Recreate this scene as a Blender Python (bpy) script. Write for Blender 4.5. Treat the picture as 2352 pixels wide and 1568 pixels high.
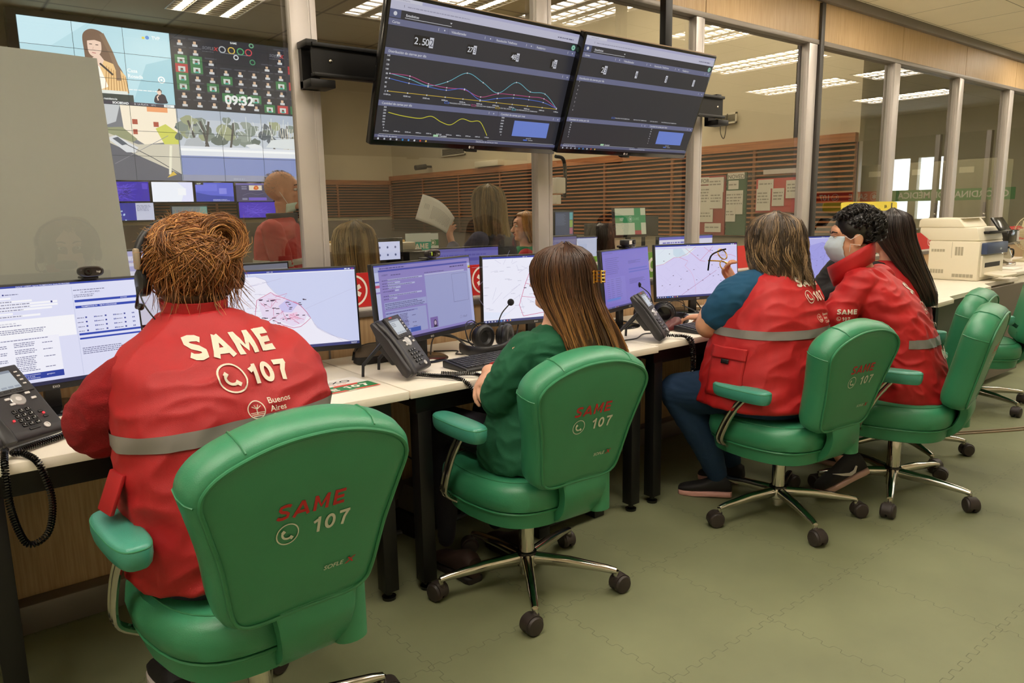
import bpy, bmesh, math, random
from math import sin, cos, pi, radians, sqrt, atan2, tan, exp
from mathutils import Vector as V, Matrix, noise
from mathutils.bvhtree import BVHTree
random.seed(7)
for o in list(bpy.data.objects): bpy.data.objects.remove(o)
scene = bpy.context.scene
col = scene.collection
# ---------------------------------------------------------------- camera
EYE = 1.33
cam = bpy.data.cameras.new('camera'); co = bpy.data.objects.new('camera', cam); col.objects.link(co)
cam.sensor_fit = 'HORIZONTAL'; cam.sensor_width = 36; cam.lens = 1704.58/2352*36; cam.clip_start = .05; cam.clip_end = 100
RX, RY, RZ = V((0.7804, 0.1214, -0.6134)), V((-0.6257, 0.1237, -0.7702)), V((-0.0174, 0.9849, 0.1723))
RX.normalize(); RY = (RY-RX*RY.dot(RX)).normalized(); RZ = RX.cross(RY)
co.matrix_world = Matrix.Translation((0, 0, EYE)) @ Matrix((RX, RY, RZ)).to_4x4()
scene.camera = co
# ---------------------------------------------------------------- world, exposure
w = bpy.data.worlds.new('world'); scene.world = w; w.use_nodes = True
w.node_tree.nodes['Background'].inputs[0].default_value = (1, .93, .82, 1)
w.node_tree.nodes['Background'].inputs[1].default_value = .14
vs = scene.view_settings; vs.view_transform = 'Standard'; vs.look = 'None'; vs.gamma = 1; vs.exposure = 0; vs.use_curve_mapping = False
CEIL = 2.73; WY = 2.80; FLOOR2 = -.12; CEIL2 = 4.51; VY = 14.0; SX = 8.3
# recessed ceiling fixtures of the call room and of the big room (X, Y, length in X, length in Y, z, power)
LAMP = 22.0; LAMP2 = 44.0
ROOM_LIGHTS = [(-1.5, 1.2, .6, 1.2), (-.42, 1.2, .6, 1.2), (.66, 1.2, .6, 1.2), (1.74, 1.2, .6, 1.2), (2.82, 1.2, .6, 1.2), (3.9, 1.85, .6, 1.2), (6.7, 1.25, .6, 1.2), (8.45, .65, .6, 1.2), (8.45, 2.0, .6, 1.2), (10.4, 1.0, .6, 1.2), (5.3, 1.95, .6, 1.0)]  # right-hand ones show mirrored in the glass; extra unseen ones added for more light
FAR_LIGHTS = [(1.3, 6.0), (4.6, 6.0), (1.3, 9.5), (4.6, 9.0), (-2, 6), (-2, 9.5), (6.9, 7.0), (4.0, 12.05), (7.1, 9.75), (7.3, 4.6), (-5, 8)]  # a few reach the view's top edge; the rest are added unseen as fill
# ---------------------------------------------------------------- materials
def lin(c): return tuple((x/255/12.92 if x/255 <= .04045 else ((x/255+.055)/1.055)**2.4) for x in c)
MC = {}
def nd(nt, t, **k):
    n = nt.nodes.new(t)
    for a, b in k.items(): setattr(n, a, b)
    return n
def mat(name, c, r=.5, metal=0, spec=.5, nz=0, ns=40, bump=0, bs=200, coat=0, emit=0, sss=0, sheen=0):
    """c in sRGB 0-255; nz colour variation amount, ns its scale; bump strength and scale"""
    if name in MC: return MC[name]
    m = bpy.data.materials.new(name); m.use_nodes = True; nt = m.node_tree; b = nt.nodes['Principled BSDF']; L = nt.links.new
    c = lin(c)
    b.inputs['Base Color'].default_value = (*c, 1); b.inputs['Roughness'].default_value = r; b.inputs['Metallic'].default_value = metal
    b.inputs['Specular IOR Level'].default_value = spec; b.inputs['Coat Weight'].default_value = coat
    if sheen: b.inputs['Sheen Weight'].default_value = sheen
    if emit: b.inputs['Emission Color'].default_value = (*c, 1); b.inputs['Emission Strength'].default_value = emit
    tc = nd(nt, 'ShaderNodeTexCoord')
    if nz:
        n = nd(nt, 'ShaderNodeTexNoise'); n.inputs['Scale'].default_value = ns; n.inputs['Detail'].default_value = 4; L(tc.outputs['Object'], n.inputs['Vector'])
        mx = nd(nt, 'ShaderNodeMix', data_type='RGBA', blend_type='MULTIPLY'); mx.inputs[0].default_value = 1
        mr = nd(nt, 'ShaderNodeMapRange'); L(n.outputs['Fac'], mr.inputs[0]); mr.inputs[1].default_value = .3; mr.inputs[2].default_value = .7; mr.inputs[3].default_value = 1-nz; mr.inputs[4].default_value = 1+nz
        mx.inputs[6].default_value = (*c, 1); L(mr.outputs[0], mx.inputs[7]); L(mx.outputs[2], b.inputs['Base Color'])
    if bump:
        n = nd(nt, 'ShaderNodeTexNoise'); n.inputs['Scale'].default_value = bs; n.inputs['Detail'].default_value = 3; L(tc.outputs['Object'], n.inputs['Vector'])
        bp = nd(nt, 'ShaderNodeBump'); bp.inputs['Strength'].default_value = bump; bp.inputs['Distance'].default_value = .004; L(n.outputs['Fac'], bp.inputs['Height']); L(bp.outputs[0], b.inputs['Normal'])
    MC[name] = m; return m
def emis(c, s=1.0):
    key = 'glow_%02x%02x%02x_%g' % (*[int(x) for x in c], s)
    if key in MC: return MC[key]
    m = bpy.data.materials.new(key); m.use_nodes = True; nt = m.node_tree; b = nt.nodes['Principled BSDF']
    c = lin(c); b.inputs['Base Color'].default_value = (.01, .01, .012, 1); b.inputs['Roughness'].default_value = .35
    b.inputs['Emission Color'].default_value = (*c, 1); b.inputs['Emission Strength'].default_value = s
    MC[key] = m; return m
def wood(name, c1, c2, axis=2, scale=1, r=.45):
    """laminate with fine grain running along axis"""
    m = bpy.data.materials.new(name); m.use_nodes = True; nt = m.node_tree; b = nt.nodes['Principled BSDF']; L = nt.links.new
    tc = nd(nt, 'ShaderNodeTexCoord'); mp = nd(nt, 'ShaderNodeMapping'); sc = [60*scale, 60*scale, 60*scale]; sc[axis] = 2.5*scale; mp.inputs['Scale'].default_value = sc
    n = nd(nt, 'ShaderNodeTexNoise'); n.inputs['Scale'].default_value = 2.2; n.inputs['Detail'].default_value = 6
    cr = nd(nt, 'ShaderNodeMix', data_type='RGBA'); cr.inputs[6].default_value = (*lin(c1), 1); cr.inputs[7].default_value = (*lin(c2), 1)
    mr = nd(nt, 'ShaderNodeMapRange'); mr.inputs[1].default_value = .35; mr.inputs[2].default_value = .65
    L(tc.outputs['Object'], mp.inputs[0]); L(mp.outputs[0], n.inputs['Vector']); L(n.outputs['Fac'], mr.inputs[0]); L(mr.outputs[0], cr.inputs[0]); L(cr.outputs[2], b.inputs['Base Color'])
    b.inputs['Roughness'].default_value = r; return m
def glass(name, tint=(.93, .94, .92), boost=2.0, rough=0):
    m = bpy.data.materials.new(name); m.use_nodes = True; nt = m.node_tree; L = nt.links.new; nt.nodes.remove(nt.nodes['Principled BSDF']); out = nt.nodes['Material Output']
    tr = nd(nt, 'ShaderNodeBsdfTransparent'); tr.inputs[0].default_value = (*tint, 1); gl = nd(nt, 'ShaderNodeBsdfGlossy'); gl.inputs['Roughness'].default_value = rough
    fr = nd(nt, 'ShaderNodeFresnel'); fr.inputs[0].default_value = 1.5; mu = nd(nt, 'ShaderNodeMath', operation='MULTIPLY', use_clamp=True); ge = nd(nt, 'ShaderNodeNewGeometry'); bk = nd(nt, 'ShaderNodeMath', operation='MULTIPLY_ADD'); bk.inputs[1].default_value = -boost; bk.inputs[2].default_value = boost; L(ge.outputs['Backfacing'], bk.inputs[0]); L(bk.outputs[0], mu.inputs[1])
    mx = nd(nt, 'ShaderNodeMixShader'); L(fr.outputs[0], mu.inputs[0]); L(mu.outputs[0], mx.inputs[0]); L(tr.outputs[0], mx.inputs[1]); L(gl.outputs[0], mx.inputs[2]); L(mx.outputs[0], out.inputs[0])
    return m
def grid_mat(name, base, line, sx, sy, ox, oy, lw, r=.9, nz=.06, jig=0, bump=0):
    """tiles: straight seams, or (jig) seams that interlock like foam mats"""
    m = bpy.data.materials.new(name); m.use_nodes = True; nt = m.node_tree; b = nt.nodes['Principled BSDF']; L = nt.links.new
    ge = nd(nt, 'ShaderNodeNewGeometry'); sp = nd(nt, 'ShaderNodeSeparateXYZ'); L(ge.outputs['Position'], sp.inputs[0])
    def M(op, a, b_=None, c=None):
        n = nd(nt, 'ShaderNodeMath', operation=op)
        for i, v in enumerate((a, b_, c)):
            if v is None: continue
            if isinstance(v, (int, float)): n.inputs[i].default_value = v
            else: L(v, n.inputs[i])
        return n.outputs[0]
    x, y = sp.outputs[0], sp.outputs[1]
    def seam(p, q, s, o):
        if jig:   # interlocking wave, kept at constant line width by dividing by the slope
            ph = M('MULTIPLY', q, 2*pi/jig); th = M('TANH', M('MULTIPLY', M('SINE', ph), 4.5))
            loc = M('SUBTRACT', M('MODULO', M('ADD', M('SUBTRACT', p, o), 100*s+s/2), s), s/2)
            sl = M('MULTIPLY', M('MULTIPLY', M('COSINE', ph), M('SUBTRACT', 1, M('MULTIPLY', th, th))), .009*4.5*2*pi/jig)
            return M('DIVIDE', M('ABSOLUTE', M('SUBTRACT', loc, M('MULTIPLY', th, .009))), M('SQRT', M('ADD', 1, M('MULTIPLY', sl, sl))))
        loc = M('SUBTRACT', M('MODULO', M('ADD', M('SUBTRACT', p, o), 100*s+s/2), s), s/2)
        return M('ABSOLUTE', loc)
    d = M('MINIMUM', seam(x, y, sx, ox), seam(y, x, sy, oy))
    ln = M('SUBTRACT', 1, M('MINIMUM', M('DIVIDE', d, lw), 1))
    n = nd(nt, 'ShaderNodeTexNoise'); n.inputs['Scale'].default_value = 2.3; n.inputs['Detail'].default_value = 6; L(ge.outputs['Position'], n.inputs['Vector'])
    mr = nd(nt, 'ShaderNodeMapRange'); L(n.outputs['Fac'], mr.inputs[0]); mr.inputs[1].default_value = .3; mr.inputs[2].default_value = .7; mr.inputs[3].default_value = 1-nz; mr.inputs[4].default_value = 1+nz
    mx = nd(nt, 'ShaderNodeMix', data_type='RGBA', blend_type='MULTIPLY'); mx.inputs[0].default_value = 1; mx.inputs[6].default_value = (*lin(base), 1); L(mr.outputs[0], mx.inputs[7])
    m2 = nd(nt, 'ShaderNodeMix', data_type='RGBA'); L(ln, m2.inputs[0]); L(mx.outputs[2], m2.inputs[6]); m2.inputs[7].default_value = (*lin(line), 1)
    L(m2.outputs[2], b.inputs['Base Color']); b.inputs['Roughness'].default_value = r
    bp = nd(nt, 'ShaderNodeBump'); bp.inputs['Strength'].default_value = .35; bp.inputs['Distance'].default_value = .002; L(M('SUBTRACT', 1, ln), bp.inputs['Height']); L(bp.outputs[0], b.inputs['Normal'])
    return m
# ---------------------------------------------------------------- mesh builder
class MB:
    def __init__(s): s.bm = bmesh.new(); s.mi = 0
    def _f(s, vs, smooth=True):
        try:
            f = s.bm.faces.new(vs); f.smooth = smooth; f.material_index = s.mi; return f
        except ValueError: return None
    def box(s, a, b, bev=0, rot=None, seg=2):
        """axis aligned from corner a to corner b; rot: 4x4 applied after"""
        x0, y0, z0 = [min(p, q) for p, q in zip(a, b)]; x1, y1, z1 = [max(p, q) for p, q in zip(a, b)]
        t = bmesh.new(); vs = [t.verts.new(p) for p in ((x0, y0, z0), (x1, y0, z0), (x1, y1, z0), (x0, y1, z0), (x0, y0, z1), (x1, y0, z1), (x1, y1, z1), (x0, y1, z1))]
        for q in ((0, 3, 2, 1), (4, 5, 6, 7), (0, 1, 5, 4), (1, 2, 6, 5), (2, 3, 7, 6), (3, 0, 4, 7)): t.faces.new([vs[i] for i in q])
        if bev: bmesh.ops.bevel(t, geom=t.edges[:], offset=bev, segments=seg, profile=.5, affect='EDGES')
        s.merge(t, rot, smooth=bool(bev)); return s
    def merge(s, t, rot=None, smooth=True):
        if rot is not None: bmesh.ops.transform(t, matrix=rot, verts=t.verts[:])
        mp = {v: s.bm.verts.new(v.co) for v in t.verts}
        for f in t.faces: s._f([mp[v] for v in f.verts], smooth)
        t.free()
    def prism(s, pts, n, h, bev=0, smooth=False, rot=None, seg=2):
        """planar polygon pts (3D), extruded by h along n"""
        t = bmesh.new(); n = V(n).normalized(); a = [t.verts.new(V(p)) for p in pts]; b = [t.verts.new(V(p)+n*h) for p in pts]; k = len(a)
        t.faces.new(a[::-1]); t.faces.new(b)
        for i in range(k): t.faces.new([a[i], a[(i+1) % k], b[(i+1) % k], b[i]])
        if bev: bmesh.ops.bevel(t, geom=t.edges[:], offset=bev, segments=seg, profile=.5, affect='EDGES')
        bmesh.ops.recalc_face_normals(t, faces=t.faces[:]); s.merge(t, rot, smooth or bool(bev)); return s
    def rings(s, R, cap=True, closed=False):
        """R: list of lists of points (same length)"""
        R = [[s.bm.verts.new(p) for p in r] for r in R]; k = len(R[0]); m = len(R)
        for i in range(m if closed else m-1):
            for j in range(k): s._f([R[i][j], R[i][(j+1) % k], R[(i+1) % m][(j+1) % k], R[(i+1) % m][j]])
        if cap and not closed: s._f(R[0][::-1], False); s._f(R[-1], False)
        return s
    def tube(s, pts, r, n=8, cap=True, closed=False, flat=1):
        """r number or list; parallel transport frames"""
        pts = [V(p) for p in pts]; m = len(pts); rs = r if isinstance(r, (list, tuple)) else [r]*m
        out = []; up = None
        for i, p in enumerate(pts):
            if closed: t = pts[(i+1) % m]-pts[i-1]
            else: t = pts[min(i+1, m-1)]-pts[max(i-1, 0)]
            t = t.normalized() if t.length > 1e-9 else V((0, 0, 1))
            if up is None: up = t.orthogonal().normalized()
            up = up-t*up.dot(t); up = up.normalized() if up.length > 1e-6 else t.orthogonal().normalized()
            sd = t.cross(up)
            out.append([p+(up*cos(2*pi*j/n)+sd*sin(2*pi*j/n)*flat)*rs[i] for j in range(n)])
        return s.rings(out, cap, closed)
    def cyl(s, a, b, r, r2=None, n=20): return s.tube([a, b], [r, r if r2 is None else r2], n)
    def lathe(s, prof, c=(0, 0, 0), n=24, rot=None):
        """prof: (radius, z) pairs"""
        t = MB(); t.rings([[V((max(r, 1e-5)*cos(2*pi*j/n), max(r, 1e-5)*sin(2*pi*j/n), z)) for j in range(n)] for r, z in prof])
        M = Matrix.Translation(c) @ (rot or Matrix()); s.merge(t.bm, M, True); return s
    def ball(s, c, r, n=12, m=8):
        rx, ry, rz = r if isinstance(r, (tuple, list)) else (r, r, r); c = V(c)
        return s.rings([[c+V((rx*sin(pi*i/m)*cos(2*pi*j/n), ry*sin(pi*i/m)*sin(2*pi*j/n), -rz*cos(pi*i/m))) for j in range(n)] for i in ([.02]+list(range(1, m))+[m-.02])])
    def quad(s, a, b, c, d): s._f([s.bm.verts.new(p) for p in (a, b, c, d)], False); return s
    def build(s, name, m, parent=None, matrix=None, auto=True, keep=False):
        bmesh.ops.recalc_face_normals(s.bm, faces=s.bm.faces[:]) if not keep else None
        me = bpy.data.meshes.new(name); s.bm.to_mesh(me); s.bm.free()
        for x in (m if isinstance(m, list) else [m]): me.materials.append(x)
        if auto and len(me.polygons): 
            try: me.set_sharp_from_angle(angle=radians(42))
            except Exception: pass
        o = bpy.data.objects.new(name, me); col.objects.link(o)
        if parent: o.parent = parent
        if matrix is not None: o.matrix_world = matrix if not parent else matrix
        return o
def tag(o, label=None, cat=None, group=None, kind=None):
    for k, v in (('label', label), ('category', cat), ('group', group), ('kind', kind)):
        if v: o[k] = v
    return o
def empty(name, loc=(0, 0, 0), rz=0, label=None, cat=None, group=None, rot=None):
    o = bpy.data.objects.new(name, None); col.objects.link(o); o.location = loc; o.rotation_euler = rot or (0, 0, rz); o.empty_display_size = .05
    return tag(o, label, cat, group)
def struct(mb, name, m): return tag(mb.build(name, m), kind='structure')
def copy_tree(o, parent=None):
    c = o.copy(); col.objects.link(c); c.parent = parent
    for ch in [x for x in KIDS.get(o.name, [])] or [x for x in bpy.data.objects if x.parent == o]: copy_tree(ch, c)
    return c
KIDS = {}
# ---------------------------------------------------------------- lettering
TC = {}
def glyphs(s, bold=0, sx=1, shear=0):
    k = (s, bold, sx, shear)
    if k not in TC:
        cu = bpy.data.curves.new('lettering', 'FONT'); cu.body = s; cu.size = 1; cu.offset = bold; cu.resolution_u = 3; cu.shear = shear
        ob = bpy.data.objects.new('lettering', cu); me = ob.to_mesh()
        TC[k] = ([(v.co.x*sx, v.co.y) for v in me.vertices], [tuple(p.vertices) for p in me.polygons])
        ob.to_mesh_clear(); bpy.data.objects.remove(ob); bpy.data.curves.remove(cu)
    return TC[k]
class Canvas:
    """flat artwork in its own 2D units, layered; becomes ONE mesh with one material per colour"""
    def __init__(s, W, H, glow=None, rough=.6): s.W, s.H, s.glow, s.rough = W, H, glow, rough; s.items = []; s.layer = 0
    def poly(s, pts, c): s.items.append((pts, [tuple(range(len(pts)))], c, s.layer)); s.layer += 1; return s
    def rect(s, x0, y0, x1, y1, c): return s.poly([(x0, y0), (x1, y0), (x1, y1), (x0, y1)], c)
    def rects(s, L, c):
        p = []; f = []
        for x0, y0, x1, y1 in L: k = len(p); p += [(x0, y0), (x1, y0), (x1, y1), (x0, y1)]; f.append((k, k+1, k+2, k+3))
        s.items.append((p, f, c, s.layer)); s.layer += 1; return s
    def lines(s, LL, w, c):
        p = []; f = []
        for L in LL:
            n = len(L)
            if n < 2: continue
            k = len(p)
            for i, (x, y) in enumerate(L):
                dx = L[min(i+1, n-1)][0]-L[max(i-1, 0)][0]; dy = L[min(i+1, n-1)][1]-L[max(i-1, 0)][1]; d = sqrt(dx*dx+dy*dy) or 1
                p += [(x-dy/d*w/2, y+dx/d*w/2), (x+dy/d*w/2, y-dx/d*w/2)]
            for i in range(n-1): f.append((k+2*i, k+2*i+1, k+2*i+3, k+2*i+2))
        s.items.append((p, f, c, s.layer)); s.layer += 1; return s
    def line(s, L, w, c): return s.lines([L], w, c)
    def disc(s, x, y, r, c, n=28, ry=None): return s.poly([(x+r*cos(2*pi*i/n), y+(ry or r)*sin(2*pi*i/n)) for i in range(n)], c)
    def ring(s, x, y, r, w, c, a0=0, a1=2*pi, n=32): return s.line([(x+r*cos(a0+(a1-a0)*i/n), y+r*sin(a0+(a1-a0)*i/n)) for i in range(n+1)], w, c)
    def text(s, t, x, y, h, c, align='l', bold=0, sx=1, rot=0, mirror=False, shear=0):
        p, f = glyphs(t, bold, sx, shear); h = h/.72
        if not p: return s
        w = max(a for a, b in p)*h; ox = {'l': 0, 'c': -w/2, 'r': -w}[align]; cr, sr = cos(rot), sin(rot)
        q = [((a*h+ox)*(-1 if mirror else 1), b*h) for a, b in p]
        s.items.append(([(x+a*cr-b*sr, y+a*sr+b*cr) for a, b in q], f, c, s.layer)); s.layer += 1; return s
    def scribble(s, x, y, w, h, c, rows=1, fill=.8, seed=1):
        """rows of tiny unreadable writing"""
        rd = random.Random(seed); L = []
        for r in range(rows):
            yy = y-r*h*1.7; xx = x; xe = x+w*(fill+(1-fill)*rd.random())
            while xx < xe:
                ww = h*rd.uniform(.8, 3.2); L.append((xx, yy, min(xx+ww, xe), yy+h*.7)); xx += ww+h*.5
        return s.rects(L, c)
    def mesh(s, name, parent, o, u, v, lift=.0003, step=.00004, thick=None, proj=None, mats=None):
        o, u, v = V(o), V(u), V(v); n = u.cross(v).normalized()
        me = bpy.data.meshes.new(name); vs = []; fs = []; mi = []; ml = []
        for p, f, c, l in s.items:
            key = c
            if key not in ml: ml.append(key)
            k = len(vs); vs += [(a, b, l) for a, b in p]; fs += [tuple(k+i for i in q) for q in f]; mi += [ml.index(key)]*len(f)
        if proj:
            bm = bmesh.new(); bv = [bm.verts.new((a*u.length, b*v.length, l*.0001)) for a, b, l in vs]
            for q, m_ in zip(fs, mi):
                try: ff = bm.faces.new([bv[i] for i in q]); ff.material_index = m_
                except ValueError: pass
            bmesh.ops.triangulate(bm, faces=bm.faces[:])
            for _ in range(4):
                E_ = [e for e in bm.edges if e.calc_length() > proj[2]]
                if not E_: break
                bmesh.ops.subdivide_edges(bm, edges=E_, cuts=1); bmesh.ops.triangulate(bm, faces=[f for f in bm.faces if len(f.verts) > 3])
            un, vn = u.normalized(), v.normalized(); kill = []
            for x in bm.verts:
                a, b, l = x.co; src = o+un*a+vn*b; hit = None
                if proj[0] is not None: hit, nn, _, _ = proj[0].ray_cast(src, -n, proj[1])
                if hit is None: kill.append(x); continue
                x.co = hit+n*(proj[3]+l/.0001*.0004)
            bmesh.ops.delete(bm, geom=kill, context='VERTS'); bm.to_mesh(me); bm.free()
        else:
            me.from_pydata([o+u*a+v*b+n*(lift+l*step) for a, b, l in vs], [], fs)
            for p_, m_ in zip(me.polygons, mi): p_.material_index = m_
        for c in ml:
            if mats and c in mats: me.materials.append(mats[c])
            elif s.glow: me.materials.append(emis(c, s.glow))
            else: me.materials.append(mat('ink_%02x%02x%02x' % tuple(int(q) for q in c), c, s.rough))
        me.update(); ob = bpy.data.objects.new(name, me); col.objects.link(ob)
        if parent: ob.parent = parent
        return ob
def block(cv, s, x, y, h, c, st=.24, sx=1, shear=0, gap=.16):
    """heavy block lettering drawn with strokes"""
    G = {'S': (.62, [[(.60, .80), (.50, .88), (.31, .89), (.14, .84), (.11, .68), (.2, .56), (.42, .46), (.52, .36), (.49, .17), (.31, .11), (.12, .13), (.02, .22)]]), 'A': (.74, [[(.02, 0), (.37, .94)], [(.37, .94), (.72, 0)], [(.16, .27), (.58, .27)]]),
         'M': (.82, [[(.11, 0), (.11, .99)], [(.71, 0), (.71, .99)], [(.13, .92), (.41, .25), (.69, .92)]]), 'E': (.6, [[(.11, 0), (.11, 1)], [(.11, .885), (.6, .885)], [(.11, .5), (.55, .5)], [(.11, .115), (.6, .115)]]),
         '1': (.42, [[(.30, 0), (.30, 1)], [(.02, .70), (.30, .86)]]), '0': (.64, [[(.32+.21*cos(a), .5+.39*sin(a)) for a in [2*pi*i/24 for i in range(25)]]]), '7': (.58, [[(.0, .885), (.58, .885)], [(.50, .90), (.30, .5), (.22, 0)]]),
         'D': (.66, [[(.11, 0), (.11, 1)], [(.11, .885), (.35, .885), (.54, .7), (.54, .3), (.35, .115), (.11, .115)]]), 'I': (.24, [[(.12, 0), (.12, 1)]]), 'C': (.66, [[(.62, .74), (.5, .87), (.32, .89), (.14, .7), (.11, .5), (.14, .3), (.32, .11), (.5, .13), (.62, .26)]]), ' ': (.3, [])}
    LL = []
    for ch in s:
        w, L = G[ch]
        for P in L: LL.append([(x+(a+shear*b)*h*sx, y+b*h) for a, b in P])
        x += (w+gap)*h*sx
    cv.lines(LL, h*st, c); return x
def phone_icon(cv, x, y, r, c, w=None):
    w = w or r*.13; cv.ring(x, y, r, w, c)
    cv.line([(x+r*.5*cos(a), y+.08*r+r*.52*sin(a)) for a in [radians(165+i*12) for i in range(13)]], r*.2, c)
    cv.line([(x-.52*r, y+.42*r), (x-.28*r, y+.18*r)], r*.3, c); cv.line([(x+.18*r, y-.26*r), (x+.46*r, y-.5*r)], r*.3, c)
def star_icon(cv, x, y, r, c, w=None):
    cv.ring(x, y, r, w or r*.14, c)
    for k in range(3):
        a = pi/2+k*pi/3; cv.line([(x-.62*r*cos(a), y-.62*r*sin(a)), (x+.62*r*cos(a), y+.62*r*sin(a))], r*.3, c)
def seal_icon(cv, x, y, r, c):
    cv.ring(x, y, r, r*.12, c); cv.line([(x, y-.5*r), (x, y+.3*r)], r*.12, c)
    for a in (-50, -20, 20, 50): cv.line([(x, y+.1*r), (x+.7*r*sin(radians(a)), y+.1*r+.5*r*cos(radians(a)))], r*.09, c)
    for k in (.3, .48, .66): cv.line([(x-r*sqrt(1-k*k)*.85, y-k*r), (x+r*sqrt(1-k*k)*.85, y-k*r)], r*.08, c)
# ---------------------------------------------------------------- shared materials
M_ALU = mat('brushed_aluminium', (196, 189, 184), .42, .35, nz=.03, ns=6)
M_ALUD = mat('dark_aluminium', (120, 112, 106), .45, .35)
M_ALUS = mat('grey_metal_trim', (134, 126, 118), .45, .3)
M_BLK = mat('black_metal', (22, 21, 21), .45, .3)
M_PLA = mat('black_plastic', (26, 26, 28), .42, bump=.05, bs=600)
M_PLG = mat('gloss_black_plastic', (14, 14, 15), .15)
M_CHROME = mat('chrome', (205, 200, 192), .12, 1)
M_WALL = mat('painted_wall', (232, 224, 200), .85, nz=.03, ns=3)
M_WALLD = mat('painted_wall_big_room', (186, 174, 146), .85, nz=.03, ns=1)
M_WOOD = wood('laminate_oak', (196, 164, 124), (176, 143, 102), 2, 1)
M_WOODL = wood('laminate_light', (196, 166, 124), (180, 149, 106), 2, 1.2)
M_SLAT = wood('slat_wood', (176, 112, 62), (140, 84, 44), 1, .4)
M_SLATX = wood('slat_wood_end', (160, 104, 62), (124, 78, 44), 0, .4)
M_SLATBK = mat('slat_backing', (20, 16, 13), .9)
M_DESK = mat('cream_desktop', (236, 229, 214), .42, nz=.02, ns=4)
M_DESKE = mat('desk_edge', (205, 194, 176), .5)
M_GLASS = glass('window_glass', boost=2.2)
# ---------------------------------------------------------------- room shell
FLM = grid_mat('floor_foam_mats', (124, 128, 96), (94, 95, 72), .497, .497, 2.044, 1.232, .0016, .62, .12, jig=.0621)
struct(MB().box((-2.6, -1.0, -.1), (12.6, 2.9, 0)), 'floor', FLM)
CLM = grid_mat('ceiling_tiles', (248, 238, 214), (110, 98, 80), .605, .605, 5.43, .33, .005, .9, .02)
struct(MB().box((-2.6, -1.0, CEIL), (12.6, 2.9, CEIL+.04)), 'ceiling', CLM)
struct(MB().box((-2.6, -1.06, 0), (12.6, -.98, CEIL)), 'wall_back', M_WALL)
struct(MB().box((-2.68, -1.06, 0), (-2.6, 2.9, CEIL)), 'wall_left', M_WALL)
# end wall with two bright windows
mb = MB(); WX = 12.5
mb.box((WX, -1.06, 0), (WX+.1, 2.9, 1.1)).box((WX, -1.06, 2.05), (WX+.1, 2.9, CEIL)).box((WX, -1.06, 1.1), (WX+.1, -.30, 2.05)).box((WX, .82, 1.1), (WX+.1, 2.9, 2.05)).box((WX, .20, 1.1), (WX+.1, .32, 2.05))
struct(mb, 'wall_right', M_WALL)
for k, (a, b) in enumerate(((-.30, .20), (.32, .82))):
    struct(MB().box((WX+.04, a, 1.1), (WX+.05, b, 2.05)), 'window_%d' % (40+k), M_GLASS)
DAY = emis((235, 242, 255), 9)
tag(MB().box((WX+.6, -1.2, .6), (WX+.62, 1.8, 2.6)).build('daylight_sky', DAY), kind='structure')
# partition towards the big room
struct(MB().box((-2.6, WY, 0), (12.5, WY+.09, .905)), 'wall_partition_base', M_WOOD)
mb = MB()
for x in (-1.07, .10, 1.274, 2.45, 3.63, 4.84, 6.05, 7.25, 8.43, 9.6): mb.box((x-.004, WY-.003, .1), (x+.004, WY, .905))
struct(mb, 'trim_1', M_ALUD)
struct(MB().box((-2.6, WY-.075, 0), (12.5, WY, .10), .006), 'baseboard_partition', M_ALUD)
struct(MB().box((-2.6, WY-.012, .905), (12.5, WY+.10, .930), .003), 'trim_2', M_ALUD)
struct(MB().box((-2.6, WY-.004, .930), (12.5, WY+.09, .942), .002), 'trim_3', mat('white_trim', (206, 200, 190), .5))
POSTS = [(-1.15, -1.04), (1.196, 1.304), (2.406, 2.507), (3.598, 3.683), (4.79, 4.937), (6.015, 6.124), (7.214, 7.326), (8.39, 8.517), (9.55, 9.66), (10.75, 10.86), (11.95, 12.06)]
ZR = 2.395
for k, (a, b) in enumerate(POSTS):
    mb = MB(); mb.box((a, WY-.004, .942), (a+(b-a)*.68, WY+.020, ZR), .003)
    mb.box((a+(b-a)*.68, WY+.004, .942), (b, WY+.020, ZR), .002); mb.box((a+(b-a)*.76, WY+.001, .942), (a+(b-a)*.8, WY+.01, ZR)); mb.box((a+.012, WY+.02, .942), (b-.012, WY+.06, ZR))
    struct(mb, 'trim_%d' % (10+k), M_ALU)
struct(MB().box((-2.6, WY-.008, ZR), (12.5, WY+.09, 2.425), .003), 'trim_4', M_ALUS)
mb = MB(); xs = [-2.6]+[b for a, b in POSTS]+[12.5]
for a, b in zip(xs, xs[1:]): mb.box((a+.003, WY, 2.425), (b-.003, WY+.07, 2.668))
struct(mb, 'wall_partition_header', M_WOODL)
struct(MB().box((-2.6, WY+.005, 2.425), (12.5, WY+.06, 2.668)), 'trim_5', M_BLK)
struct(MB().box((-2.6, WY-.035, 2.668), (12.5, WY+.10, CEIL), .004), 'trim_6', M_ALUD)
struct(MB().box((4.900, WY-.02, .942), (4.945, WY+.02, 2.66), .003), 'trim_7', mat('dark_joint', (62, 58, 54), .5))
for k in range(len(POSTS)+1):
    a = POSTS[k-1][1]-.01 if k else -2.6; b = POSTS[k][0]+.01 if k < len(POSTS) else 12.5
    struct(MB().box((a, WY+.038, .942), (b, WY+.044, ZR)), 'window_%d' % (k+1), M_GLASS)
# gasket of tiny beads along post 1
mb = MB()
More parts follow.
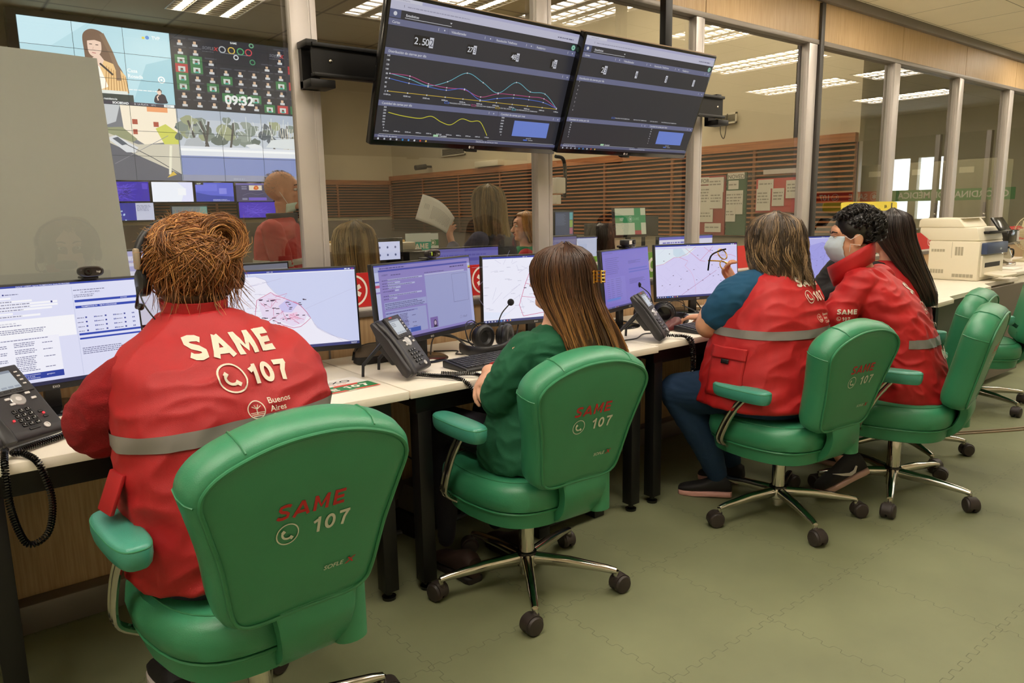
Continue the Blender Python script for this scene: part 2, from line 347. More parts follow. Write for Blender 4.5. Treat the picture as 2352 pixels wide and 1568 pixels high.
# sign bands stuck along the foot of the glass
RED, GRN, GRN2, WHT = (196, 40, 38), (30, 120, 66), (112, 158, 62), (240, 234, 224)
def band(x0, x1, c, items, label):
    o = MB().box((x0, WY+.030, .944), (x1, WY+.0375, 1.087)).build('sign_band', mat('band_%d_%d_%d' % c, c, .45)); tag(o, label, 'sign', 'sticker signs along the foot of the glass')
    cv = Canvas(1, 1)
    for it in items:
        if it[0] == 't': (block(cv, it[1], it[2], .975, .082, WHT, .23, (it[3] if len(it) > 3 else 1)*1.05) if all(q in 'SAME107DIC ' for q in it[1]) else cv.text(it[1], it[2], .944+.032, .08, WHT, bold=.012, sx=it[3] if len(it) > 3 else 1))
        if it[0] == 's': star_icon(cv, it[1], 1.015, .062, WHT)
        if it[0] == 'p': phone_icon(cv, it[1], 1.015, .045, WHT)
    cv.mesh('lettering', o, (0, WY+.030, 0), (1, 0, 0), (0, 0, 1))
band(1.306, 2.39, RED, [('s', 1.41), ('t', 'SAME', 1.52), ('s', 2.085)], 'red sticker sign with white star of life and SAME above the tablet phone')
band(2.51, 3.577, GRN2, [('t', 'MEDICA', 2.69, 1.15), ('t', 'IC', 3.22), ], 'green sticker sign with white letters behind the tilted monitor')
band(3.685, 4.758, RED, [('t', 'AMA', 3.70), ('s', 4.5)], 'red sticker sign behind the map monitor')
band(4.95, 5.978, GRN, [('t', 'COORDINACION', 5.0, .9)], 'green sticker sign hidden behind the masked man')
band(6.126, 7.168, RED, [('t', 'SAME', 6.20, 1.2), ('p', 6.95)], 'red sticker sign reading SAME left of the copier')
band(7.328, 8.338, GRN, [('t', 'MEDICA', 7.80)], 'green sticker sign reading MEDICA right of the copier')
band(8.34, 9.49, RED, [('s', 8.42), ('t', 'SAME', 8.52), ('p', 9.1)], 'red sticker sign with star and SAME behind the fan')
# glass screen across the end of the room with the coordination sign
struct(MB().box((11.55, -1.0, .95), (11.6, 2.76, 2.3)), 'window_30', M_GLASS)
struct(MB().box((11.5, -1.0, 0), (11.62, 2.76, .95)), 'wall_screen_base', M_WALL)
for k, y in enumerate((-.98, -.2, .95, 1.6, 2.7)): struct(MB().box((11.53, y, .95), (11.62, y+.06, 2.3)), 'trim_%d' % (31+k), M_ALU)
def endsign(y0, y1, c, lab, items):
    o = MB().box((11.543, y1, 1.375), (11.549, y0, 1.535)).build('wall_sign', mat('band_%d_%d_%d' % c, c, .45)); tag(o, lab, 'sign', 'sticker signs on the end glass')
    cv = Canvas(1, 1)
    for t, a, *r in items:
        if t == 't': cv.text(a, r[0], 1.415, .09, WHT, bold=.02)
        if t == 's': star_icon(cv, a, 1.455, .06, WHT)
        if t == 'p': phone_icon(cv, a, 1.455, .055, WHT)
    cv.mesh('lettering', o, (11.543, 0, 0), (0, -1, 0), (0, 0, 1))
endsign(2.0, .27, (44, 150, 86), 'green sign reading COORDINACION MEDICA, mirrored in the glass', [('t', 'COORDINACIÓN', -1.93), ('t', 'MÉDICA', -.93)])
endsign(.27, -.98, (226, 62, 54), 'red sign with star, SAME and 107, mirrored in the glass', [('s', -.12), ('t', 'SAME', -.02), ('p', .50), ('t', '107', .58)])
# ---------------------------------------------------------------- ceiling lights
M_LENS = emis((255, 243, 226), LAMP); M_LENS2 = emis((255, 238, 212), LAMP2)
M_LOUV = mat('louvre_white', (226, 220, 206), .35, .2)
def make_light(X, Y, z, lx, ly, lens, lab, grp):
    r = empty('ceiling_light', (X, Y, z), 0, lab, 'light', grp)
    f = MB()
    for a, b in (((-lx/2, -ly/2, -.012), (-lx/2+.02, ly/2, .0)), ((lx/2-.02, -ly/2, -.012), (lx/2, ly/2, .0)), ((-lx/2, -ly/2, -.012), (lx/2, -ly/2+.02, .0)), ((-lx/2, ly/2-.02, -.012), (lx/2, ly/2, .0))): f.box(a, b)
    f.build('frame', M_LOUV, r)
    d = MB()
    for i in range(1, 4): d.box((-lx/2+lx*i/4-.003, -ly/2+.02, -.011), (-lx/2+lx*i/4+.003, ly/2-.02, -.003))
    for i in range(1, 12): d.box((-lx/2+.02, -ly/2+ly*i/12-.006, -.010), (lx/2-.02, -ly/2+ly*i/12+.006, -.003))
    d.build('louvre', M_LOUV, r)
    for k in (-.66, 0, .66): MB().box((k*lx/2-.055, -ly/2+.03, -.0025), (k*lx/2+.055, ly/2-.03, -.0005)).build('tube', lens, r)
    return r
for k, (x, y, lx, ly) in enumerate(ROOM_LIGHTS):
    make_light(x, y, CEIL, lx, ly, M_LENS, 'louvred ceiling light of the call room, some mirrored in the glass, some added unseen for light', 'ceiling lights of the call room')
# ---------------------------------------------------------------- the big room beyond the glass
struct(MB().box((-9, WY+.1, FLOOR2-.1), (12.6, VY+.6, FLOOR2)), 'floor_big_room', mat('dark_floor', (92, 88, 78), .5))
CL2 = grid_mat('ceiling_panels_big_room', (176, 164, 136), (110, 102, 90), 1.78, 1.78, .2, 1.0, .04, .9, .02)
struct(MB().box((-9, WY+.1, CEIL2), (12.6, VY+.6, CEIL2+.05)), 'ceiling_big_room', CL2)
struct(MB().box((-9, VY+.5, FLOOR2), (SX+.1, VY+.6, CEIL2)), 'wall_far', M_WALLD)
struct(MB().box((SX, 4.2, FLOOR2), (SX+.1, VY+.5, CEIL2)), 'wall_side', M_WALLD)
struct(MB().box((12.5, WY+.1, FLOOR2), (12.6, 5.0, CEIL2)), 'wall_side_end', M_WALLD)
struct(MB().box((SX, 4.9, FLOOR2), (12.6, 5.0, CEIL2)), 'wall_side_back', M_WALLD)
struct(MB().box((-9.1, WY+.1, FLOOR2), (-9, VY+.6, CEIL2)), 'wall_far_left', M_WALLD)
def slats(o, u, L, n, z0, z1, name, lab, side, m):
    """horizontal wooden slats on a dark backing; o start, u direction, side = normal towards the room"""
    o, u, side = V(o), V(u), V(side); r = empty(name, o, 0, lab, 'panel')
    def bx(t, a0, a1, d0, d1, z_0, z_1):
        P = [u*a0+side*d0, u*a1+side*d1]; t.box((P[0].x, P[0].y, z_0), (P[1].x, P[1].y, z_1))
    t = MB(); bx(t, 0, L, .0, .02, z0, z1); t.build('backing', M_SLATBK, r)
    t = MB(); h = (z1-z0)/n
    for i in range(n): bx(t, 0, L, .045, .075, z0+i*h+h*.30, z0+i*h+h*.66)
    t.build('slats', m, r)
    t = MB(); bx(t, 0, L, .02, .09, z1, z1+.10); t.build('top_rail', m, r)
    t = MB(); k = int(L/1.2)
    for i in range(k+1): a = i*L/k; bx(t, max(a-.02, 0), min(a+.02, L), .02, .05, z0, z1)
    t.build('upright', M_SLATX, r)
    return r
slats((SX, VY+.5, 0), (0, -1, 0), VY+.5-4.2, 19, .95, 2.02, 'slatted_panel', 'dark horizontal wood slats along the right wall of the big room', (-1, 0, 0), M_SLAT)
slats((-9, VY+.5, 0), (1, 0, 0), SX+9-.1, 12, 1.275, 1.93, 'slatted_panel', 'dark horizontal wood slats under the video wall', (0, -1, 0), M_SLATX)
for x, y in FAR_LIGHTS: make_light(x, y, CEIL2, 1.1, 1.5, M_LENS2, 'ceiling light of the big room, some at the top edge of the view, most added unseen as fill', 'ceiling lights of the big room')
def diffuser(x, y, z, R_, lab):
    r = empty('air_diffuser', (x, y, z), 0, lab, 'vent', 'round ceiling air diffusers'); 
    for k, rr in enumerate((1, .8, .62, .44, .26)): MB().lathe([(R_*rr-.035*R_, 0), (R_*rr, -.03*R_), (R_*rr-.02*R_, -.07*R_-.02*k*R_), (R_*rr-.09*R_, -.05*R_-.02*k*R_)], n=36).build('ring', M_ALUS, r)
diffuser(4.55, 8.05, CEIL2, .62, 'round ringed air diffuser in the far ceiling left of the televisions')
for k_, (xa, xb) in enumerate(((.8, 3.0), (3.05, 5.3))):
    R = empty('desk_divider', ((xa+xb)/2, 5.95, FLOOR2), 0, ['smoky clear desk divider behind the standing bald man', 'smoky clear desk divider behind the printer and placards'][k_], 'divider', 'clear desk dividers'); w_ = (xb-xa)/2
    MB().box((-w_, 0, .7), (w_, .01, 1.40)).build('pane', glass('smoky_acrylic', (.55, .54, .58), 1.5, .25), R)
    for q in (-w_, w_-.03): MB().box((q, -.01, 0), (q+.03, .02, 1.41), .003).build('post', M_ALUS, R)
# ---------------------------------------------------------------- desks
def desk(x0, x1, yf, yb, label, legs=True, th=.028, yfr=None):
    r = empty('desk', ((x0+x1)/2, yb, 0), 0, label, 'desk', None); X0, X1 = x0-(x0+x1)/2, x1-(x0+x1)/2; F_ = yf-yb; F2 = (yfr or yf)-yb
    t = MB(); t.prism([(X0+.0015, F_, .75-th), (X1-.0015, F2, .75-th), (X1-.0015, 0, .75-th), (X0+.0015, 0, .75-th)], (0, 0, 1), th, .002); t.build('desktop', M_DESK, r)
    t = MB(); t.box((X0+.04, F_+.035, .655), (X1-.04, F_+.08, .718)); t.box((X0+.04, -.12, .655), (X1-.04, -.08, .718)); t.box((X0+.05, F_+.06, .67), (X0+.10, -.1, .718)); t.box((X1-.10, F_+.06, .67), (X1-.05, -.1, .718)); t.build('frame', M_BLK, r)
    if legs:
        for sx in (X0+.07, X1-.07):
            for y in (F_+.058, -.1):
                g = MB().box((sx-.027, y-.027, .035), (sx+.027, y+.027, .66), .002).build('leg', M_BLK, r)
                MB().lathe([(.012, .0), (.024, .001), (.025, .012), (.012, .018), (.01, .04)], (sx, y, 0), 14).build('foot', M_PLG, g)
    return r
desk(-1.22, -.005, 2.10, 2.79, 'cream desk with black legs at the left edge, under the desk phone')
desk(0.0, 1.222, 2.107, 2.79, 'cream desk in front of the woman with the headset', yfr=2.085)
desk(1.225, 2.44, 2.085, 2.79, 'cream desk in front of the woman in the green shirt', yfr=2.055)
desk(2.443, 3.66, 2.085, 2.79, 'cream desk in front of the woman holding spectacles')
desk(3.663, 4.70, 2.085, 2.79, 'cream desk in front of the masked man', legs=False)
r = empty('desk', (5.7, 2.79, 0), 0, 'long cream counter carrying the beige copier', 'desk')
t = MB(); t.prism([(-1.0, -.95, .722), (-.72, -.93, .722), (-.62, -.86, .722), (.2, -.82, .722), (.35, -.72, .722), (1.05, -.72, .722), (1.05, 0, .722), (-1.0, 0, .722)], (0, 0, 1), .028, .003); t.build('desktop', M_DESK, r)
MB().box((-.9, -.78, .04), (1.0, -.76, .72)).build('modesty_panel', mat('grey_panel', (112, 104, 92), .7), r)
MB().box((-.9, -.90, .0), (-.86, -.1, .72)).build('leg', M_BLK, r)
M_CAB = mat('white_cabinet', (232, 224, 206), .45)
def cabinet(x0, x1, y0, y1, z1, label, nd_=2, grp=None):
    r = empty('cabinet', ((x0+x1)/2, y1, 0), 0, label, 'cabinet', grp); w2 = (x1-x0)/2; d = y0-y1
    MB().box((-w2, d+.02, .06), (w2, 0, z1-.03), .003).build('body', M_CAB, r)
    MB().box((-w2-.01, d-.01, z1-.03), (w2+.01, 0, z1), .004).build('top', M_DESK, r)
    MB().box((-w2+.03, d+.06, 0), (w2-.03, -.03, .06)).build('plinth', M_ALUD, r)
    for i in range(nd_):
        a = -w2+2*w2*i/nd_; b = a+2*w2/nd_
        q = MB().box((a+.004, d, .07), (b-.004, d+.02, z1-.035), .002).build('door', M_CAB, r)
        MB().box((b-.05, d-.02, z1-.22), (b-.04, d, z1-.12), .003).build('handle', M_ALU, q)
cabinet(6.76, 7.69, 2.10, 2.79, .79, 'low white cabinet under the coffee maker')
cabinet(7.72, 8.7, 2.10, 2.79, .79, 'low white cabinet at the right edge under the fan', 2)
# ---------------------------------------------------------------- green office chairs
M_LEA = mat('green_leatherette', (54, 134, 96), .36, spec=.55, nz=.035, ns=7, bump=.16, bs=420)
M_LEA2 = mat('green_leatherette_worn', (66, 146, 126), .34, spec=.55, nz=.05, ns=9, bump=.16, bs=420)
M_PIPE = mat('green_piping', (52, 128, 88), .4)
M_CAST = mat('caster_plastic', (50, 42, 40), .5)
def catmull(P, k=6, closed=True):
    out = []; n = len(P)
    for i in range(n if closed else n-1):
        a, b, c, d = [V(P[(i+j) % n]) if closed else V(P[min(max(i+j, 0), n-1)]) for j in (-1, 0, 1, 2)]
        for q in range(k):
            t = q/k; out.append(.5*((2*b)+(c-a)*t+(2*a-5*b+4*c-d)*t*t+(3*b-a-3*c+d)*t**3))
    if not closed: out.append(V(P[-1]))
    return out
def off2(P, d):
    n = len(P); o = []
    for i in range(n):
        t = (P[(i+1) % n]-P[i-1]); t = t.normalized(); o.append(V((P[i].x+t.y*d, P[i].y-t.x*d)))
    return o
half = [(0, 0), (.10, -.002), (.142, .012), (.160, .05), (.180, .16), (.207, .26), (.221, .315), (.209, .350), (.172, .378), (.105, .402), (.04, .413)]
OUT = catmull([(x, y, 0) for x, y in half]+[(-x, y, 0) for x, y in half[:0:-1]], 5)
OUT = [V((p.x, p.y)) for p in OUT]
def superell(a, b, n, k=40): return [V((a*abs(cos(t))**(2/n)*(1 if cos(t) >= 0 else -1), b*abs(sin(t))**(2/n)*(1 if sin(t) >= 0 else -1))) for t in [2*pi*i/k for i in range(k)]]
def make_chair(dz, armz, base_ang, label, seed, arms=(1, 1)):
    rd = random.Random(seed); R = empty('office_chair', (0, 0, 0), 0, label, 'chair', 'green office chairs'); rc = .249
    # backrest frame: s across, t up the back, d towards the sitter
    zb = .475+dz
    def B(s, t, d): return V((s, -.285-t*sin(rc)+d*cos(rc), zb+t*cos(rc)+d*sin(rc)))
    mb = MB(); prof = [(0, -.03), (-.001, 0), (.004, .009), (.02, .018), (.05, .022), (.082, .018), (.10, .002), (.108, -.03), (.110, -.08)]
    mb.rings([[B(p.x, p.y+max(0, p.y-.3)*0, d) for p in off2(OUT, o)] for d, o in prof])
    cush = mb.build('backrest', M_LEA, R)
    # padded rear panel, its piping and the seams of the border
    mb = MB(); c = V((0, .21)); R_ = []
    for k, bl in ((1, 0), (.97, .004), (.85, .008), (.6, .011), (.3, .012), (.04, .012)): R_.append([B(c.x+(p.x-c.x)*k, c.y+(p.y-c.y)*k, .001-bl) for p in OUT])
    pan = mb.rings(R_, cap=True).build('rear_panel', M_LEA, R)
    MB().tube([B(p.x, p.y, -.003) for p in OUT], .0048, 8, closed=True).build('piping', M_PIPE, pan)
    for s, tt in ((-.218, .318), (.218, .318), (-.13, .394), (.13, .394)):
        i = min(range(len(OUT)), key=lambda i: (OUT[i]-V((s, tt))).length); P_ = [off2(OUT, o+.001)[i] for d, o in prof[2:7]]
        MB().tube([B(p.x, p.y, d) for p, (d, o) in zip(P_, prof[2:7])], .0022, 6).build('seam', M_PIPE, cush)
    if seed in (1, 2):
        for s_, t_ in ((-.224, .335), (-.21, .25)): MB().ball(B(s_, t_, .006), (.003, .002, .006), 6, 5).build('worn_spot', mat('worn_foam', (190, 172, 120), .8), cush)
    bvh = BVHTree.FromPolygons([v.co for v in pan.data.vertices], [tuple(p.vertices) for p in pan.data.polygons])
    cv = Canvas(1, 1); r_, w_ = (184, 30, 36), (206, 208, 196)
    block(cv, 'SAME', -.079, .2445, .035, r_, .20, 1.28, .10, .17); block(cv, '107', .0, .1915, .036, w_, .18, 1.18, .06)
    phone_icon(cv, -.054, .2095, .023, w_, .0026); cv.text('SOFLE', .031, .088, .0105, w_, sx=1.15, bold=.01, shear=.2); cv.text('X', .083, .086, .014, r_, sx=1.4, shear=.3, bold=.03)
    u = V((1, 0, 0)); v = V((0, -sin(rc), cos(rc))); 
    cv.mesh('embroidery', pan, B(0, 0, -.2), u, v, proj=(bvh, 1, .012, .0012))
    # seat
    def ring(a, b, n, z, y0=.015): return [V((p.x*(1-.10*max(0, -p.y/b)), p.y+y0, z+dz)) for p in superell(a, b, n)]
    mb = MB(); mb.rings([ring(.236, .232, 3.2, .366), ring(.248, .245, 3.4, .378), ring(.254, .251, 3.4, .41), ring(.250, .247, 3.4, .443), ring(.237, .234, 3.2, .461), ring(.19, .188, 3, .470), ring(.10, .1, 2.5, .469), ring(.01, .01, 2, .468)]); seat = mb.build('seat', M_LEA, R)
    MB().tube(ring(.242, .239, 3.3, .366), .005, 8, closed=True).build('piping', M_PIPE, seat)
    MB().tube(ring(.222, .219, 3.1, .4655), .0022, 6, closed=True).build('seam', M_PIPE, seat)
    mb = MB(); mb.rings([ring(.14, .14, 3, .305), ring(.215, .212, 3.2, .306), ring(.228, .225, 3.3, .312), ring(.238, .235, 3.3, .364), ring(.1, .1, 3, .364)]); mb.build('seat_base', M_LEA, R)
    # leatherette sleeve of the bracket joining seat and back
    pts = [(-.262, zb+.06), (-.270, zb+.0), (-.272, .425+dz), (-.245, .365+dz), (-.19, .325+dz), (-.08, .302+dz)]; wd = [.09, .095, .088, .075, .07, .065]; mb = MB(); rr = []
    cp = catmull([(y, z, 0) for y, z in pts], 4, False)
    for i, p in enumerate(cp):
        t = (cp[min(i+1, len(cp)-1)]-cp[max(i-1, 0)]).normalized(); nn = V((-t.y, t.x)); f = i/(len(cp)-1)*(len(wd)-1); w_ = wd[int(f)]+(wd[min(int(f)+1, len(wd)-1)]-wd[int(f)])*(f-int(f))
        rr.append([V((x*w_+.03, p.x+nn.x*h, p.y+nn.y*h)) for x, h in ((-1, -.014), (-.9, -.02), (.9, -.02), (1, -.014), (1, .014), (.9, .02), (-.9, .02), (-1, .014))])
    mb.rings(rr).build('back_bracket', M_LEA, R)
    mb = MB(); mb.rings([[V((.125+.04*cos(a), -.248+.028*sin(a), z+dz)) for a in [2*pi*i/16 for i in range(16)]] for z in (.335, .34, .42, .47)]); mb.build('adjuster_cover', M_LEA, R)
    # arms
    for k, on in zip((-1, 1), arms):
        if not on: continue
        a = MB(); z1 = armz; Rg = []
        for z, s_ in ((z1-.055, .55), (z1-.053, .8), (z1-.045, .93), (z1-.03, 1), (z1-.012, 1), (z1-.004, .94), (z1, .8), (z1+.001, .3)):
            Rg.append([V((k*.272+p.x*(s_ if s_ < .95 else 1), -.005+p.y*(1-(1-s_)*.35), z+.05*(p.y < -.05)*0)) for p in superell(.041, .138, 3.2, 32)])
        pad = a.rings(Rg).build('armrest', M_LEA2, R)
        MB().tube([V((k*.272+p.x, -.005+p.y, z1-.009)) for p in superell(.0395, .1365, 3.2, 40)], .0018, 6, closed=True).build('seam', M_PIPE, pad)
        for q in (-1, 1):
            path = catmull([(k*.276, -.02+q*.011, z1-.05), (k*.284, .03+q*.011, (z1+.40+dz)/2), (k*.286, .075+q*.011, .43+dz), (k*.272, .10+q*.011, .375+dz), (k*.215, .105+q*.011, .335+dz)], 5, False)
            MB().tube(path, .0085, 8).build('arm_tube', M_CHROME, R)
        MB().tube([p-V((0, .011, 0)) for p in path], .006, 6).build('arm_tube_core', M_BLK, R)
    # column and five-star base
    MB().lathe([(.0, .34+dz), (.019, .34+dz), (.019, .26)], n=16).build('gas_spring', M_BLK, R)
    col_ = MB().lathe([(.0, .285), (.026, .285), (.028, .28), (.028, .125), (.033, .12), (.037, .108), (.037, .075), (.03, .07), (.026, .068), (.026, .04), (.0, .04)], n=24).build('column', M_CHROME, R)
    MB().lathe([(.0295, .128), (.036, .126), (.038, .118), (.0295, .118)], n=20).build('collar', M_PLG, col_)
    for i in range(5):
        a = radians(base_ang+72*i); d = V((cos(a), sin(a), 0)); sd = V((-sin(a), cos(a), 0))
        P = [d*.03+V((0, 0, .100)), d*.16+V((0, 0, .098)), d*.29+V((0, 0, .086)), d*.325+V((0, 0, .080))]
        rr = [[p+sd*cos(t)*w_+V((0, 0, 1))*sin(t)*h_ for t in [2*pi*j/10 for j in range(10)]] for p, w_, h_ in zip(P, (.020, .018, .0145, .0125), (.024, .020, .014, .011))]
        leg = MB().rings(rr).build('base_leg', M_CHROME, R)
        MB().cyl(d*.323+V((0, 0, .082)), d*.323+V((0, 0, .055)), .0095, n=12).build('caster_stem', M_CHROME, leg)
        c = d*.323; sw = a+rd.uniform(-1.2, 1.2); e = V((cos(sw), sin(sw), 0)); f = V((-sin(sw), cos(sw), 0)); cc = c+e*.016
        m2 = MB()
        for q in (-1, 1):
            ax = Matrix((( f.x*q, e.x, 0), (f.y*q, e.y, 0), (0, 0, 1))).to_4x4()
            t = MB(); ang = [2*pi*j/20 for j in range(20)]
            t.rings([[cc+f*q*w_+e*(r_*cos(x))+V((0, 0, .0325+r_*sin(x))) for x in ang] for w_, r_ in ((.004, .014), (.004, .030), (.008, .0320), (.022, .0320), (.027, .028), (.029, .014), (.0292, .001))]); m2.merge(t.bm)
        t = MB(); t.rings([[cc+f*w_+e*(.034*cos(x))+V((0, 0, .034+.034*sin(x))) for x in [pi*j/12 for j in range(-1, 14)]]+[cc+f*w_+e*(.027*cos(x))+V((0, 0, .034+.027*sin(x))) for x in [pi*j/12 for j in range(13, -2, -1)]] for w_ in (-.019, .019)]); m2.merge(t.bm)
        m2.lathe([(.0, .062), (.013, .062), (.014, .052), (.014, .045), (.0, .045)], tuple(c), 12)
        m2.build('caster', M_CAST, leg)
    return R
CH = [  # x, y, yaw, height offset, armrest top, base angle, label
    (.54, 1.712, 3.5, .035, .685, 66, 'nearest green office chair, holding the woman with the headset'),
    (1.593, 1.939, -2.6, 0, .665, 19, 'green office chair holding the long-haired woman in the green shirt'),
    (2.837, 1.705, -5.3, -.016, .61, 22, 'green office chair holding the woman in the red vest with spectacles'),
    (3.45, 1.49, 12, .0, .64, 59, 'green office chair seen from its side, holding the masked man'),
    (4.07, 1.745, 10, .0, .64, -55, 'green office chair hidden mostly behind the chair of the masked man'),
    (5.42, 1.86, 28, -.02, .64, -40, 'green office chair cut off by the right edge of the view')]
CHAIRS = []
for k, (x, y, yw, dz, az, ba, lab) in enumerate(CH):
    c_ = make_chair(dz, az, ba-yw, lab, k+1, (1, 0) if k == 5 else (1, 1)); c_.location = (x, y, 0); c_.rotation_euler = (0, 0, radians(yw)); CHAIRS.append(c_)
# ---------------------------------------------------------------- artwork shown on screens (160 x 90 units)
def spl(P, k=8): return [(p.x, p.y) for p in catmull([(a, b, 0) for a, b in P], k, False)]
def taskbar(cv, c=(30, 34, 52), h=3.4, cols=None, n=9):
    cv.rect(0, 0, 160, h, c)
    for i, q in enumerate((cols or [(235, 240, 250), (200, 205, 215), (200, 205, 215), (200, 205, 215), (40, 150, 220), (90, 160, 240), (235, 240, 245), (230, 90, 60), (240, 200, 90)])[:n]): cv.disc(3+i*4.6, h/2, h*.3, q, 10)
    cv.scribble(150, h*.55, 8, .7, (235, 235, 245), 2, seed=3)
def art_dash(full):
    cv = Canvas(160, 90, .62); BG = (50, 51, 60); HD = (118, 122, 158); W_ = (236, 238, 246)
    cv.rect(0, 0, 160, 90, BG).rect(0, 83, 160, 90, (216, 216, 240)).rect(0, 88, 160, 90, (196, 196, 232)).rect(0, 87.9, 22, 90, (230, 230, 246))
    cv.text('Panel de Reportes', 5, 88.5, .8, (130, 130, 160)).text('!', 9.4, 84.8, 1.4, (60, 60, 80), bold=.02).scribble(12, 85, 48, .9, (170, 170, 196), seed=2).scribble(139, 84.9, 16, 1.2, (120, 120, 150), fill=1, seed=4)
    cv.rect(0, 78, 8, 83, (92, 100, 140)).disc(4, 80.5, 1.3, W_, 12); cv.text('Estadísticas', 11.5, 79.7, 1.5, W_, bold=.02).rect(11, 78.6, 46, 78.9, W_).poly([(44.5, 81), (46.3, 81), (45.4, 80)], W_)
    cv.disc(156.5, 79.8, 2.1, (90, 190, 150), 16).ring(156.5, 79.8, 1.3, .5, W_, n=12)
    cv.rect(0, 73.5, 160, 77.5, HD)
    for x, t in ((2.5, 'Cartas'), (46.5, 'Videollamadas'), (84, 'Resolución Telefónica'), (121, 'Pediátrico')): cv.text(t, x, 74.7, 1.5, W_, bold=.015)
    for x in (44.4, 82, 119, 160): cv.rect(x-.2, 73.5, x, 77.5, (70, 72, 90)).rect(x-8, 74.7, x-7.7, 76.5, W_).rect(x-3.6, 75.1, x-2.8, 76, W_)
    def flip(x, y, h, s, last):
        w_ = h*.62*(len(s)+1); cv.rect(x-w_/2-.8, y-1.3, x+w_/2+.5, y+h+1.3, (18, 18, 22)).rect(x+w_/2-h*.62, y-1.1, x+w_/2+.4, y+h+1.1, (226, 228, 240))
        for i, ch in enumerate(s): cv.text(ch, x-w_/2+h*.62*(i+.4), y, h, W_, 'c', bold=.01)
        cv.text(last, x+w_/2-h*.28, y, h, (90, 92, 110), 'c')
    if full: flip(27, 64.2, 4.4, '2.50', '2'); flip(65, 64.6, 3.6, '27', '3'); flip(103, 64.4, 3.6, '48', '8'); flip(140.5, 63.7, 4.2, '1', '6')
    else:
        flip(27, 64, 4.4, '2', '3')
        for x, c in ((65, '4'), (103, '5'), (140.5, '1')): flip(x, 64.4, 3.6, '', c)
    cv.rect(0, 55.5, 160, 59.7, HD).text('Distribución de cierres por día', 2.5, 56.8, 1.6, W_, bold=.015).rect(152, 56.8, 152.3, 58.6, W_).rect(156.5, 57.1, 157.3, 58, W_)
    Y0, Y1 = 32.5, 55; n = 9 if full else 8
    for i in range(n): cv.text(str(160-20*i) if full else str(7-i), 4.2, Y1-.3-i*(Y1-Y0)/(n-1)-.4, 1.1, W_, 'r', bold=.02)
    if full:
        xs_ = [5.5+i*14.75 for i in range(11)]
        def ser(v, c, w=.42):
            P = spl([(x, Y0+(Y1-Y0)*q/160) for x, q in zip(xs_, v)]); cv.line(P, w, c)
            for x, q in zip(xs_, v): cv.disc(x, Y0+(Y1-Y0)*q/160, .5, W_, 8)
        ser([80, 66, 45, 75, 128, 92, 50, 115, 76, 74, 4], (120, 206, 224)); ser([80, 79, 54, 46, 46, 20, 46, 50, 50, 48, 4], (206, 86, 150)); ser([58, 46, 40, 34, 50, 5, 22, 34, 34, 28, 4], (90, 130, 236)); ser([0]*11, (222, 190, 66))
        for i, x in enumerate(xs_): cv.text('%02d/08 %s' % (i+1, ['lun.', 'mar.', 'mié.', 'jue.', 'vie.', 'sáb.', 'dom.'][i % 7]), x, Y0-2.6, .95, W_, 'c', bold=.02)
    lx = 54
    for c, t in (((90, 130, 236), 'FINALIZADO POR TELEMEDICINA'), ((206, 86, 150), 'DERIVADO POR TELEMEDICINA'), ((222, 190, 66), 'CON TELE. APOYO'), ((120, 206, 224), 'SIN INTERVENCION DE TELEMEDICINA')):
        if full or lx < 60: cv.rect(lx-4.2, 28.2, lx-.4, 29.5, c).rect(lx-3.8, 28.45, lx-.8, 29.25, BG)
        cv.text(t, lx, 28.5, .85, W_, bold=.01); lx += len(t)*.62+6
    cv.rect(0, 22.8, 160, 26.4, HD).text('Cantidad de cartas por día', 2.5, 23.9, 1.5, W_, bold=.015).rect(97.5, 22.8, 97.8, 26.4, BG).text('Cantidad de cartas por mes', 100, 23.9, 1.5, W_, bold=.015).rect(89, 23.8, 89.3, 25.4, W_).rect(93, 24, 93.8, 24.9, W_).rect(152, 23.8, 152.3, 25.4, W_).rect(156.5, 24, 157.3, 24.9, W_)
    for i in range(8 if full else 7): cv.text(str(350-50*i) if full else str(30-5*i), 6.3, 21.6-i*1.95, 1.0, W_, 'r', bold=.02)
    for i in range(7): cv.text(str(3000-500*i) if full else str(30-5*i), 104, 21.6-i*2.15, 1.0, W_, 'r', bold=.02)
    if full:
        v = [272, 240, 222, 218, 266, 186, 150, 266, 236, 240, 6]; cv.line(spl([(8+i*8.3, 7.6+14.4*q/350) for i, q in enumerate(v)]), .5, (226, 222, 60))
        for i in range(11): cv.text('%02d/08 %s' % (i+1, ['lun.', 'mar.', 'mié.', 'jue.', 'vie.', 'sáb.', 'dom.'][i % 7]), 8+i*8.3, 6.1, .8, W_, 'c', bold=.02)
    cv.rect(114, 9, 149, 20.8, (122, 150, 240)).text('agosto/22', 131, 7.4, .9, W_, 'c').rect(126, 5.9, 130, 6.8, (90, 130, 236)).text('Cantidad', 131, 6, .9, W_)
    cv.rect(45, 4.6, 49, 6, (190, 240, 196)).text('Cantidad', 50, 4.7, 1.2, W_, bold=.02).rect(3, 4.15, 88, 4.35, W_).rect(92, 4.15, 158, 4.35, W_).rect(0, 1.9, 160, 3.9, (100, 104, 140)).text('Distribución de cierres', 2.5, 2.4, 1.1, W_, bold=.01).text('Distribución de cierres por hora', 82, 2.4, 1.1, W_, bold=.01)
    cv.rect(0, 0, 160, 1.9, (34, 32, 46))
    for i, q in enumerate([(235, 240, 250), (200, 205, 215), (200, 205, 215), (200, 205, 215), (40, 150, 220), (90, 160, 240), (235, 240, 245), (230, 90, 60), (240, 200, 90)]): cv.disc(3+i*4.6, 1, .7, q, 10)
    return cv
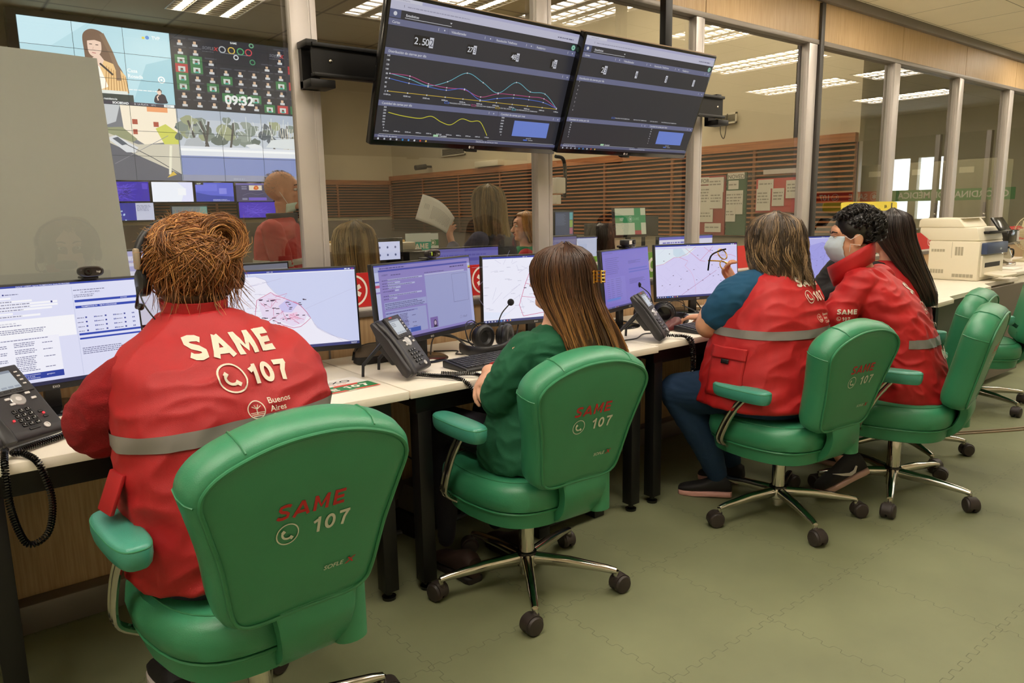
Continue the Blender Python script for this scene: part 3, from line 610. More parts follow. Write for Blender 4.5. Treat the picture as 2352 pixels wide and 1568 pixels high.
def art_form(bg, panel, field, bar, ink, glow, scheme=0):
    cv = Canvas(160, 90, glow); cv.rect(0, 0, 160, 90, bg).rect(0, 88.4, 160, 90, bar); rd = random.Random(5)
    if scheme == 0:    # full window
        cv.text('Carta N° 11078777, Agencia TELEMEDICINA, Estado EN PROCESO', 60, 88.7, 1.1, (235, 238, 250), bold=.01)
        x0 = 25; cv.text('11078777', x0, 82.6, 1.7, ink, bold=.01).ring(x0+17, 82.8, .8, .3, ink, n=12).rect(x0+24, 82.2, x0+25.3, 83.4, (30, 40, 130)).scribble(x0+26, 82.4, 12, 1, ink, seed=8)
        for i, (a, b) in enumerate(((79, 24), (76, 40), (73.5, 60), (71, 60), (68.5, 55), (65.5, 24), (63, 45))):
            cv.rects([(x0+6, b_-.3, x0+6+b, b_+1.5) for b_ in (a,)], field).scribble(x0+1, a+.2, b*.8, 1, ink, seed=i+9)
        cv.rects([(x0+60.5, 73.3, x0+62, 74.9)], (30, 40, 130)); cv.rect(x0-1, 42, x0+78, 60.5, field)
        cv.text('MEMA -- 11457570: llamado SF A ESU SEG MEL, AEL', x0+1, 57, 1.0, ink).scribble(x0+1, 55.2, 40, .95, ink, 1, seed=3).scribble(x0+1, 51.5, 62, .9, ink, 3, seed=4)
        cv.rect(x0-1, 9.5, x0+63, 44, panel); cv.scribble(x0+1, 42.3, 58, .95, ink, 1, seed=33)
        for k, (a, n) in enumerate(((38, 3), (32, 3), (25.5, 6), (16, 3))): cv.scribble(x0+1, a, 8, .95, ink, 2, seed=k).scribble(x0+13, a, 9, .95, ink, 2, seed=k+5).scribble(x0+27, a+1.5, 18, .9, ink, n, seed=k+40).scribble(x0+49, a, 9, .95, ink, 1, seed=k+50)
        cv.rect(x0-1, 6.4, x0+63, 12, (34, 62, 160)).text('COMENTARIO', x0+12, 8.6, 1.3, (240, 242, 255), bold=.01).text('Se establece comunicación', x0+27, 10.2, 1.15, (240, 242, 255)).text('con Luna, se la está', x0+27, 8.7, 1.15, (240, 242, 255)).text('conteniendo verbalmente', x0+27, 7.2, 1.15, (240, 242, 255)).text('ggungitano', x0+49, 9.2, 1.1, (240, 242, 255)).scribble(x0+1, 9.6, 8, 1.1, (240, 242, 255), 2, seed=3)
        x1 = x0+80; cv.rect(x1-1.2, 4, x1-.9, 86, (190, 196, 226)).text('DR. JM RAMOS MEJIA', x1+6, 79.5, 1.3, ink, bold=.01).scribble(x1, 82, 28, 1, ink, 1, seed=6).scribble(x1, 77.5, 20, .9, ink, 2, seed=7)
        cv.rects([(x1, 71.2, x1+55, 73.4), (x1, 65.6, x1+55, 67.9), (x1, 40.5, x1+55, 42.4), (x1, 36.6, x1+55, 38.2)], (34, 66, 176)).text('TELEMEDICINA FH    TM FH ATENCIONES', x1+5, 66.2, 1.2, (240, 242, 255), bold=.01).text('MOVILES', x1+40, 71.8, 1.1, (240, 242, 255))
        for r_ in range(4):
            for c_ in range(3): cv.rects([(x1+7+c_*17, 56-r_*4.1, x1+8.5+c_*17, 57.4-r_*4.1), (x1+14.5+c_*17, 56-r_*4.1, x1+15.3+c_*17, 57.2-r_*4.1), (x1+15.8+c_*17, 56-r_*4.1, x1+16.6+c_*17, 57.2-r_*4.1)], (40, 56, 150)).scribble(x1+c_*17, 56.2-r_*4.1, 6, .9, ink, 1, seed=r_+c_)
        cv.scribble(x1+1, 28, 40, 1, ink, 4, seed=60)
    if scheme == 1:    # window with photo
        cv.scribble(6, 85.5, 40, 1.7, (70, 70, 140), 1, fill=1, seed=2).rect(0, 82, 8, 88, panel).rect(6, 82.4, 155, 84.4, bar).scribble(122, 79, 26, 1.8, (60, 50, 110), 1, fill=1, seed=12).rects([(0, 60, 6, 82), (0, 4, 6, 58)], (200, 206, 246)).rect(0, 70.5, 6, 72, (80, 90, 190)).rect(0, 64.6, 6, 67.6, (206, 90, 130)).rect(155, 4, 160, 82, (190, 196, 240)).rects([(156, 76, 160, 78.5)], (220, 210, 60)).rects([(156, 75, 160, 76.4)], (170, 40, 70))
        cv.text('11078777', 10, 77.5, 1.7, ink, bold=.01).scribble(24, 77.3, 16, 1.2, ink, 1, seed=5)
        for i, (a, b, c) in enumerate(((71.5, 18, 73), (68, 18, 37), (65.2, 18, 60), (62.2, 18, 37), (58.8, 28, 34), (53.5, 18, 70), (50, 18, 30))): cv.rect(b, a-.2, c, a+1.7, field).scribble(10, a+.2, c-14, 1, ink, 1, seed=i)
        cv.rect(10, 38.5, 76, 46.8, panel).scribble(11, 44.6, 60, 1.1, ink, 2, seed=21).scribble(11, 40.6, 62, 1.0, ink, 2, seed=22)
        cv.rect(10, 7, 74, 36.5, panel).rect(10, 33, 60, 35, (150, 152, 215)).scribble(11, 33.4, 46, 1, ink, 1, seed=24)
        for k, (a, n) in enumerate(((27, 7), (18.5, 3), (13.5, 2))): cv.scribble(12, a, 6, .95, ink, 2, seed=k).scribble(21, a, 8, .95, ink, 2, seed=k+5).scribble(31, a+3.4, 14, .95, ink, n, seed=k+40).scribble(50, a, 7, .95, ink, 1, seed=k+50)
        cv.rect(10, 7.4, 62, 12.6, (58, 92, 190)).scribble(31, 10.6, 18, 1, (225, 232, 255), 3, seed=8)
        cv.rect(76.5, 6, 155, 72, panel).rect(76.5, 72.4, 148, 74.2, field).scribble(77, 75.4, 38, 1, ink, 1, seed=9).lines([[(124, 34), (124, 70), (152, 70), (152, 34), (124, 34)]], .3, (60, 60, 120)).rect(79, 7.2, 92, 20, (128, 106, 180)).disc(87, 12.5, 2.9, (50, 40, 70), 16, ry=4.2).disc(87, 12.6, 1.9, (196, 176, 206), 14, ry=2.8).rect(84, 7.2, 90, 9.4, (50, 40, 70))
        cv.ring(134, 13.5, 1.8, .3, (130, 136, 170), n=6).text('SISeP', 138, 12, 2.6, (120, 126, 170), bold=.004)
    if scheme == 2:    # plain purple
        cv.scribble(4, 86, 30, 1, ink, 1, seed=2).rect(56, 84.5, 60, 86, panel)
        for i in range(9): cv.scribble(8, 78-i*3, 46, 1, ink, 1, seed=i)
        cv.rect(6, 8, 70, 48, panel)
        for i in range(10): cv.scribble(9, 45-i*3.2, 10, .9, ink, 1, seed=i+3).scribble(22, 45-i*3.2, 10, .9, ink, 1, seed=i+30).scribble(38, 45-i*3.2, 20, .9, ink, 1, seed=i+60)
        cv.rect(6, 12, 50, 15.5, (90, 130, 225)).rects([(84, 56, 152, 58), (84, 51.6, 158, 53.4)], (92, 100, 205)).scribble(84, 70, 50, 1, ink, 3, fill=.5, seed=77).scribble(84, 40, 60, 1, ink, 5, fill=.4, seed=78)
    return cv
def art_map(kind, glow=.9):
    cv = Canvas(160, 90, glow); rd = random.Random(kind+3); LAND, SEA, ROAD, PINK, DK = (232, 228, 252), (208, 214, 246), (178, 172, 206), (206, 70, 130), (60, 40, 70)
    if kind == 1:   # M2: coast with the city
        cv.rect(0, 0, 160, 90, SEA).poly([(0, 0), (150, 3.6), (128, 12), (112, 22), (106, 33), (101, 38), (92, 52), (81, 57), (68, 65), (60, 75), (58, 80), (48, 84), (0, 84)], (242, 240, 254))
        for k in range(26): x, y = rd.uniform(0, 70), rd.uniform(6, 80); cv.line([(x, y), (x+rd.uniform(-14, 16), y+rd.uniform(-10, 10)), (x+rd.uniform(-20, 26), y+rd.uniform(-16, 10))], .22, ROAD)
        for k in range(24): x, y = rd.uniform(0, 56), rd.uniform(8, 80); cv.scribble(x, y, 8, .6, (190, 186, 214), 1, seed=k)
        cv.line(spl([(48, 84), (58, 80), (60, 75), (68, 65), (81, 57), (92, 52), (101, 38), (106, 33), (112, 22), (128, 12), (150, 3.6)]), .3, (176, 170, 206))
        cv.poly([(48, 58), (64, 66), (76, 60), (93, 50), (102, 40), (97, 29), (84, 26), (70, 33), (52, 38)], (236, 222, 246)).poly([(70, 50), (80, 57), (92, 51), (84, 42), (74, 43)], (206, 200, 244)).poly([(80, 40), (90, 42), (92, 34), (82, 33)], (244, 204, 230))
        cv.line([(42, 30), (47, 58), (63, 66), (66, 63), (76, 59), (84, 55), (94, 50), (101, 41), (105, 34), (99, 29), (93, 25), (85, 24), (74, 28), (64, 34)], .55, PINK)
        for q in range(16): x, y = rd.uniform(50, 96), rd.uniform(30, 60); cv.line([(x, y), (x+rd.uniform(-8, 8), y+rd.uniform(-6, 6)), (x+rd.uniform(-12, 12), y+rd.uniform(-8, 8))], .35, PINK)
        cv.rects([(x, y, x+rd.uniform(2, 4.5), y+.9) for x, y in [(rd.uniform(46, 98), rd.uniform(30, 58)) for _ in range(30)]], DK).line([(100, 45), (158, 66)], .18, ROAD)
        cv.line(spl([(108, 28), (116, 20), (126, 14), (140, 5)]), .25, ROAD)
    if kind == 2:   # M4: outlined district
        cv.rect(0, 0, 160, 90, (240, 240, 255))
        for k in range(40): x, y = rd.uniform(0, 150), rd.uniform(5, 84); cv.line([(x, y), (x+rd.uniform(-26, 26), y+rd.uniform(-20, 20))], .25, (176, 172, 208))
        for k in range(40): cv.scribble(rd.uniform(0, 150), rd.uniform(8, 82), 7, .8, (176, 174, 200), 1, seed=k)
        cv.line([(60, 6), (54, 22), (64, 52), (72, 70), (108, 84), (140, 76), (158, 60), (156, 30), (120, 12), (60, 6)], .7, PINK)
        for L in ([(64, 52), (92, 44), (100, 56), (124, 60), (140, 76)], [(58, 34), (84, 30), (92, 44)], [(84, 30), (100, 18), (120, 12)], [(100, 56), (96, 72)], [(124, 60), (132, 40), (156, 30)], [(132, 40), (112, 34), (100, 18)]): cv.line(L, .5, PINK)
        cv.line([(104, 83), (112, 86), (110, 82), (118, 84), (116, 80), (124, 82)], .5, PINK)
        cv.rects([(x, y, x+4, y+1.1) for x, y in [(rd.uniform(60, 150), rd.uniform(12, 74)) for _ in range(26)]], DK).disc(118, 50, 6, (214, 220, 248), 18)
        cv.poly([(0, 16), (40, 12), (20, 5), (0, 5)], (230, 236, 255))
    if kind == 3:   # M6: street map
        cv.rect(0, 0, 160, 90, (216, 210, 248)).poly([(0, 84), (78, 84), (62, 72), (44, 68), (34, 69), (16, 58), (0, 56)], (226, 236, 246)).poly([(34, 84), (34, 74), (40, 69), (60, 72), (50, 84)], (206, 224, 238))
        L = []
        for k in range(70): 
            a = rd.choice((.75, -.8, .72, -.85)); x, y = rd.uniform(0, 160), rd.uniform(4, 78); l = rd.uniform(5, 16); L.append([(x, y), (min(160, x+l), max(4, min(86, y+l*a)))])
        cv.lines(L, .18, (188, 182, 226))
        for P in ([(0, 56), (14, 58), (36, 69), (46, 69), (60, 74), (78, 86)], [(58, 84), (86, 62), (96, 60)], [(94, 85), (104, 78), (114, 70), (148, 70), (158, 66)], [(104, 78), (86, 62)], [(46, 69), (62, 62), (56, 54)], [(104, 78), (112, 86)], [(48, 4), (118, 44)]): cv.line(P, .45, (214, 90, 130) if P[0][0] != 48 else (170, 70, 130))
        cv.line(spl([(56, 54), (68, 42), (74, 26), (76, 6)]), .35, (226, 150, 190))
        cv.rects([(x, y, x+2, y+.9) for x, y in [(rd.uniform(10, 155), rd.uniform(10, 80)) for _ in range(22)]], DK)
    if kind == 4:   # M7: pale bluish map
        cv.rect(0, 0, 160, 90, (168, 166, 240)).poly([(0, 66), (60, 78), (96, 70), (130, 84), (160, 80), (160, 90), (0, 90)], (190, 188, 248)).line(spl([(70, 6), (66, 40), (76, 70), (60, 78)]), .5, (130, 110, 200)).line(spl([(96, 6), (84, 30), (100, 60), (118, 80)]), .5, (130, 110, 200))
        cv.lines([[(x, y), (x+rd.uniform(-10, 10), y+rd.uniform(-8, 8))] for x, y in [(rd.uniform(5, 150), rd.uniform(6, 80)) for _ in range(60)]], .3, (140, 134, 214)).rects([(x, y, x+2, y+.8) for x, y in [(rd.uniform(10, 155), rd.uniform(10, 80)) for _ in range(22)]], (90, 70, 150))
    cv.rect(0, 87.6, 160, 90, (44, 60, 160)).rect(0, 86.4, 160, 87.6, (236, 238, 252)).rects([(148, 88.2, 151, 89.4), (152, 88.2, 154.5, 89.4)], (220, 226, 240)).rect(156, 88.2, 158.5, 89.4, (190, 70, 110)).text('SISEP - GIS', 60, 88.2, 1.1, (235, 238, 250), bold=.01)
    taskbar(cv, (56, 62, 120)); return cv
M_SCR = mat('screen_glass', (10, 10, 12), .22)
def monitor(P, yaw, tilt, W, H, art, label, brand=True, base=True, grp='desk monitors', bz=.75, glow_bar=None):
    """P bottom centre of the front face in the room; builds stand below"""
    ya, tl = radians(yaw), radians(tilt); P = V(P); u = V((cos(ya), sin(ya), 0)); n = V((-sin(ya), cos(ya), 0)); b0 = P+n*.075
    R = empty('monitor', (b0.x, b0.y, bz), ya, label, 'monitor', grp); z = P.z-bz
    def L(x, y, zz): return V((x, -.075+y*cos(tl)+zz*sin(tl), z-y*sin(tl)+zz*cos(tl)))
    Mx = Matrix(((1, 0, 0, 0), (0, cos(tl), sin(tl), -.075), (0, -sin(tl), cos(tl), z), (0, 0, 0, 1)))
    t = MB(); t.box((-W/2, 0, 0), (W/2, .022, H), .003, Mx); t.box((-W/2+.05, .02, .04), (W/2-.05, .045, H-.06), .012, Mx); cs = t.build('casing', M_PLA, R)
    scr = MB().box((-W/2+.007, -.0012, .019), (W/2-.007, .002, H-.007), 0, Mx).build('screen', M_SCR, R)
    if art: 
        sw, sh = W-.014, H-.026; art.mesh('picture', scr, L(-W/2+.007, -.0014, .019), u0*(sw/160), V((0, sin(tl), cos(tl)))*(sh/90), lift=.0002, step=.00001)
    if brand:
        cv = Canvas(1, 1); cv.text('EXO', 0, .006, .007, (200, 200, 200), 'c', bold=.01); cv.mesh('lettering', cs, L(0, -.0006, 0), u0, V((0, sin(tl), cos(tl))))
    if base:
        MB().box((-.022, -.03, .008), (.022, -.005, z+.08), .004).build('neck', M_PLA, R)
        MB().lathe([(0, 0), (.118, 0), (.12, .003), (.11, .009), (.03, .013), (0, .013)], (0, .0, .0), 40).build('stand_base', M_PLG, R)
    return R
u0 = V((1, 0, 0))
ART_A = art_form((224, 226, 250), (244, 244, 255), (250, 250, 255), (40, 62, 160), (110, 112, 150), .92, 0)
ART_B = art_form((150, 138, 208), (166, 172, 222), (190, 194, 234), (72, 80, 178), (74, 66, 128), .72, 1)
ART_C = art_form((128, 116, 214), (134, 124, 218), (150, 140, 228), (90, 88, 200), (88, 78, 160), .72, 2)
taskbar(ART_A, (34, 40, 74)); taskbar(ART_B, (46, 40, 86), 3); taskbar(ART_C, (60, 56, 130), 2.4)
MON = {}
MON[1] = monitor((.285, 2.575, .824), 7.5, 5, .54, .325, ART_A, 'bright monitor at the left edge showing a white and blue form')
MON[2] = monitor((1.043, 2.625, .824), -14.8, 5, .525, .316, art_map(1), 'monitor showing a coast map, right behind the woman with the headset')
MON[3] = monitor((1.563, 2.47, .84), 18.4, 5, .595, .313, ART_B, 'lavender monitor with a form and a small portrait, behind the centre desk phone')
MON[4] = monitor((2.214, 2.6, .817), -13.5, 0, .54, .321, art_map(2), 'monitor with a pink outlined district map beside the long-haired woman')
MON[5] = monitor((2.744, 2.5, .847), 17.3, 5.3, .534, .298, ART_C, 'narrow looking purple monitor with a square webcam on top')
MON[6] = monitor((3.415, 2.6, .822), -19.9, 5.3, .54, .316, art_map(3), 'monitor with a street map behind the raised spectacles')
MON[7] = monitor((4.833, 2.6, .822), -17.5, 2.9, .54, .313, art_map(4, .8), 'bluish map monitor in front of the masked man')
def at_mon(k, s, t, d=0):
    """world point on monitor k: s along width, t up, d out of the screen"""
    P, yaw, tilt = {1: ((.285, 2.575, .824), 7.5, 5), 2: ((1.043, 2.625, .824), -14.8, 5), 3: ((1.563, 2.47, .84), 18.4, 5), 5: ((2.744, 2.5, .847), 17.3, 5.3)}[k]
    a, b = radians(yaw), radians(tilt); u = V((cos(a), sin(a), 0)); n = V((-sin(a), cos(a), 0)); v = n*sin(b)+V((0, 0, cos(b))); return V(P)+u*s+v*t-n*d, a
# webcams
def webcam(k, s, t, label, square=False):
    p, a = at_mon(k, s, t); R = empty('webcam', p, a, label, 'webcam', 'webcams on the monitors')
    if square:
        MB().box((-.045, -.028, .012), (.045, .022, .040), .006).build('body', M_PLA, R); l = MB().cyl((.015, -.028, .027), (.015, -.034, .027), .011, .010, 18).build('lens', M_PLG, R)
        MB().box((-.038, -.0292, .018), (-.008, -.0282, .036), 0).build('sticker', mat('sticker_paper', (214, 210, 200), .6), R); MB().box((-.03, -.03, .0), (.03, .045, .012), .004).build('clip', M_PLG, R); MB().box((-.02, .0, -.02), (.02, .04, .0), .004).build('clip_foot', M_PLG, R)
        return
    r_ = []
    for y, q in ((-.026, .55), (-.027, .8), (-.022, .97), (-.012, 1), (.004, .95), (.008, .7)): r_.append([V((x_.x*.036*q/1, y, .018+x_.y*.0165*q)) for x_ in superell(1, 1, 2.8, 28)])
    MB().rings(r_).build('body', mat('webcam_plastic', (40, 36, 34), .3), R)
    l = MB().lathe([(.011, 0), (.011, -.004), (.008, -.005), (0, -.002)], (-.012, -.026, .018), 20, Matrix.Rotation(radians(-90), 4, 'X')).build('lens', M_PLG, R)
    cv = Canvas(1, 1); cv.text('logi', .012, .015, .006, (200, 200, 196), bold=.01); cv.mesh('lettering', R, (0, -.0272, 0), u0, (0, 0, 1))
    MB().box((-.022, -.012, -.006), (.022, .045, .002), .003).build('clip', M_PLA, R)
    if k == 3: MB().box((-.0262, -.0285, .012), (-.0235, -.027, .026), .0005).build('activity_light', emis((190, 210, 40), 1.2), R)
webcam(1, .135, .33, 'dark webcam clipped on the leftmost monitor'); webcam(3, .04, .315, 'dark webcam with a yellow light on the lavender monitor'); webcam(5, .02, .298, 'square webcam with a white sticker on the purple monitor', True)
# ---------------------------------------------------------------- wall of televisions above
def television(P, yaw, tilt, W, H, full, label):
    ya, tl = radians(yaw), radians(tilt); R = empty('television', P, ya, label, 'television', 'televisions hung from the black bar')
    Mx = Matrix(((1, 0, 0, 0), (0, cos(tl), sin(tl), 0), (0, -sin(tl), cos(tl), 0), (0, 0, 0, 1)))
    def L(x, y, z): return Mx @ V((x, y, z))
    t = MB(); t.box((-W/2, 0, 0), (W/2, .035, H), .004, Mx, 2); t.box((-W/2+.09, .03, .05), (W/2-.09, .062, H-.14), .012, Mx); cs = t.build('casing', M_PLG, R)
    t = MB(); t.box((-W/2-.001, .006, H-.002), (W/2+.001, .036, H+.003), .001, Mx); t.build('top_edge', mat('tv_back_edge', (150, 128, 104), .5), R)
    s = MB().box((-W/2+.011, -.001, .021), (W/2-.011, .003, H-.012), 0, Mx).build('screen', mat('tv_glass', (8, 8, 11), .12), R)
    art_dash(full).mesh('picture', s, L(-W/2+.011, -.0012, .021), u0*((W-.022)/160), V((0, sin(tl), cos(tl)))*((H-.033)/90), lift=.0002, step=.00001)
    cv = Canvas(1, 1); cv.disc(-.014, .0115, .0055, (190, 180, 178), 16).text('LG', -.004, .0075, .0085, (190, 180, 178), bold=.01); cv.mesh('lettering', cs, L(0, -.0008, 0), u0, V((0, sin(tl), cos(tl))))
    MB().box((-.03, -.001, -.008), (.03, .02, .001), .002, Mx).build('sensor', M_PLG, R)
    MB().box((-.10, .045, H*.42), (.10, .085, H*.72), .004, Mx).build('wall_bracket', M_BLK, R)
    return R
television((1.871, 2.60, 1.586), 3.0, -19.3, .975, .532, True, 'left large television with coloured line charts and the number 2.502')
television((2.809, 2.60, 1.590), .4, -21.3, .925, .526, False, 'right large television with mostly empty charts and the number 23')
R = empty('television_rail', (2.5, 2.73, 1.90), 0, 'long black metal bar carrying the two televisions across the posts', 'bracket')
MB().box((-1.265, -.015, -.052), (1.25, -.008, .052)).box((-1.265, -.03, .045), (1.25, .0, .060), .002).box((-1.265, -.035, -.062), (1.25, .0, -.048), .002).build('bar', M_BLK, R)
for x in (-1.28, 1.19): MB().box((x, -.03, -.10), (x+.10, .065, -.07), .003).box((x-.005, -.02, .045), (x+.04, .065, .07), .003).box((x, .04, -.1), (x+.07, .066, .07)).build('clamp', M_BLK, R)
for x in (-1.19, 1.2): MB().ball((x, -.017, 0), (.007, .004, .007), 10, 6).build('screw', M_CHROME, R)
tag(MB().box((3.168, 2.66, 1.95), (3.223, 2.70, CEIL), .003).build('ceiling_pole', M_BLK), 'black square pole from the ceiling down behind the right television', 'pole')
# ---------------------------------------------------------------- things on the desks
M_PH = mat('phone_plastic', (44, 43, 48), .45, bump=.05, bs=500)
M_PH2 = mat('phone_plastic_dark', (30, 30, 34), .4)
M_KEYW = mat('pale_key', (205, 203, 205), .4)
def coil(path, R=.0075, r=.0028, turns=40, k=7, seg=5):
    """a coiled cord following path"""
    P = catmull([tuple(p) for p in path], 12, False); L = [0]
    for a, b in zip(P, P[1:]): L.append(L[-1]+(b-a).length)
    N = turns*k; pts = []; up = None; j = 0
    for i in range(N+1):
        s = L[-1]*i/N
        while j < len(P)-2 and L[j+1] < s: j += 1
        t = (P[j+1]-P[j]); f = (s-L[j])/max(t.length, 1e-9); c = P[j]+t*f; t = t.normalized()
        if up is None: up = t.orthogonal().normalized()
        up = (up-t*up.dot(t)).normalized(); sd = t.cross(up); a = 2*pi*i/k
        pts.append(c+(up*cos(a)+sd*sin(a))*R)
    return MB().tube(pts, r, seg)
def desk_phone(x, y, yaw, tilt, label, cord, red=False, turns=40, R=.0075, sc=.92):
    Rt = empty('desk_phone', (x, y, .75), radians(yaw), label, 'telephone', 'desk phones'); Rt.scale = (sc, sc, sc); tl = radians(tilt); W, L = .205, .25
    def P(s, t, d=0): return V((s, t*cos(tl)-d*sin(tl), t*sin(tl)+d*cos(tl)+.012))
    Mx = Matrix(((1, 0, 0, 0), (0, cos(tl), -sin(tl), 0), (0, sin(tl), cos(tl), .012), (0, 0, 0, 1)))
    t = MB(); sec = [(.0, .0), (.0, .022), (.02, .030), (.16, .030), (.20, .026), (L, .022), (L, .004), (.2, -.006), (.02, -.008)]
    t.prism([P(0, a, b) for a, b in sec], (1, 0, 0), W, .006); body = t.build('body', M_PH, Rt)
    # raised display block
    t = MB(); t.box((.072, .148, .024), (W-.004, L-.002, .036), .004, Mx); t.build('display_bezel', M_PH, Rt)
    t = MB(); t.box((.088, .165, .0355), (.168, .230, .0368), .0, Mx); t.build('display', emis((205, 214, 222), .75), Rt)
    cv = Canvas(1, 1, .7); cv.rect(.088, .221, .168, .230, (150, 160, 176)).scribble(.092, .213, .03, .004, (90, 100, 120), 3, seed=2).rects([(.09+i*.02, .167, .106+i*.02, .174) for i in range(4)], (170, 180, 196)); cv.mesh('picture', Rt, P(0, 0, .0369), u0, P(0, 1, 0)-P(0, 0, 0))
    t = MB(); 
    for i in range(4): t = MB().box((.090+i*.0195, .154, .034), (.107+i*.0195, .161, .038), .0015, Mx); t.build('soft_key', M_PH2, Rt)
    for i in range(4): MB().box((.178, .172+i*.015, .035), (.188, .177+i*.015, .038), .001, Mx).build('line_key', M_KEYW, Rt)
    Rx = Matrix.Rotation(tl, 4, 'X')
    MB().lathe([(0, .004), (.019, .004), (.021, .002), (.021, -.002)], tuple(P(.135, .128, .030)), 28, Rx).build('navigation_ring', mat('silver_ring', (196, 196, 200), .3, .6), Rt)
    MB().lathe([(0, .0055), (.008, .0055), (.009, .003)], tuple(P(.135, .128, .030)), 20, Rx).build('ok_key', M_KEYW, Rt)
    for a, b in ((.165, .143), (.172, .122), (.100, .136), (.104, .116)): MB().box((a, b-.004, .029), (a+.015, b+.004, .0335), .0015, Mx).build('function_key', M_KEYW, Rt)
    for r_ in range(4):
        for c in range(3): MB().box((.092+c*.020, .084-r_*.0165, .029), (.107+c*.020, .095-r_*.0165, .0345), .0018, Mx).build('digit_key', M_PLG, Rt)
    cv = Canvas(1, 1)
    for r_ in range(4):
        for c in range(3): cv.text('123456789*0#'[r_*3+c], .0995+c*.020, .087-r_*.0165, .0055, (220, 220, 222), 'c', bold=.01)
    cv.mesh('lettering', body, P(0, 0, .0346), u0, P(0, 1, 0)-P(0, 0, 0))
    for a, b in ((.160, .072), (.164, .052)): MB().box((a, b-.004, .029), (a+.014, b+.004, .034), .0015, Mx).build('volume_key', M_PH2, Rt)
    MB().box((.103, .020, .029), (.135, .028, .0335), .0015, Mx).build('volume_key', M_PH2, Rt)
    MB().lathe([(.009, .0), (.009, .003), (.006, .003), (.006, .001)], tuple(P(.155, .022, .030)), 20, Rx).build('speaker_key', M_KEYW, Rt)
    MB().box((.105, L-.012, .036), (.13, L-.007, .0365), 0, Mx).build('logo', mat('phone_logo_red', (170, 40, 44), .5), Rt)
    if red:
        for a, b in ((.075, .060), (.166, .062)): MB().box((a, b-.003, .0335), (a+.006, b+.003, .036), .001, Mx).build('lit_led', emis((255, 30, 40), 3), Rt)
    # handset lying in the cradle on the left
    ring_ = []
    for tt, h, w_, lift in ((.0, .006, .018, .024), (.006, .012, .022, .020), (.03, .014, .023, .022), (.06, .010, .018, .028), (.10, .009, .016, .031), (.155, .009, .016, .031), (.19, .010, .018, .028), (.218, .014, .023, .022), (.243, .012, .022, .020), (.25, .005, .014, .020)):
        ring_.append([P(.036+x.x*w_, tt, lift+x.y*h) for x in superell(1, 1, 3, 20)])
    hs_ = MB().rings(ring_).build('handset', M_PH2, Rt)
    # easel legs
    for s in (.03, .165):
        MB().tube([P(s, .17, -.005), V((s, .245*cos(tl)+.05, .05)), V((s, .30*cos(tl)+.02, .005))], [.008, .007, .006], 8).build('easel_leg', M_PH2, Rt)
    MB().prism([P(.03, .06, -.004), P(.03, .2, -.004), P(.03, .16, -.04), P(.03, .08, -.035)], (1, 0, 0), .14, .004).build('rear_housing', M_PH2, Rt)
    if cord:
        Mi = Matrix.Translation((x, y, .75)) @ Matrix.Rotation(radians(yaw), 4, 'Z') @ Matrix.Scale(sc, 4); Mi = Mi.inverted()
        coil([Mi @ V(p) for p in cord], R/sc, .0028, turns).build('cord', M_PLG, Rt)
    return Rt
desk_phone(1.285, 2.208, 34.5, 53, 'grey desk phone standing on the centre desk, its cord looping over the edge', [(1.345, 2.235, .765), (1.38, 2.19, .762), (1.42, 2.12, .762), (1.45, 2.07, .74), (1.475, 2.05, .675), (1.51, 2.05, .655), (1.545, 2.06, .68), (1.535, 2.075, .74), (1.50, 2.10, .764), (1.455, 2.16, .762), (1.425, 2.20, .762)], turns=92, R=.0062)
desk_phone(.095, 2.19, 32, 44, 'grey desk phone with red lights at the left edge', [(.115, 2.17, .77), (.11, 2.125, .768), (.105, 2.085, .74), (.105, 2.07, .65), (.12, 2.075, .57), (.14, 2.08, .545), (.175, 2.075, .57), (.19, 2.07, .65), (.175, 2.085, .74), (.15, 2.125, .764), (.13, 2.15, .765), (.18, 2.20, .762), (.245, 2.245, .762), (.262, 2.28, .762)], True, turns=120, R=.0068)
desk_phone(2.475, 2.085, 30, 54, 'grey desk phone seen from its side, right of the long-haired woman', [(2.60, 2.165, .765), (2.64, 2.12, .765), (2.675, 2.07, .755), (2.68, 2.055, .70), (2.675, 2.05, .62), (2.68, 2.05, .54), (2.688, 2.05, .50), (2.672, 2.052, .52), (2.67, 2.055, .62), (2.665, 2.06, .72), (2.655, 2.085, .763), (2.63, 2.13, .764)], turns=84, R=.0062)
def keyboard(x, y, yaw, label, L=.44, Wd=.15):
    R = empty('keyboard', (x, y, .75), radians(yaw), label, 'keyboard', 'desk keyboards'); tl = radians(5)
    Mx = Matrix.Translation((0, 0, .006)) @ Matrix.Rotation(tl, 4, 'X')
    MB().prism([(0, -Wd/2, 0), (0, Wd/2, 0), (0, Wd/2, .026), (0, Wd/2-.01, .028), (0, -Wd/2+.008, .014), (0, -Wd/2, .008)], (1, 0, 0), L, .003, rot=Matrix.Translation((-L/2, 0, .002))).build('case', M_PLA, R)
    t = MB(); sl = .014/(Wd-.018)
    for r_ in range(6):
        yy = -Wd/2+.014+r_*.0205; z = .014+(yy+Wd/2)*sl+.003; n = 21; x0 = -L/2+.012; w_ = (L-.024)/n
        for i in range(n):
            if i in (15,) or (i == 19 and False): continue
            if r_ == 0 and 4 <= i <= 9:
                if i == 4: t.box((x0+4*w_+.0012, yy, z-.004), (x0+10*w_-.0012, yy+.017, z+.003), .0012, seg=1)
                continue
            t.box((x0+i*w_+.0012, yy, z-.004), (x0+(i+1)*w_-.0012, yy+.017, z+.003), .0012, seg=1)
    tag(t.build('keys', mat('key_caps', (34, 35, 42), .35), R), kind='stuff')
    for s in (-1, 1): MB().box((s*(L/2-.04)-.02, Wd/2-.025, -.002), (s*(L/2-.04)+.02, Wd/2-.008, .006), .002).build('foot', M_PLG, R)
    return R
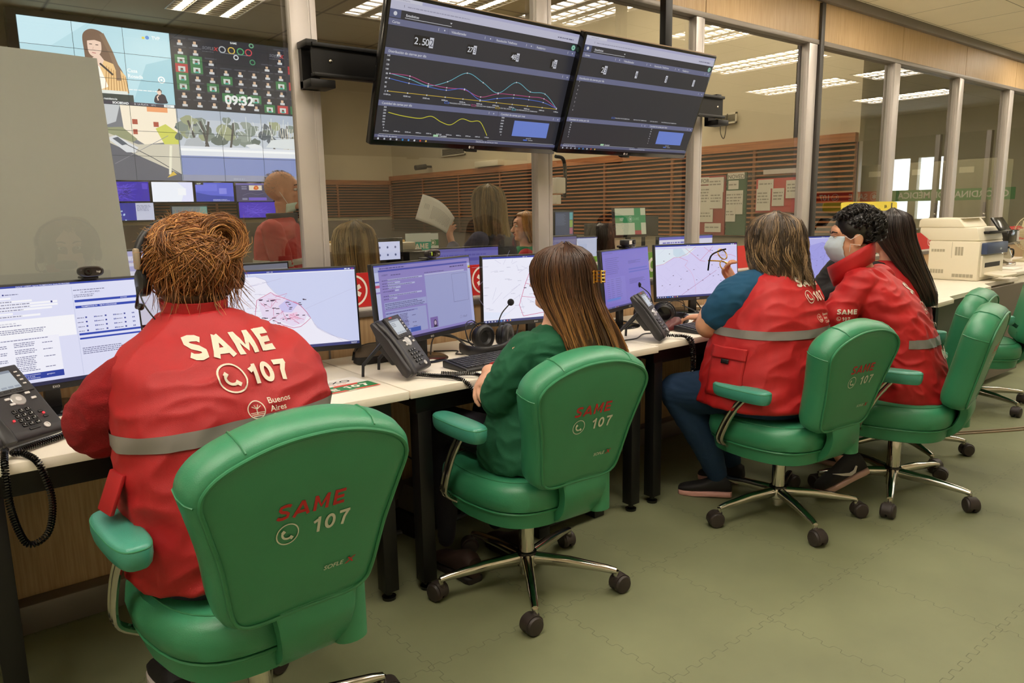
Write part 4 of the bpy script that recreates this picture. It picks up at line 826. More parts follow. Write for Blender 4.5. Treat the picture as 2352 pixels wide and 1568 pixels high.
keyboard(1.735, 2.262, 3, 'black keyboard on the desk left of the long-haired woman')
keyboard(3.02, 2.20, 2, 'black keyboard partly under the forearm of the woman with spectacles')
def headset(x, y, yaw, label, tilt=0, sc=1):
    R = empty('headset', (x, y, .75), radians(yaw), label, 'headset', 'over-ear headsets lying on the desks')
    # one cup standing, the other lying back; band arcs on the desk
    for k, (cx, cy, cz, rx, rz) in enumerate(((.075, -.01, .058, 90, 20), (-.015, .04, .062, 90, -8))):
        Mx = Matrix.Translation((cx, cy, cz)) @ Matrix.Rotation(radians(rz), 4, 'Z') @ Matrix.Rotation(radians(rx), 4, 'X')
        t = MB(); t.lathe([(.0, -.032), (.030, -.032), (.040, -.028), (.046, -.018), (.046, -.006), (.050, -.004), (.054, .004), (.053, .016), (.044, .023), (.030, .021), (.022, .010), (0, .008)], n=32); u = MB(); u.merge(t.bm, Mx); e = u.build('ear_cup', M_PLA, R)
        t = MB(); t.lathe([(.030, -.034), (.036, -.033), (.036, -.031), (.030, -.031)], n=32); u = MB(); u.merge(t.bm, Mx); u.build('cup_ring', M_PLG, e)
        t = MB(); t.tube([(.058*cos(a), .058*sin(a), -.014) for a in [radians(q) for q in range(-20, 201, 15)]], .0035, 8); u = MB(); u.merge(t.bm, Mx); u.build('yoke', M_BLK, R)
    A = [(.125, .02, .035), (.13, .045, .03), (.08, .10, .028), (0, .125, .028), (-.09, .10, .028), (-.125, .02, .028), (-.10, -.06, .028), (-.04, -.075, .03), (.03, -.06, .035)]
    c = catmull([(p[0]-.02, p[1]-.02, p[2]) for p in A[4:]], 6, False); t = MB(); rr = []
    for i, p in enumerate(c):
        d = (c[min(i+1, len(c)-1)]-c[max(i-1, 0)]).normalized(); nn = d.cross(V((0, 0, 1))).normalized(); rr.append([p+nn*(a*.006)+V((0, 0, b*.020)) for a, b in ((-1, -.8), (-.5, -1), (.5, -1), (1, -.8), (1.2, 0), (1, .8), (.5, 1), (-.5, 1), (-1, .8))])
    t.rings(rr).build('headband', M_PLA, R)
    for q in (0, .012):
        MB().tube(catmull([(-.02, .055, .10+q), (-.06, .06, .125+q), (-.11, .05, .11+q), (-.125, .02, .06+q/2), (-.115, 0, .04)], 5, False), .0018, 6).build('wire_hoop', M_BLK, R)
    t = MB().tube(catmull([(.035, .0, .105), (.04, -.005, .13), (.055, -.01, .16), (.085, -.015, .185), (.098, -.015, .192)], 5, False), .0026, 8).build('mic_arm', M_BLK, R)
    MB().ball((.106, -.016, .200), (.0155, .014, .015), 14, 10).build('mic_foam', mat('foam', (22, 22, 24), .95, bump=.5, bs=900), R)
    return R
headset(1.845, 2.45, 12, 'black headset with a raised foam microphone between the two centre monitors')
headset(2.93, 2.47, 140, 'black headset with a foam microphone in front of the street map monitor')
# pencil case, maroon case, leaflet, keys
R = empty('pencil_case', (1.372, 2.60, .75), radians(-6), 'dark grey and black zipped pencil case behind the centre phone', 'case')
MB().rings([[V((x.x*.085*q+o, x.y*.032*q, z)) for x in superell(1, 1, 3.5, 28)] for z, q, o in ((.002, .9, 0), (.006, 1, 0), (.03, 1, 0), (.0305, 1, 0))]).build('lower_half', mat('black_nylon', (26, 24, 22), .8, bump=.3, bs=300), R)
MB().rings([[V((x.x*.085*q+o, x.y*.032*q, z)) for x in superell(1, 1, 3.2, 28)] for z, q, o in ((.031, .99, 0), (.05, .99, 0), (.066, .9, 0), (.074, .68, 0), (.077, .3, 0))]).build('upper_half', mat('taupe_nylon', (88, 76, 62), .8, bump=.3, bs=300), R)
MB().tube(catmull([(-.084, 0, .03), (-.078, -.012, .06), (-.05, -.015, .078), (0, -.012, .081), (.06, -.012, .076)], 5, False), .002, 6).build('zip', M_PLG, R)
MB().box((-.098, -.006, .0), (-.092, .0, .034), .001, Matrix.Rotation(radians(12), 4, 'Y')).build('zip_pull', M_PLG, R)
R = empty('spectacle_case', (2.84, 2.315, .75), radians(14), 'maroon leather case lying behind the right keyboard', 'case')
MB().rings([[V((x.x*.085*q, x.y*.030*q, z)) for x in superell(1, 1, 2.6, 28)] for z, q in ((.001, .85), (.006, 1), (.016, 1), (.0165, .99))]).build('bottom', mat('maroon_leather', (92, 36, 36), .45), R)
MB().rings([[V((x.x*.085*q+o, x.y*.030*q, z+x.x*.012)) for x in superell(1, 1, 2.6, 28)] for z, q, o in ((.017, .99, 0), (.03, .95, 0), (.040, .75, .005), (.044, .3, .01))]).build('lid', mat('maroon_leather', (92, 36, 36), .45), R)
p = empty('leaflet', (1.04, 2.305, .7515), radians(4), 'white and green EXO and SAME 107 leaflet on the desk beside the centre phone', 'leaflet')
MB().box((-.15, -.085, 0), (.15, .10, .0008)).build('sheet', mat('leaflet_paper', (232, 228, 222), .6), p)
cv = Canvas(1, 1); cv.rect(-.15, -.08, .15, -.0, GRN).poly([(-.15, -.085), (.03, -.085), (.02, -.072), (-.15, -.072)], (214, 66, 44)).poly([(.06, -.085), (.15, -.085), (.15, -.074), (.05, -.074)], (214, 66, 44)).poly([(.02, .004), (.11, .004), (.10, -.016), (.005, -.016)], (214, 66, 44)).poly([(-.13, .004), (-.04, .004), (-.05, -.016), (-.145, -.016)], (214, 66, 44))
block(cv, 'SAME', -.125, -.062, .034, WHT, .25, 1.2); block(cv, '107', .035, -.058, .036, WHT, .25, 1.3); cv.text('EXO', .005, .035, .030, (30, 30, 30), bold=.01, sx=1.2).scribble(-.06, .017, .16, .006, (214, 120, 110), 1, seed=3)
cv.mesh('print', p, (0, 0, .0009), u0, (0, 1, 0))
# loose cables
def cable(pts, r, label, m=None, name='cable'): return tag(MB().tube(catmull(pts, 8, False), r, 7).build(name, m or M_PLA), label, 'cable')
Z = .754
cable([(1.60, 2.55, Z), (1.72, 2.70, .80), (1.80, 2.66, .79), (1.86, 2.58, Z), (1.80, 2.50, Z), (1.92, 2.43, Z), (2.02, 2.52, Z), (2.12, 2.62, .80), (2.18, 2.68, .84)], .0035, 'black cable looping from the lavender monitor to the headset')
cable([(1.58, 2.60, .80), (1.68, 2.70, .83), (1.78, 2.64, .80), (1.80, 2.56, Z)], .005, 'thick grey cable arching beside the lavender monitor stand', mat('grey_cable', (96, 98, 100), .5))
cable([(1.66, 2.62, Z), (1.74, 2.56, Z), (1.70, 2.50, Z), (1.80, 2.44, Z), (1.90, 2.40, Z), (1.84, 2.52, Z), (1.95, 2.55, Z)], .003, 'tangled thin black cable in front of the centre headset')
cable([(.30, 2.31, .757), (.36, 2.42, .79), (.48, 2.50, .80), (.6, 2.55, .77)], .0045, 'black cable rising behind the left phone')
cable([(.30, 2.30, .756), (.42, 2.36, .758), (.60, 2.42, Z), (.8, 2.5, Z)], .006, 'grey network cable lying behind the left phone', mat('grey_cable', (96, 98, 100), .5))
cable([(2.62, 2.62, Z), (2.70, 2.52, Z), (2.86, 2.56, .80), (2.93, 2.60, .84), (2.98, 2.58, .80), (3.02, 2.52, Z)], .003, 'black cable looping behind the purple monitor')
cable([(2.40, 2.25, Z), (2.50, 2.24, Z), (2.62, 2.30, Z), (2.68, 2.27, Z), (2.62, 2.20, Z)], .0028, 'thin black cable under the right desk phone')
cable([(2.50, 2.55, Z), (2.60, 2.50, Z), (2.72, 2.58, .78), (2.84, 2.50, Z), (2.95, 2.62, .80)], .0035, 'black cable lying around the purple monitor stand')
cable([(3.30, 2.62, .80), (3.38, 2.55, Z), (3.46, 2.60, Z), (3.5, 2.7, .82)], .0035, 'black cable behind the street map monitor stand')
cable([(4.2, 1.90, .004), (4.6, 1.66, .004), (5.2, 1.35, .004), (6.2, 1.12, .004), (7.2, 1.05, .004)], .006, 'long pale cable lying on the floor right of the chairs', mat('pale_cable', (140, 118, 92), .5))
cable([(4.2, 1.92, .004), (4.6, 1.70, .004), (5.2, 1.39, .004), (6.2, 1.15, .004), (7.2, 1.08, .004)], .005, 'second pale cable on the floor beside the long one', mat('pale_cable', (140, 118, 92), .5))
cable([(.9, 2.62, .01), (1.3, 2.63, .01), (1.55, 2.58, .01), (1.72, 2.50, .05), (1.80, 2.46, .12)], .010, 'grey flexible conduit on the floor under the centre desk', mat('grey_cable', (96, 98, 100), .5))
cable([(1.30, 2.72, .60), (1.36, 2.66, .40), (1.55, 2.68, .30), (1.62, 2.66, .20), (1.52, 2.62, .12), (1.62, 2.60, .10)], .004, 'thin black cable hanging under the centre desk')
R = empty('power_adapter', (1.60, 2.60, .0), radians(8), 'pair of grey power adapters on the floor under the centre desk', 'adapter')
for x in (-.07, .06): MB().box((x-.055, -.05, .10), (x+.055, .06, .22), .010).build('block', mat('adapter_grey', (78, 72, 66), .6), R)
MB().box((-.14, -.06, .0), (.13, .07, .10), .006).build('base_block', M_BLK, R)
R = empty('computer_tower', (2.05, 2.38, 0), 0, 'black computer tower under the desk behind the centre chair', 'computer')
MB().box((-.20, -.22, .05), (.20, .22, .42), .006).build('case', M_BLK, R)
for a in (-.16, .16): MB().box((a-.03, -.2, 0), (a+.03, .2, .05), .004).build('foot', M_PLA, R)
MB().box((-.15, -.222, .3), (.15, -.219, .34)).build('drive_bay', M_PLG, R)
R = empty('backpack', (1.235, 2.42, .25), 0, 'dark brown bag hanging behind the desk legs', 'bag')
MB().rings([[V((x.x*a, x.y*b, z)) for x in superell(1, 1, 2.4, 24)] for z, a, b in ((0, .05, .04), (.01, .10, .07), (.06, .12, .09), (.2, .115, .085), (.32, .09, .06), (.36, .05, .03))]).build('body', mat('brown_bag', (44, 26, 20), .85, bump=.4, bs=80), R)
MB().tube(catmull([(-.04, 0, .35), (-.05, .02, .40), (0, .02, .42), (.05, .02, .40), (.04, 0, .35)], 5, False), .008, 8).build('strap', M_BLK, R)
# ---------------------------------------------------------------- copier, coffee maker, fan
M_BEI = mat('copier_beige', (236, 228, 206), .45); M_BLU = mat('copier_blue', (58, 74, 110), .4); M_VENT = mat('copier_vent', (176, 168, 146), .6)
R = empty('copier', (6.20, 2.53, .75), 0, 'large beige office copier standing on the counter', 'copier')
MB().box((0, -.36, .0), (.46, -.0, .30), .012).build('body', M_BEI, R)
t = MB(); t.prism([(0, -.36, .30), (0, .0, .30), (0, .075, .36), (0, .075, .40), (0, -.33, .40)], (1, 0, 0), .46, .01).build('scanner_unit', M_BEI, R)
t = MB(); t.prism([(.0, .09, .40), (.0, .085, .455), (.0, .06, .47), (.0, -.20, .465), (.0, -.25, .40)], (1, 0, 0), .44, .01).build('document_feeder', M_BEI, R)
MB().box((.04, -.28, .445), (.40, -.05, .452), .002, Matrix.Rotation(radians(-5), 4, 'X')).build('input_tray', mat('tray_white', (226, 220, 204), .5), R)
MB().box((.03, -.40, .20), (.45, -.36, .285), .006).build('front_panel_blue', M_BLU, R)
cv = Canvas(1, 1); cv.disc(.30, .235, .02, (190, 200, 210), 20, ry=.008).text('xerox', .283, .2325, .006, (60, 80, 120), bold=.01); cv.mesh('lettering', R, (0, -.401, 0), u0, (0, 0, 1))
MB().box((.03, -.375, .03), (.45, -.36, .19), .004).build('front_door', M_BEI, R)
MB().box((.08, -.376, .10), (.38, -.35, .135), 0).build('paper_slot', M_BLK, R)
MB().box((.08, -.50, .085), (.36, -.36, .10), .003, Matrix.Rotation(radians(6), 4, 'X')).build('output_tray', M_BEI, R)
MB().box((.10, -.38, .35), (.46, -.34, .37), .004).build('console_arm', M_BLK, R)
MB().box((-.11, -.008, -.06), (.11, .008, .06), .006, Matrix.Translation((.25, -.40, .42)) @ Matrix.Rotation(radians(-35), 4, 'X')).build('touch_screen', M_PLG, R)
for a, b, c, d in ((-.29, -.25, .15, .155), (-.31, -.23, .04, .075), (-.20, -.05, .2, .2)): pass
def vent(y0, y1, z0, z1, n):
    w_ = (y1-y0)/n
    for i in range(n): MB().box((-.0012, y0+i*w_+.002, z0), (.001, y0+(i+1)*w_-.002, z1)).build('vent_slot', M_VENT, R)
vent(-.12, -.02, .215, .235, 5); vent(-.25, -.19, .19, .255, 3); vent(-.12, -.02, .05, .08, 5); vent(-.33, -.18, .025, .05, 6)
MB().box((-.0012, -.17, .17), (.001, -.168, .29)).build('panel_gap', M_VENT, R)
R = empty('coffee_maker', (7.35, 2.42, .79), 0, 'black and steel filter coffee maker on the white cabinet', 'coffee maker')
MB().box((-.11, -.10, 0), (.12, .12, .03), .006).build('base', M_CHROME, R); MB().box((-.11, .03, .03), (.12, .12, .22), .006).build('tank', M_PLG, R)
MB().box((-.11, -.10, .20), (.12, .12, .31), .01).build('brew_head', M_PLG, R); MB().box((.07, -.103, .21), (.118, -.09, .30), .002).build('control_panel', M_ALU, R)
j = MB().lathe([(0, .032), (.055, .032), (.066, .06), (.066, .10), (.05, .14), (.045, .155)], (0, -.03, 0), 28).build('jug', mat('steel_jug', (200, 196, 186), .2, .9), R)
MB().lathe([(0, .17), (.046, .168), (.05, .155), (.045, .15)], (0, -.03, 0), 24).build('lid', M_PLG, j); MB().tube(catmull([(.06, -.05, .14), (.11, -.07, .135), (.115, -.07, .08), (.068, -.05, .06)], 5, False), .008, 8).build('handle', M_PLG, j)
R = empty('desk_fan', (8.02, 2.42, .79), radians(-30), 'beige desk fan at the right edge of the view', 'fan'); M_FAN = mat('fan_beige', (196, 184, 152), .5)
MB().lathe([(0, 0), (.10, 0), (.10, .015), (.03, .03), (.02, .04), (.018, .2), (.0, .2)], n=24).build('stand', M_FAN, R)
Rx = Matrix.Translation((0, 0, .26)) @ Matrix.Rotation(radians(90), 4, 'X')
t = MB(); t.lathe([(0, -.07), (.04, -.07), (.05, -.02), (.04, .0), (0, .0)], n=20, rot=Rx).build('motor', M_FAN, R)
for k in range(3):
    a = 2*pi*k/3; t = MB(); t.prism([Rx @ V((r_*cos(a+q), r_*sin(a+q), .02+.02*q)) for r_, q in ((.02, 0), (.12, -.35), (.14, .1), (.12, .5), (.03, .4))], Rx.to_3x3() @ V((0, 0, 1)), .003); t.build('blade', M_FAN, R)
cg = MB()
for k in range(36): a = 2*pi*k/36; cg.tube([Rx @ V((r_*cos(a), r_*sin(a), z)) for r_, z in ((.02, .07), (.1, .065), (.15, .03), (.155, .01), (.14, -.03), (.05, -.05))], .0013, 5)
for r_, z in ((.155, .012), (.1, .065), (.03, .07)): cg.tube([Rx @ V((r_*cos(a), r_*sin(a), z)) for a in [2*pi*i/36 for i in range(36)]], .003, 6, closed=True)
cg.build('guard', M_FAN, R)
R = empty('paper_stack', (7.0, 2.3, .79), 0, 'small stack of white paper between copier and coffee maker', 'paper'); MB().box((-.10, -.14, 0), (.11, .15, .012), .001).build('sheets', mat('paper', (232, 230, 222), .7), R)
# yellow header board and frosted film sheet on the glass
R = empty('yellow_board', (5.70, 2.765, 1.285), 0, 'yellow printed board on the glass above the masked man', 'sign')
MB().rings([[V((p.x*.435, y, .035+p.y*.035)) for p in superell(1, 1, 8, 40)] for y in (0, .006)]).build('board', mat('sign_yellow', (226, 206, 60), .5), R)
cv = Canvas(1, 1); cv.text('Register', -.36, .03, .018, (60, 56, 30)).text('BA', .22, .02, .025, (60, 56, 30), bold=.01).rect(.33, .015, .35, .06, (60, 56, 30)); cv.mesh('lettering', R, (0, -.001, 0), u0, (0, 0, 1))
tag(MB().prism([(-1.4, 2.852, .96), (.585, 2.852, .96), (.545, 2.852, 1.85), (.28, 2.852, 1.858), (-1.4, 2.852, 1.87)], (0, 1, 0), .003).build('privacy_screen', mat('frosted_grey_film', (174, 175, 174), .55)), 'large grey frosted sheet behind the glass at the left', 'screen')
# ---------------------------------------------------------------- video wall and things of the big room
K = 13.85/6.15
def vx(x): return x*K
def vz(z): return EYE+(z-EYE)*K
X0, X1, Z0, Z1 = vx(.715), vx(2.70), vz(1.605), vz(2.682)
R = empty('video_wall', ((X0+X1)/2, 13.85, Z0), 0, 'huge video wall of joined screens on the far wall of the big room', 'video wall')
MB().box((-(X1-X0)/2-.12, .02, -.06), ((X1-X0)/2+.12, .30, Z1-Z0+.10)).build('frame', mat('dark_brown_frame', (58, 48, 42), .6), R)
gw, gh = (X1-X0)/6.2, (Z1-Z0)/6
def region(name, a, b, c, d, cv, lab=None):
    """columns a..b, rows c..d counted from the bottom left; canvas 160x90 scaled to fit"""
    ox, oz = -(X1-X0)/2+a*gw, c*gh; w_, h_ = (b-a)*gw, (d-c)*gh
    o = MB().box((ox, .0, oz), (ox+w_, .02, oz+h_)).build('screen', mat('wall_screen_black', (12, 12, 14), .4), R)
    if lab: o['label'] = lab
    cv.lines([[(160*i/(b-a), 0), (160*i/(b-a), 90)] for i in range(0, int(b-a)+1)]+[[(0, 90*i/(d-c)), (160, 90*i/(d-c))] for i in range(0, int(d-c)+1)], .45, (20, 40, 46))
    cv.mesh('picture', o, (ox, -.001, oz), u0*(w_/160), V((0, 0, h_/90)), lift=.002, step=.0006); return o
SK, HR, WHI = (238, 206, 188), (126, 100, 84), (246, 248, 250)
c = Canvas(160, 90, 1.25); c.rect(0, 0, 160, 90, (186, 220, 232)).poly([(0, 60), (0, 90), (70, 90), (30, 60)], (200, 230, 242)).poly([(110, 0), (160, 0), (160, 60), (130, 50)], (164, 206, 220))
c.poly([(p.x, p.y) for p in catmull([(66, 36, 0), (64, 60, 0), (64, 76, 0), (70, 83, 0), (78, 84, 0), (86, 80, 0), (90, 68, 0), (96, 52, 0), (104, 36, 0), (104, 24, 0), (76, 20, 0)], 5)], HR)
c.poly([(66, 44), (58, 40), (66, 14), (108, 14), (106, 34), (96, 46), (84, 50), (76, 44)], (236, 196, 140)).poly([(70, 46), (76, 50), (86, 20), (72, 14)], (252, 246, 236))
for k in range(9): c.line([(86+k*2.4, 44-k*1.4), (82+k*3.2, 14)], .7, (176, 124, 70))
c.poly([(72, 52), (80, 56), (84, 50), (80, 42), (74, 44)], SK).poly([(p.x, p.y) for p in catmull([(68, 62, 0), (69, 74, 0), (76, 77, 0), (82, 72, 0), (82, 60, 0), (76, 53, 0), (70, 55, 0)], 5)], SK).poly([(66, 70), (72, 79), (82, 76), (84, 70), (76, 72)], HR)
c.line([(84, 80), (92, 60), (98, 40), (98, 28)], 5, (140, 114, 94)).rect(70, 66.5, 73, 67.4, (90, 70, 66)).rect(76.5, 66.2, 79.5, 67.1, (90, 70, 66)).line([(72, 57.5), (76, 57)], .9, (190, 110, 110)).line([(74, 64), (73, 61), (75, 60.6)], .5, (210, 170, 150))
c.line([(79, 46), (92, 34)], 2.2, (70, 62, 60)).rect(52, 11, 106, 16, (224, 226, 222)).rect(60, 7, 100, 11, (150, 140, 120))
c.text('Casa', 108, 39, 4.2, WHI, bold=.02).text('Rosada', 108, 32.5, 4.2, WHI, bold=.02).ring(146, 33, 3.4, 1.6, WHI).disc(146, 33, 1.4, WHI, 14).text('TVP', 139, 80, 4, WHI, bold=.02).disc(134, 81.5, 2.2, (90, 140, 210), 14).rect(128, 79.5, 131, 82, (226, 206, 60)).scribble(108, 18, 36, 1.6, (236, 240, 244), 1, seed=5)
c.poly([(p.x, p.y) for p in catmull([(136, 5, 0), (137, 13, 0), (142, 16, 0), (148, 15, 0), (150, 9, 0), (150, 5, 0)], 4)], (52, 46, 60)).disc(142, 18, 2.6, SK, 14, ry=3.4).poly([(139.5, 19), (142, 22.6), (145, 20), (144.6, 15.8), (143.6, 20)], (80, 60, 56)).line([(140, 8), (139, 12), (141, 14)], 1.4, SK)
c.rect(60, 3.6, 78, 11.4, (136, 118, 214)).text('A', 68, 5, 4.4, WHI, 'c', bold=.02).rect(78, 3.6, 112, 12, (56, 66, 66)).text('residencia', 79, 5, 2.6, WHI, bold=.01).rect(0, 0, 160, 3.8, (66, 62, 78)).text('SOCIEDAD', 88, .7, 2.6, WHI, bold=.03).text('8:  LA PLATA    10°C', 112, .8, 2.0, (220, 222, 230)).rect(146, .2, 158, 3.4, (236, 238, 240)).text('09:31', 147.6, .8, 2.0, (110, 110, 120), bold=.01)
region('screen', 0, 3, 3, 6, c, 'screen with a long-haired speaker before a pale blue ground')
c = Canvas(160, 90, 1.0); DKG = (48, 50, 62); c.rect(0, 0, 160, 90, DKG); rd = random.Random(4); wp = []; hd = []; gr = []; rdl = []; tl_ = []; ph = []
for r_ in range(8):
    for k in range(9):
        x, y = 4+k*17.2, 80-r_*10.6
        if (2 <= k <= 2 and r_ < 2) or (3 <= k <= 5 and r_ < 3) or (k == 6 and r_ < 2): continue
        wp.append((x+4, y-2.4, x+10, y+.4)); tl_.append((x, y+5.4, x+14, y+7))
        if (r_, k) in ((2, 0), (2, 1), (3, 1), (4, 0), (5, 0), (4, 3), (5, 2), (6, 3), (6, 4), (6, 5), (7, 6), (7, 8), (4, 7)): gr.append((x, y-3.4, x+14, y+7.2)); ph.append((x+3, y-2, x+11, y+4))
        elif (r_, k) in ((3, 0), (2, 8), (7, 7), (4, 8)): rdl.append((x, y-3.4, x+14, y+7.2)); ph.append((x+3, y-2, x+11, y+4))
        else: hd.append((x+5.2, y+.4, x+8.4, y+3.8))
c.rects(tl_, (78, 80, 94)).rects(gr, (66, 130, 84)).rects(rdl, (196, 70, 76)).rects(ph, (222, 226, 222)).rects(wp, (214, 216, 222)).rects(hd, (226, 190, 160)).rects([(a+2.5, b+1.4, a+5.5, b+4) for a, b, _, _ in ph], (120, 80, 70)).rects([(a+2, b-.6, a+6, b+1.4) for a, b, _, _ in ph], (70, 176, 160))
for k, (x, y, r_, cc) in enumerate(((60, 78, 3.6, (190, 194, 200)), (71, 78, 3.8, (230, 196, 90)), (82, 78, 3.8, (90, 180, 120)), (92, 78, 3.8, (210, 80, 90)), (76, 70, 2.6, (220, 222, 226)), (96, 87, 2.4, (120, 180, 140)), (96, 66, 3, (80, 150, 110)))): c.ring(x, y, r_, 1.3, cc)
c.text('SAME', 70, 86.4, 2.4, WHI, bold=.02).scribble(57, 73.4, 40, 1, (150, 154, 166), 1, seed=4).rect(116, 60, 116.5, 90, (30, 32, 40))
for x in (36, 118): c.text('SOFLE', x, 76, 3.6, (120, 122, 132), bold=.02, shear=.2).text('X', x+13.5, 75.4, 4.6, (200, 60, 66), bold=.03, shear=.2).scribble(x, 73, 15, 1, (110, 112, 122), 1, seed=9)
c.text('09:32', 76, 10, 11.5, (250, 250, 250), 'c', bold=.035)
region('screen', 3, 6.2, 3, 6, c, 'dark screen with a grid of icons and the clock 09:32')
c = Canvas(160, 90, 1.2); c.rect(0, 0, 160, 90, (120, 122, 130)).poly([(0, 60), (0, 90), (96, 90), (90, 70), (60, 58)], (196, 198, 204)).poly([(30, 90), (70, 90), (74, 60), (34, 62)], (236, 238, 240)).poly([(96, 90), (160, 90), (160, 50), (120, 44), (98, 58)], (246, 232, 212)).poly([(126, 90), (150, 90), (150, 84), (126, 84)], (238, 160, 110)).poly([(70, 62), (96, 64), (112, 50), (96, 40), (70, 52)], (150, 152, 120))
c.rects([(44, 66, 48, 84), (54, 66, 58, 84), (62, 68, 66, 84)], (100, 104, 116)).rects([(108, 68, 114, 74), (132, 66, 138, 72), (108, 56, 113, 62)], (176, 86, 70)).poly([(134, 64), (146, 70), (160, 60), (160, 40), (146, 38)], (206, 206, 96))
c.poly([(0, 0), (0, 52), (60, 54), (110, 34), (160, 8), (160, 0)], (96, 98, 110)).poly([(60, 54), (160, 8), (160, 46), (112, 44), (80, 56)], (206, 198, 182)).poly([(40, 62), (52, 66), (56, 60), (46, 56)], (216, 66, 84)).poly([(78, 50), (88, 54), (112, 40), (108, 34), (98, 34)], (216, 216, 222)).poly([(84, 50), (90, 52), (100, 44), (94, 42)], (90, 96, 108)).line([(98, 44), (128, 28), (160, 8)], .8, (70, 72, 80)).line([(84, 20), (148, 56)], .6, (140, 140, 148)).line([(146, 8), (150, 44)], 3, (236, 230, 210)).poly([(142, 4), (154, 8), (150, 12)], (214, 180, 80)).text('same', 46, 44, 6.5, (190, 190, 196), bold=.01)
region('screen', 0, 3, 0, 3, c, 'street camera picture with a parked car and pale houses')
c = Canvas(160, 90, 1.15); c.rect(0, 0, 160, 90, (196, 202, 214)).rect(0, 78, 160, 90, (176, 186, 204)); rd = random.Random(9)
for k in range(46):
    x, y = rd.uniform(0, 160), rd.uniform(52, 80); rr = rd.uniform(5, 11); c.poly([(x+rr*rd.uniform(.6, 1.1)*cos(a), y+rr*.8*rd.uniform(.6, 1.1)*sin(a)) for a in [2*pi*i/11 for i in range(11)]], rd.choice([(104, 114, 108), (132, 142, 134), (150, 158, 150), (96, 104, 112), (160, 164, 132)]))
for x0, x1 in ((22, 12), (30, 36), (34, 26), (60, 66), (116, 112), (134, 134)): c.line([(x0, 42), ((x0+x1)/2, 58), (x1, 76)], 2.6, (90, 86, 84))
for k in range(30): x = rd.uniform(4, 156); c.line([(x, rd.uniform(52, 66)), (x+rd.uniform(-8, 8), rd.uniform(68, 86))], .6, (226, 228, 226))
for k in range(9): c.line([(128+k*1.6, 44), (124+k*3.4, 72)], .9, (214, 206, 190))
c.poly([(4, 43), (8, 52), (22, 56), (30, 46), (26, 43)], (180, 184, 192)).poly([(78, 48), (84, 44), (100, 44), (98, 48), (90, 50)], (230, 232, 238)).poly([(104, 46), (112, 56), (150, 60), (160, 58), (160, 44)], (220, 224, 228)).rect(0, 32, 160, 44, (226, 228, 238)).rect(0, 38, 160, 41, (248, 248, 252)).rect(0, 5, 160, 32, (134, 146, 196)).rect(0, 0, 160, 8, (150, 152, 176)).scribble(60, 2.5, 14, 2, (176, 178, 196), 1, seed=2)
region('screen', 3, 6.2, 0, 3, c, 'street camera picture with trees above a blue grey road')
# televisions below the video wall
def far_tv(x0, x1, z0, z1, art, label, y=13.6):
    a, b, cc, d = vx(x0), vx(x1), vz(z0), vz(z1); R = empty('wall_television', ((a+b)/2, y, cc), 0, label, 'television', 'televisions below the video wall')
    w_, h_ = b-a, d-cc; MB().box((-w_/2-.025, 0, -.03), (w_/2+.025, .06, h_+.025), .005).build('casing', M_PLG, R); MB().box((-.2, .06, h_*.3), (.2, .28, h_*.6)).build('bracket', M_BLK, R)
    s = MB().box((-w_/2, -.003, 0), (w_/2, .002, h_)).build('screen', M_SCR, R); art.mesh('picture', s, (-w_/2, -.004, 0), u0*(w_/160), V((0, 0, h_/90)), lift=.001, step=.0003)
rd = random.Random(12)
c = Canvas(160, 90, 1); c.rect(0, 0, 160, 90, (54, 34, 176)); c.lines([[(rd.uniform(0, 120), rd.uniform(0, 85)) for _ in range(4)] for _ in range(26)], .9, (120, 96, 246)).lines([[(rd.uniform(20, 100), rd.uniform(10, 70)) for _ in range(3)] for _ in range(16)], 1.4, (28, 16, 96)).rect(136, 56, 156, 84, (88, 66, 210))
far_tv(1.10, 1.405, 1.452, 1.592, c, 'violet map television, leftmost of the row under the video wall')
c = Canvas(160, 90, 1.15); c.rect(0, 0, 160, 90, (226, 226, 255)).poly([(0, 0), (110, 0), (130, 60), (100, 90), (0, 90)], (240, 242, 255)).rect(100, 30, 132, 62, (246, 246, 255))
far_tv(1.425, 1.715, 1.447, 1.592, c, 'blank white television, second of the row under the video wall')
c = Canvas(160, 90, 1); c.rect(0, 0, 160, 90, (92, 102, 220)).poly([(0, 0), (160, 0), (160, 24), (60, 30), (0, 44)], (52, 70, 176)).rect(0, 50, 90, 84, (112, 120, 232)).rect(98, 36, 130, 64, (136, 140, 240)).rect(0, 80, 34, 90, (20, 20, 26)).text('10:09', 5, 82, 6, WHI, bold=.02).scribble(70, 8, 70, 3, (220, 222, 250), 2, seed=3)
far_tv(1.735, 2.022, 1.447, 1.590, c, 'blue television with a small clock, third of the row under the video wall')
c = Canvas(160, 90, .9); c.rect(0, 0, 160, 90, (74, 72, 110)).rect(0, 82, 160, 90, (120, 112, 190)).rect(56, 56, 112, 80, (240, 226, 206)).poly([(p.x, p.y) for p in catmull([(76, 62, 0), (80, 76, 0), (92, 78, 0), (98, 66, 0), (88, 58, 0)], 4)], (226, 96, 50)).disc(87, 68, 4, (246, 190, 70), 14).rects([(24, 70, 46, 76), (24, 60, 46, 66), (24, 8, 46, 18)], (140, 140, 170)).rect(52, 6, 130, 20, (120, 96, 214)).line(spl([(26, 30), (60, 42), (90, 34), (130, 46)]), 1, (150, 150, 180))
far_tv(2.042, 2.34, 1.445, 1.588, c, 'dark dashboard television with an orange picture, right of the row')
c = Canvas(160, 90, .95); c.rect(0, 0, 160, 90, (36, 44, 160)).rect(96, 0, 160, 90, (206, 208, 234)).scribble(100, 76, 50, 4, (120, 124, 160), 5, seed=5)
for k in range(28): c.disc(30+rd.gauss(0, 14), 34+rd.gauss(0, 14), 3.4, (190, 216, 246), 12)
